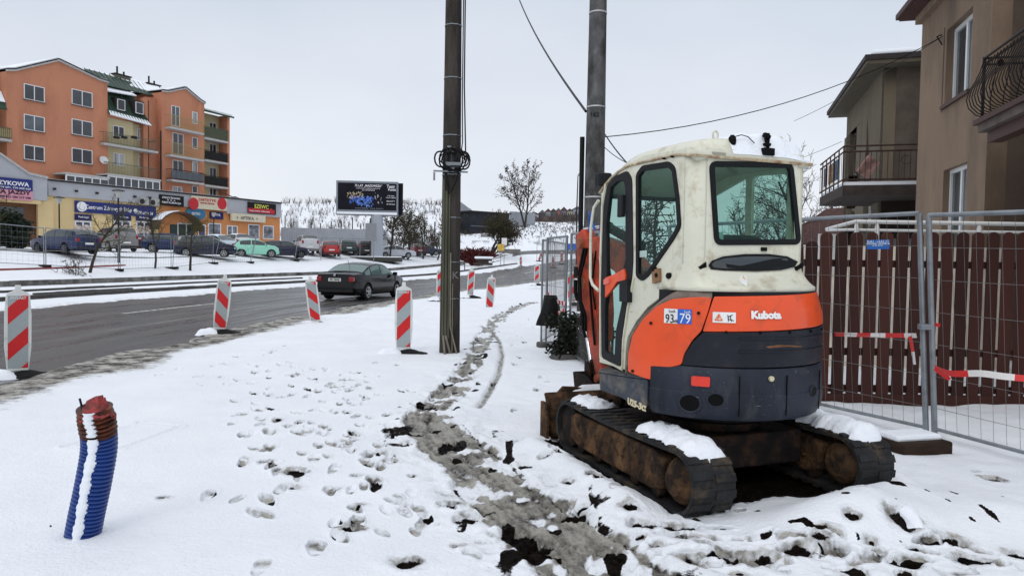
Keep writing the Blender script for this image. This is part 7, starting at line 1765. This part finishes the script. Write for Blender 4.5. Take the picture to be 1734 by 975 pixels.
# ================================================================ second house
h2 = thing('far_house', 'farther brown roughcast house with rusty-railed balcony and flat roof', 'house', (10.1, 19.6, 0))
stc = mat('olive_stucco', (.145, .118, .082), .95, var=.14, scale=1.5, bump=1., bscale=60, dirt=(.10, .08, .06), damt=.42, dscale=.7, streak=3)
stf = mat('grey_brown_stucco', (.11, .088, .07), .95, var=.2, scale=2.5, bump=1., bscale=60, dirt=(.07, .055, .045), damt=.45, dscale=1)
G1 = Fac((11.9, 25.6), (10.1, 19.6), h2); LG = (Vector((11.9, 25.6))-Vector((10.1, 19.6))).length
fdir = Vector((1, -.30)).normalized(); G2 = Fac((10.1, 19.6), (10.1+fdir.x*7, 19.6+fdir.y*7), h2)
zE2 = G2.m(1490, 116)[1]; print('zE2', zE2, G1.m(1425, 203))
zs2 = G2.m(1425, 313, 1.4)[1]
def hole(F_, x0, y0, x1, y1): a, b = F_.m(x0, (y0+y1)/2)[0], F_.m(x1, (y0+y1)/2)[0]; return (min(a, b), max(a, b), F_.m((x0+x1)/2, y1)[1], F_.m((x0+x1)/2, y0)[1])
wh = [hole(G1, 1450, 207, 1467, 285), hole(G1, 1429, 232, 1438, 300), hole(G1, 1428, 355, 1434, 392), hole(G1, 1447, 348, 1461, 392)]
me = plate([(0, -.2), (LG, -.2), (LG, zE2), (0, zE2)], [[(a, c), (b, c), (b, d), (a, d)] for a, b, c, d in wh], .3); me.transform(face_matrix(G1.P-G1.n*.15, G1.u, (0, 0, 1))); G1.o('wall', me, stc)
for i, (a, b, c, d) in enumerate(wh): fwin(G1, a, b, c, d, -.2, 3 if i == 0 else 2)
G2.o('wall', G2.box(MB(), .0, 7, -.002, -.3, -.2, zE2), stf); G2.o('wall', G2.box(MB(), .3, 7, -.3, -6, -.2, zE2-.01), stf)
ov_ = .55
c0, c1_, c2_ = (Vector((G1.P.x, G1.P.y))-G1.u.xy*.3), Vector((10.1, 19.6)), Vector((10.1+fdir.x*7, 19.6+fdir.y*7))
cn = c1_+G1.n.xy*ov_+G2.n.xy*ov_; e0 = c0+G1.n.xy*ov_-G1.u.xy*.3; e2 = c2_+G2.n.xy*ov_
back = c2_-G2.n.xy*7; bk0 = c0+Vector((7, -2))
mb = MB(); pl4 = [e0, cn, e2, back, bk0]
obj('roof', mb.add([(p.x, p.y, zE2) for p in pl4]+[(p.x, p.y, zE2+.10) for p in pl4], [(0, 1, 2, 3, 4), (9, 8, 7, 6, 5)]+[(i, (i+1) % 5, (i+1) % 5+5, i+5) for i in range(5)]), M_('soffit', (.10, .085, .06), .8), h2, world=True)
mb = MB(); ctr = sum(pl4, Vector((0, 0)))/5; pl5 = [p+(p-ctr).normalized()*.06 for p in pl4]
obj('roof_edge', mb.add([(p.x, p.y, zE2+.102) for p in pl5]+[(p.x, p.y, zE2+.24) for p in pl5], [(0, 1, 2, 3, 4), (9, 8, 7, 6, 5)]+[(i, (i+1) % 5, (i+1) % 5+5, i+5) for i in range(5)]), trimd, h2, world=True)
pl6 = [ctr+(p-ctr)*.96 for p in pl5]; mb = MB()
obj('roof_snow', mb.add([(p.x, p.y, zE2+.235) for p in pl6]+[(p.x, p.y, zE2+.42) for p in pl6], [(0, 1, 2, 3, 4), (9, 8, 7, 6, 5)]+[(i, (i+1) % 5, (i+1) % 5+5, i+5) for i in range(5)]), sn, h2, world=True, bevel=.08)
# wrap-round balcony
bc0 = at(1427, 314, 18.2); bc1 = at(1388, 331, 21.6); zs2 = bc0.z
bcr = Vector((bc0.x+fdir.x*6.5, bc0.y+fdir.y*6.5)); b0_, b1_ = bc0.xy, bc1.xy
pol = [b1_, b0_, bcr, bcr-G2.n.xy*2.2, c1_-G1.n.xy*.1+Vector((.3, 0)), b1_+Vector((2.2, -.5))]
def slabp(nm, pol, za, zb_, m, par): 
    k = len(pol); return obj(nm, MB().add([(p.x, p.y, za) for p in pol]+[(p.x, p.y, zb_) for p in pol], [tuple(range(k)), tuple(range(k, 2*k))[::-1]]+[(i, (i+1) % k, (i+1) % k+k, i+k) for i in range(k)]), m, par, world=True)
bal2 = slabp('balcony', pol, zs2-.26, zs2, M_('balcony_dark', (.045, .035, .03), .8, var=.3), h2)
ctr = sum(pol, Vector((0, 0)))/len(pol); 
slabp('balcony_snow', [ctr+(p-ctr)*.985 for p in pol[:4]]+[pol[3].lerp(pol[4], .5)], zs2+.001, zs2+.09, sn, bal2)
rusti = mat('rusty_iron', (.045, .024, .018), .7, var=.4); mb = MB()
zt2 = at(1427, 248, 18.2).z; mid_ = zt2-.14
for z in (zt2, mid_, zs2+.14): mb.tube([(b1_.x, b1_.y, z), (b0_.x, b0_.y, z), (bcr.x, bcr.y, z)], .024, 6)
L_a = (b1_-b0_).length
for i in range(int(L_a/.62)+1): p = b0_.lerp(b1_, min(1, i*.62/L_a)); mb.tube([(p.x, p.y, zs2), (p.x, p.y, zt2)], .018, 5)
obj('handrail', mb, rusti, bal2, world=True, smooth=50); mb = MB()
for i in range(52): p = b0_.lerp(bcr, i/51); mb.tube([(p.x, p.y, zs2+.1), (p.x, p.y, mid_)], .009, 4, cap=False)
for u in (.22, .48): c = b0_.lerp(bcr, u); mb.tube([(c.x+fdir.x*.11*math.cos(w), c.y+fdir.y*.11*math.cos(w), zs2+.62+.11*math.sin(w)) for w in np.linspace(0, 2*PI, 13)[:-1]], .010, 4, closed=True)
for i in range(16): p = b0_.lerp(b1_, i/15); mb.tube([(p.x, p.y, zs2+.1), (p.x, p.y, mid_)], .007, 4, cap=False)
obj('railing_bars', mb, rusti, bal2, world=True)
# things on the balcony: pale folded parasol and coloured cloths on the left side
p = at(1470, 283, 18.6); obj('folded_sunshade', MB().lathe([(.02, 0), (.12, .1), (.08, .45), (.02, .7)], (0, 0, 0), n=8).mesh('a') if False else MB().box((p.x, p.y, p.z), (.35, .1, .5), Matrix.Rotation(.6, 3, 'Y')), M_('cloth_rust', (.25, .14, .12), .8, var=.5), bal2, world=True)
for i, c in enumerate([(.10, .16, .25), (.35, .22, .12), (.12, .14, .17)]):
    p0_ = b0_.lerp(b1_, .25+.22*i); p1_ = b0_.lerp(b1_, .42+.22*i); q_ = .04
    obj('hung_cloth', MB().grid([[(p0_.x+.03, p0_.y, zs2+.25), (p1_.x+.03, p1_.y, zs2+.25)], [(p0_.x+.03, p0_.y, zt2-.2), (p1_.x+.03, p1_.y, zt2-.2)]]), M_('balcony_cloth%d' % i, c, .8, var=.6, scale=5), bal2, world=True, solid=.01)
# dark sheet on the wall paints the shade under the balcony
G2.o('shade_sheet', G2.box(MB(), .02, 6.8, .01, .03, .0, zs2-.27), M_('balcony_shade', (.03, .022, .018), .9)); 
G2.o('recess_door', G2.box(MB(), .35, .85, .031, .05, .4, 2.35), M_('grey_door', (.16, .17, .17), .5))
# low outbuilding with tiled roof left of the far house, seen behind the cab
ob = thing('outbuilding', 'low reddish tiled outbuilding under the bare trees', 'building', (13.4, 30, 0))
OB = Fac((12.2, 31), (14.6, 29), ob); 
x0_ = at(1352, 380, 30); x1_ = at(1412, 380, 28)
OB = Fac((x0_.x, 30), (x1_.x, 28.2), ob); LO = math.hypot(x1_.x-x0_.x, 1.8)
OB.o('wall', OB.box(MB(), -1, LO, 0, -4, -.2, 2.5), stf); OB.o('roof', quad3(OB, [(-1.2, .4, 2.4), (LO+.1, .4, 2.4), (LO-.2, -2.5, 4.1), (-1.2, -2.5, 4.1)], .15), mat('dark_tiles', (.075, .035, .03), .8, var=.4, scale=6, bump=1, bscale=12))
# far hillside houses
cols = [(.30, .27, .30), (.09, .08, .09), (.30, .30, .30), (.12, .12, .13), (.30, .14, .12), (.16, .15, .17), (.36, .33, .24), (.28, .30, .33)]
hl = ['pale mauve', 'dark brown', 'light grey', 'charcoal', 'brick red', 'dark grey', 'cream', 'bluish grey']
for i, (a, b, yt, yb) in enumerate([(895, 913, 358, 374), (913, 924, 355, 376), (924, 933, 353, 371), (933, 942, 353, 370), (942, 950, 352, 370), (950, 960, 350, 371), (960, 970, 353, 368), (970, 986, 349, 368)]):
    Y = 232+3*i; p0_, p1_ = at(a, yb, Y), at(b-1, yb, Y); zt_q = at(a, yt, Y).z
    t = thing('hillside_house', hl[i]+' house in the row on the far hilltop, '+['first from left', 'second from left', 'third from left', 'fourth from left', 'fourth from right', 'third from right', 'second from right', 'rightmost, by the pole'][i], 'house', (p0_.x, Y, p0_.z), 0, 'houses on the far hilltop')
    w = p1_.x-p0_.x; h = zt_q-p0_.z
    obj('wall', MB().b2((0, 0, -3), (w, 8, h*.72)), M_('hillwall%d' % i, cols[i], .8, var=.1), t)
    obj('roof', MB().prism([(-.3, h*.72), (w+.3, h*.72), (w*.5, h)], -.3, 8, 'y'), M_('hillroof%d' % (i % 3), [(.07, .05, .05), (.12, .12, .13), (.10, .05, .045)][i % 3], .8), t)
    for u in (.2, .6): obj('window', MB().b2((w*u, -.05, h*.25), (w*(u+.2), .02, h*.5)), M_('hillwin', (.05, .05, .06), .3), t)
tag(obj('timber_fence', MB().grid([[(p.x, p.y, p.z-1.2), (p.x, p.y, p.z+.9)] for p in [at(904, 374, 215), at(930, 371, 215), at(960, 369, 215), at(985, 367, 215)]]), M_('dark_timber', (.07, .055, .05), .9, var=.5, scale=.6), solid=.2), 'dark timber edging below the hilltop houses', 'fence')
# ================================================================ trees and shrubs
bark = mat('bark', (.040, .032, .026), .9, var=.3, scale=10, bump=.6); barkg = mat('bark_mossy', (.060, .058, .025), .9, var=.3, scale=8); barkd = mat('bark_far', (.045, .037, .033), .9, var=.2, scale=3)
def grow(mbT, mbC, p, d, L, r, lvl, rg, P):
    """recursive bare branch; lvl 0 = trunk"""
    n = 5 if lvl < 2 else 3; pts = [p]; q = p.copy(); dd = d.copy(); rs = [r]
    for i in range(n):
        dd = (dd+Vector((rg.gauss(0, 1), rg.gauss(0, 1), rg.gauss(0, 1)))*P['wob']+Vector((0, 0, P['up']*(.2 if lvl else 0)))).normalized(); q = q+dd*(L/n); pts.append(q.copy()); rs.append(r*(1-(i+1)/n*(1-P['tap'])))
    (mbT if lvl == 0 else mbC).tube(pts, [max(x, P['rmin']) for x in rs], 7 if lvl == 0 else (4 if lvl < 3 else 3), cap=False)
    if lvl >= P['lv']: 
        if P.get('leaf') and rg.random() < P['leaf']:
            for _ in range(P.get('nl', 2)):
                c = pts[rg.randint(1, n)]+Vector((rg.gauss(0, 1), rg.gauss(0, 1), rg.gauss(0, 1)))*P['ls']; a = Vector((rg.gauss(0, 1), rg.gauss(0, 1), rg.gauss(0, 1))).normalized()*P['ls']; b = a.orthogonal().normalized()*P['ls']*.8; P['mbL'].add([c-a, c+b, c+a, c-b], [(0, 1, 2, 3)])
        return
    k = P['br'][lvl]
    for i in range(k):
        u = P['lo'] if lvl == 0 else .15; f = u+(1-u)*(i+rg.random()*.8)/k; j = min(n-1, int(f*n)); w = f*n-j; s = pts[j].lerp(pts[j+1], min(1, w))
        az = rg.uniform(0, 2*PI) if lvl else (i*2.4+rg.uniform(-.5, .5)); ax = dd.orthogonal().normalized(); ax.rotate(Matrix.Rotation(az, 3, dd)); ang = P['ang']*rg.uniform(.7, 1.25)
        nd = (dd*math.cos(ang)+ax*math.sin(ang)).normalized(); grow(mbT, mbC, s, nd, L*P['sc'][lvl]*rg.uniform(.7, 1.15)*(1-.35*f*(lvl == 0)), rs[j]*P['rs'], lvl+1, rg, P)
def tree(label, cat, p, h, seed, mT, mCr=None, r=None, name='bare_tree', leafm=None, group=None, trunks=1, lean=(0, 0), **P):
    D = dict(wob=.10, up=.25, tap=.35, rmin=.004, lv=3, br=(7, 5, 4), lo=.3, ang=.75, sc=(.55, .55, .5), rs=.5, ls=.1); D.update(P)
    t = thing(name, label, cat, p, 0, group); rg = random.Random(seed); T_, Cc, Lf = MB(), MB(), MB(); D['mbL'] = Lf
    for k in range(trunks):
        d = Vector((lean[0]+rg.gauss(0, .08)*(trunks > 1)*3, lean[1]+rg.gauss(0, .05), 1)).normalized(); grow(T_, Cc, Vector((rg.uniform(-.1, .1)*(trunks > 1), 0, -.2)), d, h*D.get('tl', .75), r or h*.018, 0, rg, D)
    obj('trunk', T_, mT, t); c = obj('crown', Cc, mCr or mT, t)
    if Lf.v: obj('leaves', Lf, leafm, c)
    return t
GY = 'young bare trees behind the far mesh fence'
p = gp_(150, 37); tree('young mossy tree in front of the dark blue estate', 'tree', p, 4.7, 1, bark, barkg, r=.085, group=GY, lean=(.12, 0), lo=.35, br=(12, 6, 4), ang=.9, rmin=.008, sc=(.42, .55, .5), tl=.85)
p = gp_(262, 43.0); tree('slim young mossy tree right of the second garden lamp', 'tree', p, 4.3, 5, bark, barkg, r=.07, group=GY, lo=.35, br=(11, 6, 4), ang=.7, rmin=.009, sc=(.36, .5, .5), tl=.9)
p = gp_(322, 44.5); tree('forked young tree in front of the navy people carrier', 'tree', p, 4.3, 9, bark, barkg, r=.085, group=GY, lo=.45, br=(9, 6, 5), ang=.85, rmin=.009, sc=(.55, .55, .5), tl=.7)
p = gp_(8, 40); tree('young bare tree cut by the left edge', 'tree', (p[0]-1.0, p[1], p[2]), 4.6, 12, bark, barkg, r=.08, group=GY, br=(9, 5, 4), rmin=.009)
p = gp_(12, 46); ev = tree('dark evergreen shrub dusted with snow at the left edge', 'shrub', p, 2.6, 14, bark, bark, name='evergreen_shrub', leafm=mat('dark_leaf', (.018, .028, .018), .6, var=.5, scale=3), trunks=5, leaf=1, nl=5, ls=.10, br=(8, 6, 4), lo=.05, rmin=.012, ang=.9, sc=(.6, .6, .5))
tree('pile of cut branches on the snow under the mossy tree', 'branches', gp_(128, 35.5), .9, 21, bark, bark, name='branch_pile', trunks=7, br=(4, 3, 2), lo=.05, rmin=.008, ang=1.1, tl=1.4, lean=(0, 0), wob=.4)
leafd = mat('brown_leaf', (.05, .042, .02), .8, var=.5, scale=2)
for i, (px, Y, h, s) in enumerate(((660, 77, 6.2, 31), (690, 80, 6.0, 32), (716, 84, 6.0, 33), (740, 86, 6.2, 34), (682, 92, 6.5, 35))):
    tree(['ragged tree nearest the billboard column', 'tree leaning behind the white saloon', 'tree above the dark red car', 'tree just left of the near concrete pole', 'tree behind the others right of the billboard'][i], 'tree', gp_(px, Y), h, s, barkd, mat('crown_bark', (.05, .043, .03), .9), r=.11, lean=(.10, 0), rmin=.016, br=(10, 7, 5), ang=.9, leaf=.5, nl=2, ls=.10, leafm=leafd, sc=(.5, .55, .5), group='ragged trees right of the billboard')
# poplar-like trees and stakes on the bank (things one can tell apart)
rgp = random.Random(8)
for i, px in enumerate((482, 492, 526, 542, 560, 577, 596, 610, 640, 665, 684, 702, 718, 735)):
    Y = 108+rgp.uniform(-1, 2); p = gp_(px, Y); h = rgp.uniform(3.2, 4.6)
    mb = MB().tube([(p[0], p[1], p[2]-.3), (p[0]+.05, p[1], p[2]+h)], .085, 5); tag(obj('fence_stake', mb, barkd), 'tall thin dark stake on the snowy bank, %s' % ['nearest the shop roof', 'second from the shop', 'left of a bushy gap', 'beside the bushy gap', 'left of the billboard board', 'under the left billboard edge', 'under the billboard, left half', 'under the billboard middle', 'left of the column', 'right of the column', 'above the white saloon', 'above the saloon bonnet', 'left of the last stake', 'nearest the dark concrete pole'][i], 'stake', 'stakes on the bank')
# scrub covering the bank: nobody could count it
def scrub(name, label, n, fx, fy, hr, rr, m, seed, kids=5):
    rg = random.Random(seed); mb = MB()
    for _ in range(n):
        px, Y = fx(rg), fy(rg); X = ray(px, 440).x/ray(px, 440).y*Y; z = hz(X, Y); h = rg.uniform(*hr)
        for k in range(kids):
            a = rg.uniform(0, 6.28); s = rg.uniform(.3, 1)*h*.42; p0 = Vector((X, Y, z-.1)); p1 = p0+Vector((math.cos(a)*s*.5, math.sin(a)*s*.5, h*.55)); p2 = p0+Vector((math.cos(a)*s, math.sin(a)*s, h*rg.uniform(.75, 1)))
            mb.tube([p0, p1, p2], [rr, rr*.8, rr*.4], 3, cap=False)
    o = tag(obj(name, mb, m), label, 'scrub', kind='stuff'); return o
scm = mat('scrub_twigs_hazed', (.085, .070, .062), .9, var=.3); scm2 = mat('scrub_dark', (.05, .042, .036), .9, var=.3)  # first twig colour is lighter and greyer, with distance haze put into it
scrub('scrub', 'leafless scrub covering the snowy bank behind the car park', 800, lambda r: r.uniform(474, 760), lambda r: r.uniform(110, 138), (.4, 1.6), .020, scm, 41, 5)
scrub('scrub', 'dark scrub patches low on the bank under the billboard', 150, lambda r: random.Random(int(r.random()*9)).uniform(480, 745)+r.gauss(0, 6), lambda r: r.uniform(105, 118), (1.2, 2.8), .035, scm2, 42, 7)
scrub('dry_weeds', 'dry weeds poking through the snow on the far slope', 1100, lambda r: r.uniform(800, 990), lambda r: r.uniform(125, 195), (.2, .75), .035, scm, 43, 3)
# dark red bush by the road
rb_ = tree('dark red dogwood bush beside the road', 'bush', gp_(806, 80), 2.0, 51, mat('red_stems', (.085, .018, .018), .8, var=.3), name='red_bush', trunks=46, br=(4, 3, 3), lo=.1, rmin=.016, ang=.35, tl=.8, r=.03, sc=(.6, .6, .5))
for ch in rb_.children_recursive: ch.data.transform(Matrix.Diagonal((2.6, 1.6, 1, 1)))
tree('leaning bushy tree in front of the black shed', 'tree', gp_(828, 98), 8.0, 55, barkd, mat('crown_olive', (.045, .038, .022), .9, var=.3), r=.24, trunks=2, rmin=.020, br=(13, 9, 7), lo=.45, ang=1.0, sc=(.62, .6, .55), leaf=.5, nl=2, ls=.12, leafm=leafd, tl=.62)
tree('tall two-stemmed tree with sparse leaves on the skyline', 'tree', gp_(888, 156), 13.5, 77, barkd, r=.24, trunks=2, rmin=.026, br=(12, 6, 4), lo=.22, ang=.62, sc=(.42, .5, .5), leaf=.8, nl=2, ls=.19, leafm=mat('dead_leaf', (.06, .045, .035), .8), tl=.9)
# bare trees behind the cab, right
GB = 'bare trees behind the far house'
tree('bare tree rising between the cab and the far house', 'tree', (gp_(1368, 33)[0], 33, .0), 6.9, 61, barkd, mat('crown_brown', (.06, .045, .038), .9), r=.13, rmin=.008, lv=4, br=(11, 7, 5, 3), lo=.22, ang=.7, sc=(.5, .55, .55, .5), group=GB, tl=.85)
tree('bare tree leaning behind the far house balcony', 'tree', (gp_(1400, 36)[0], 36, .0), 6.2, 62, barkd, mat('crown_brown', (.06, .045, .038), .9), r=.12, rmin=.009, lv=4, br=(9, 7, 5, 3), lo=.2, ang=.8, sc=(.5, .55, .55, .5), group=GB, tl=.8)
tree('lower reddish bare tree behind the picket fence end', 'tree', (gp_(1340, 28)[0], 28, .0), 4.2, 63, barkd, mat('crown_reddish', (.09, .05, .045), .9), r=.10, rmin=.008, lv=4, br=(9, 7, 5, 3), lo=.15, ang=.9, sc=(.55, .55, .55, .5), group=GB, tl=.8)
# snow-laden dark shrub inside the mesh by the boom
tree('dark snow-laden shrub inside the mesh beside the boom', 'shrub', (at(978, 600, 11.0).x, 11.2, 0), 1.0, 71, bark, bark, name='evergreen_shrub', leafm=mat('shrub_leaf', (.015, .020, .014), .6, var=.5), trunks=4, br=(7, 5, 3), lo=.05, rmin=.005, ang=.8, leaf=1, nl=4, ls=.035, r=.02)
g = at(988, 600, 10.9)
tag(obj('slatted_screen', (lambda mb: [mb.b2((g.x-.05+.05*i, 11.0-.08*i, .0), (g.x-.015+.05*i, 11.03-.08*i, .62)) for i in range(9)] and mb)(MB()), blackp), 'small dark slatted screen in the mesh corner by the boom', 'screen')
# trees and conifer reflected / seen through the cab, far beyond to the right
tree('dark conifer far beyond the excavator cab', 'tree', (9.5, 46, 0), 7, 81, barkd, mat('conifer', (.02, .03, .02), .9), name='conifer', r=.15, rmin=.03, lv=2, br=(40, 8), lo=.08, ang=1.35, sc=(.28, .4), up=-.05, tl=1.0)
for i, (x, y) in enumerate(((8, 44), (12.5, 50), (16, 47))): tree(['bare tree seen through the cab, left', 'bare tree seen through the cab, middle', 'bare tree seen through the cab, right'][i], 'tree', (x, y, 0), 6.5, 90+i, barkd, r=.13, rmin=.012, br=(11, 8, 5), lo=.2, sc=(.5, .55, .5), group=GB)
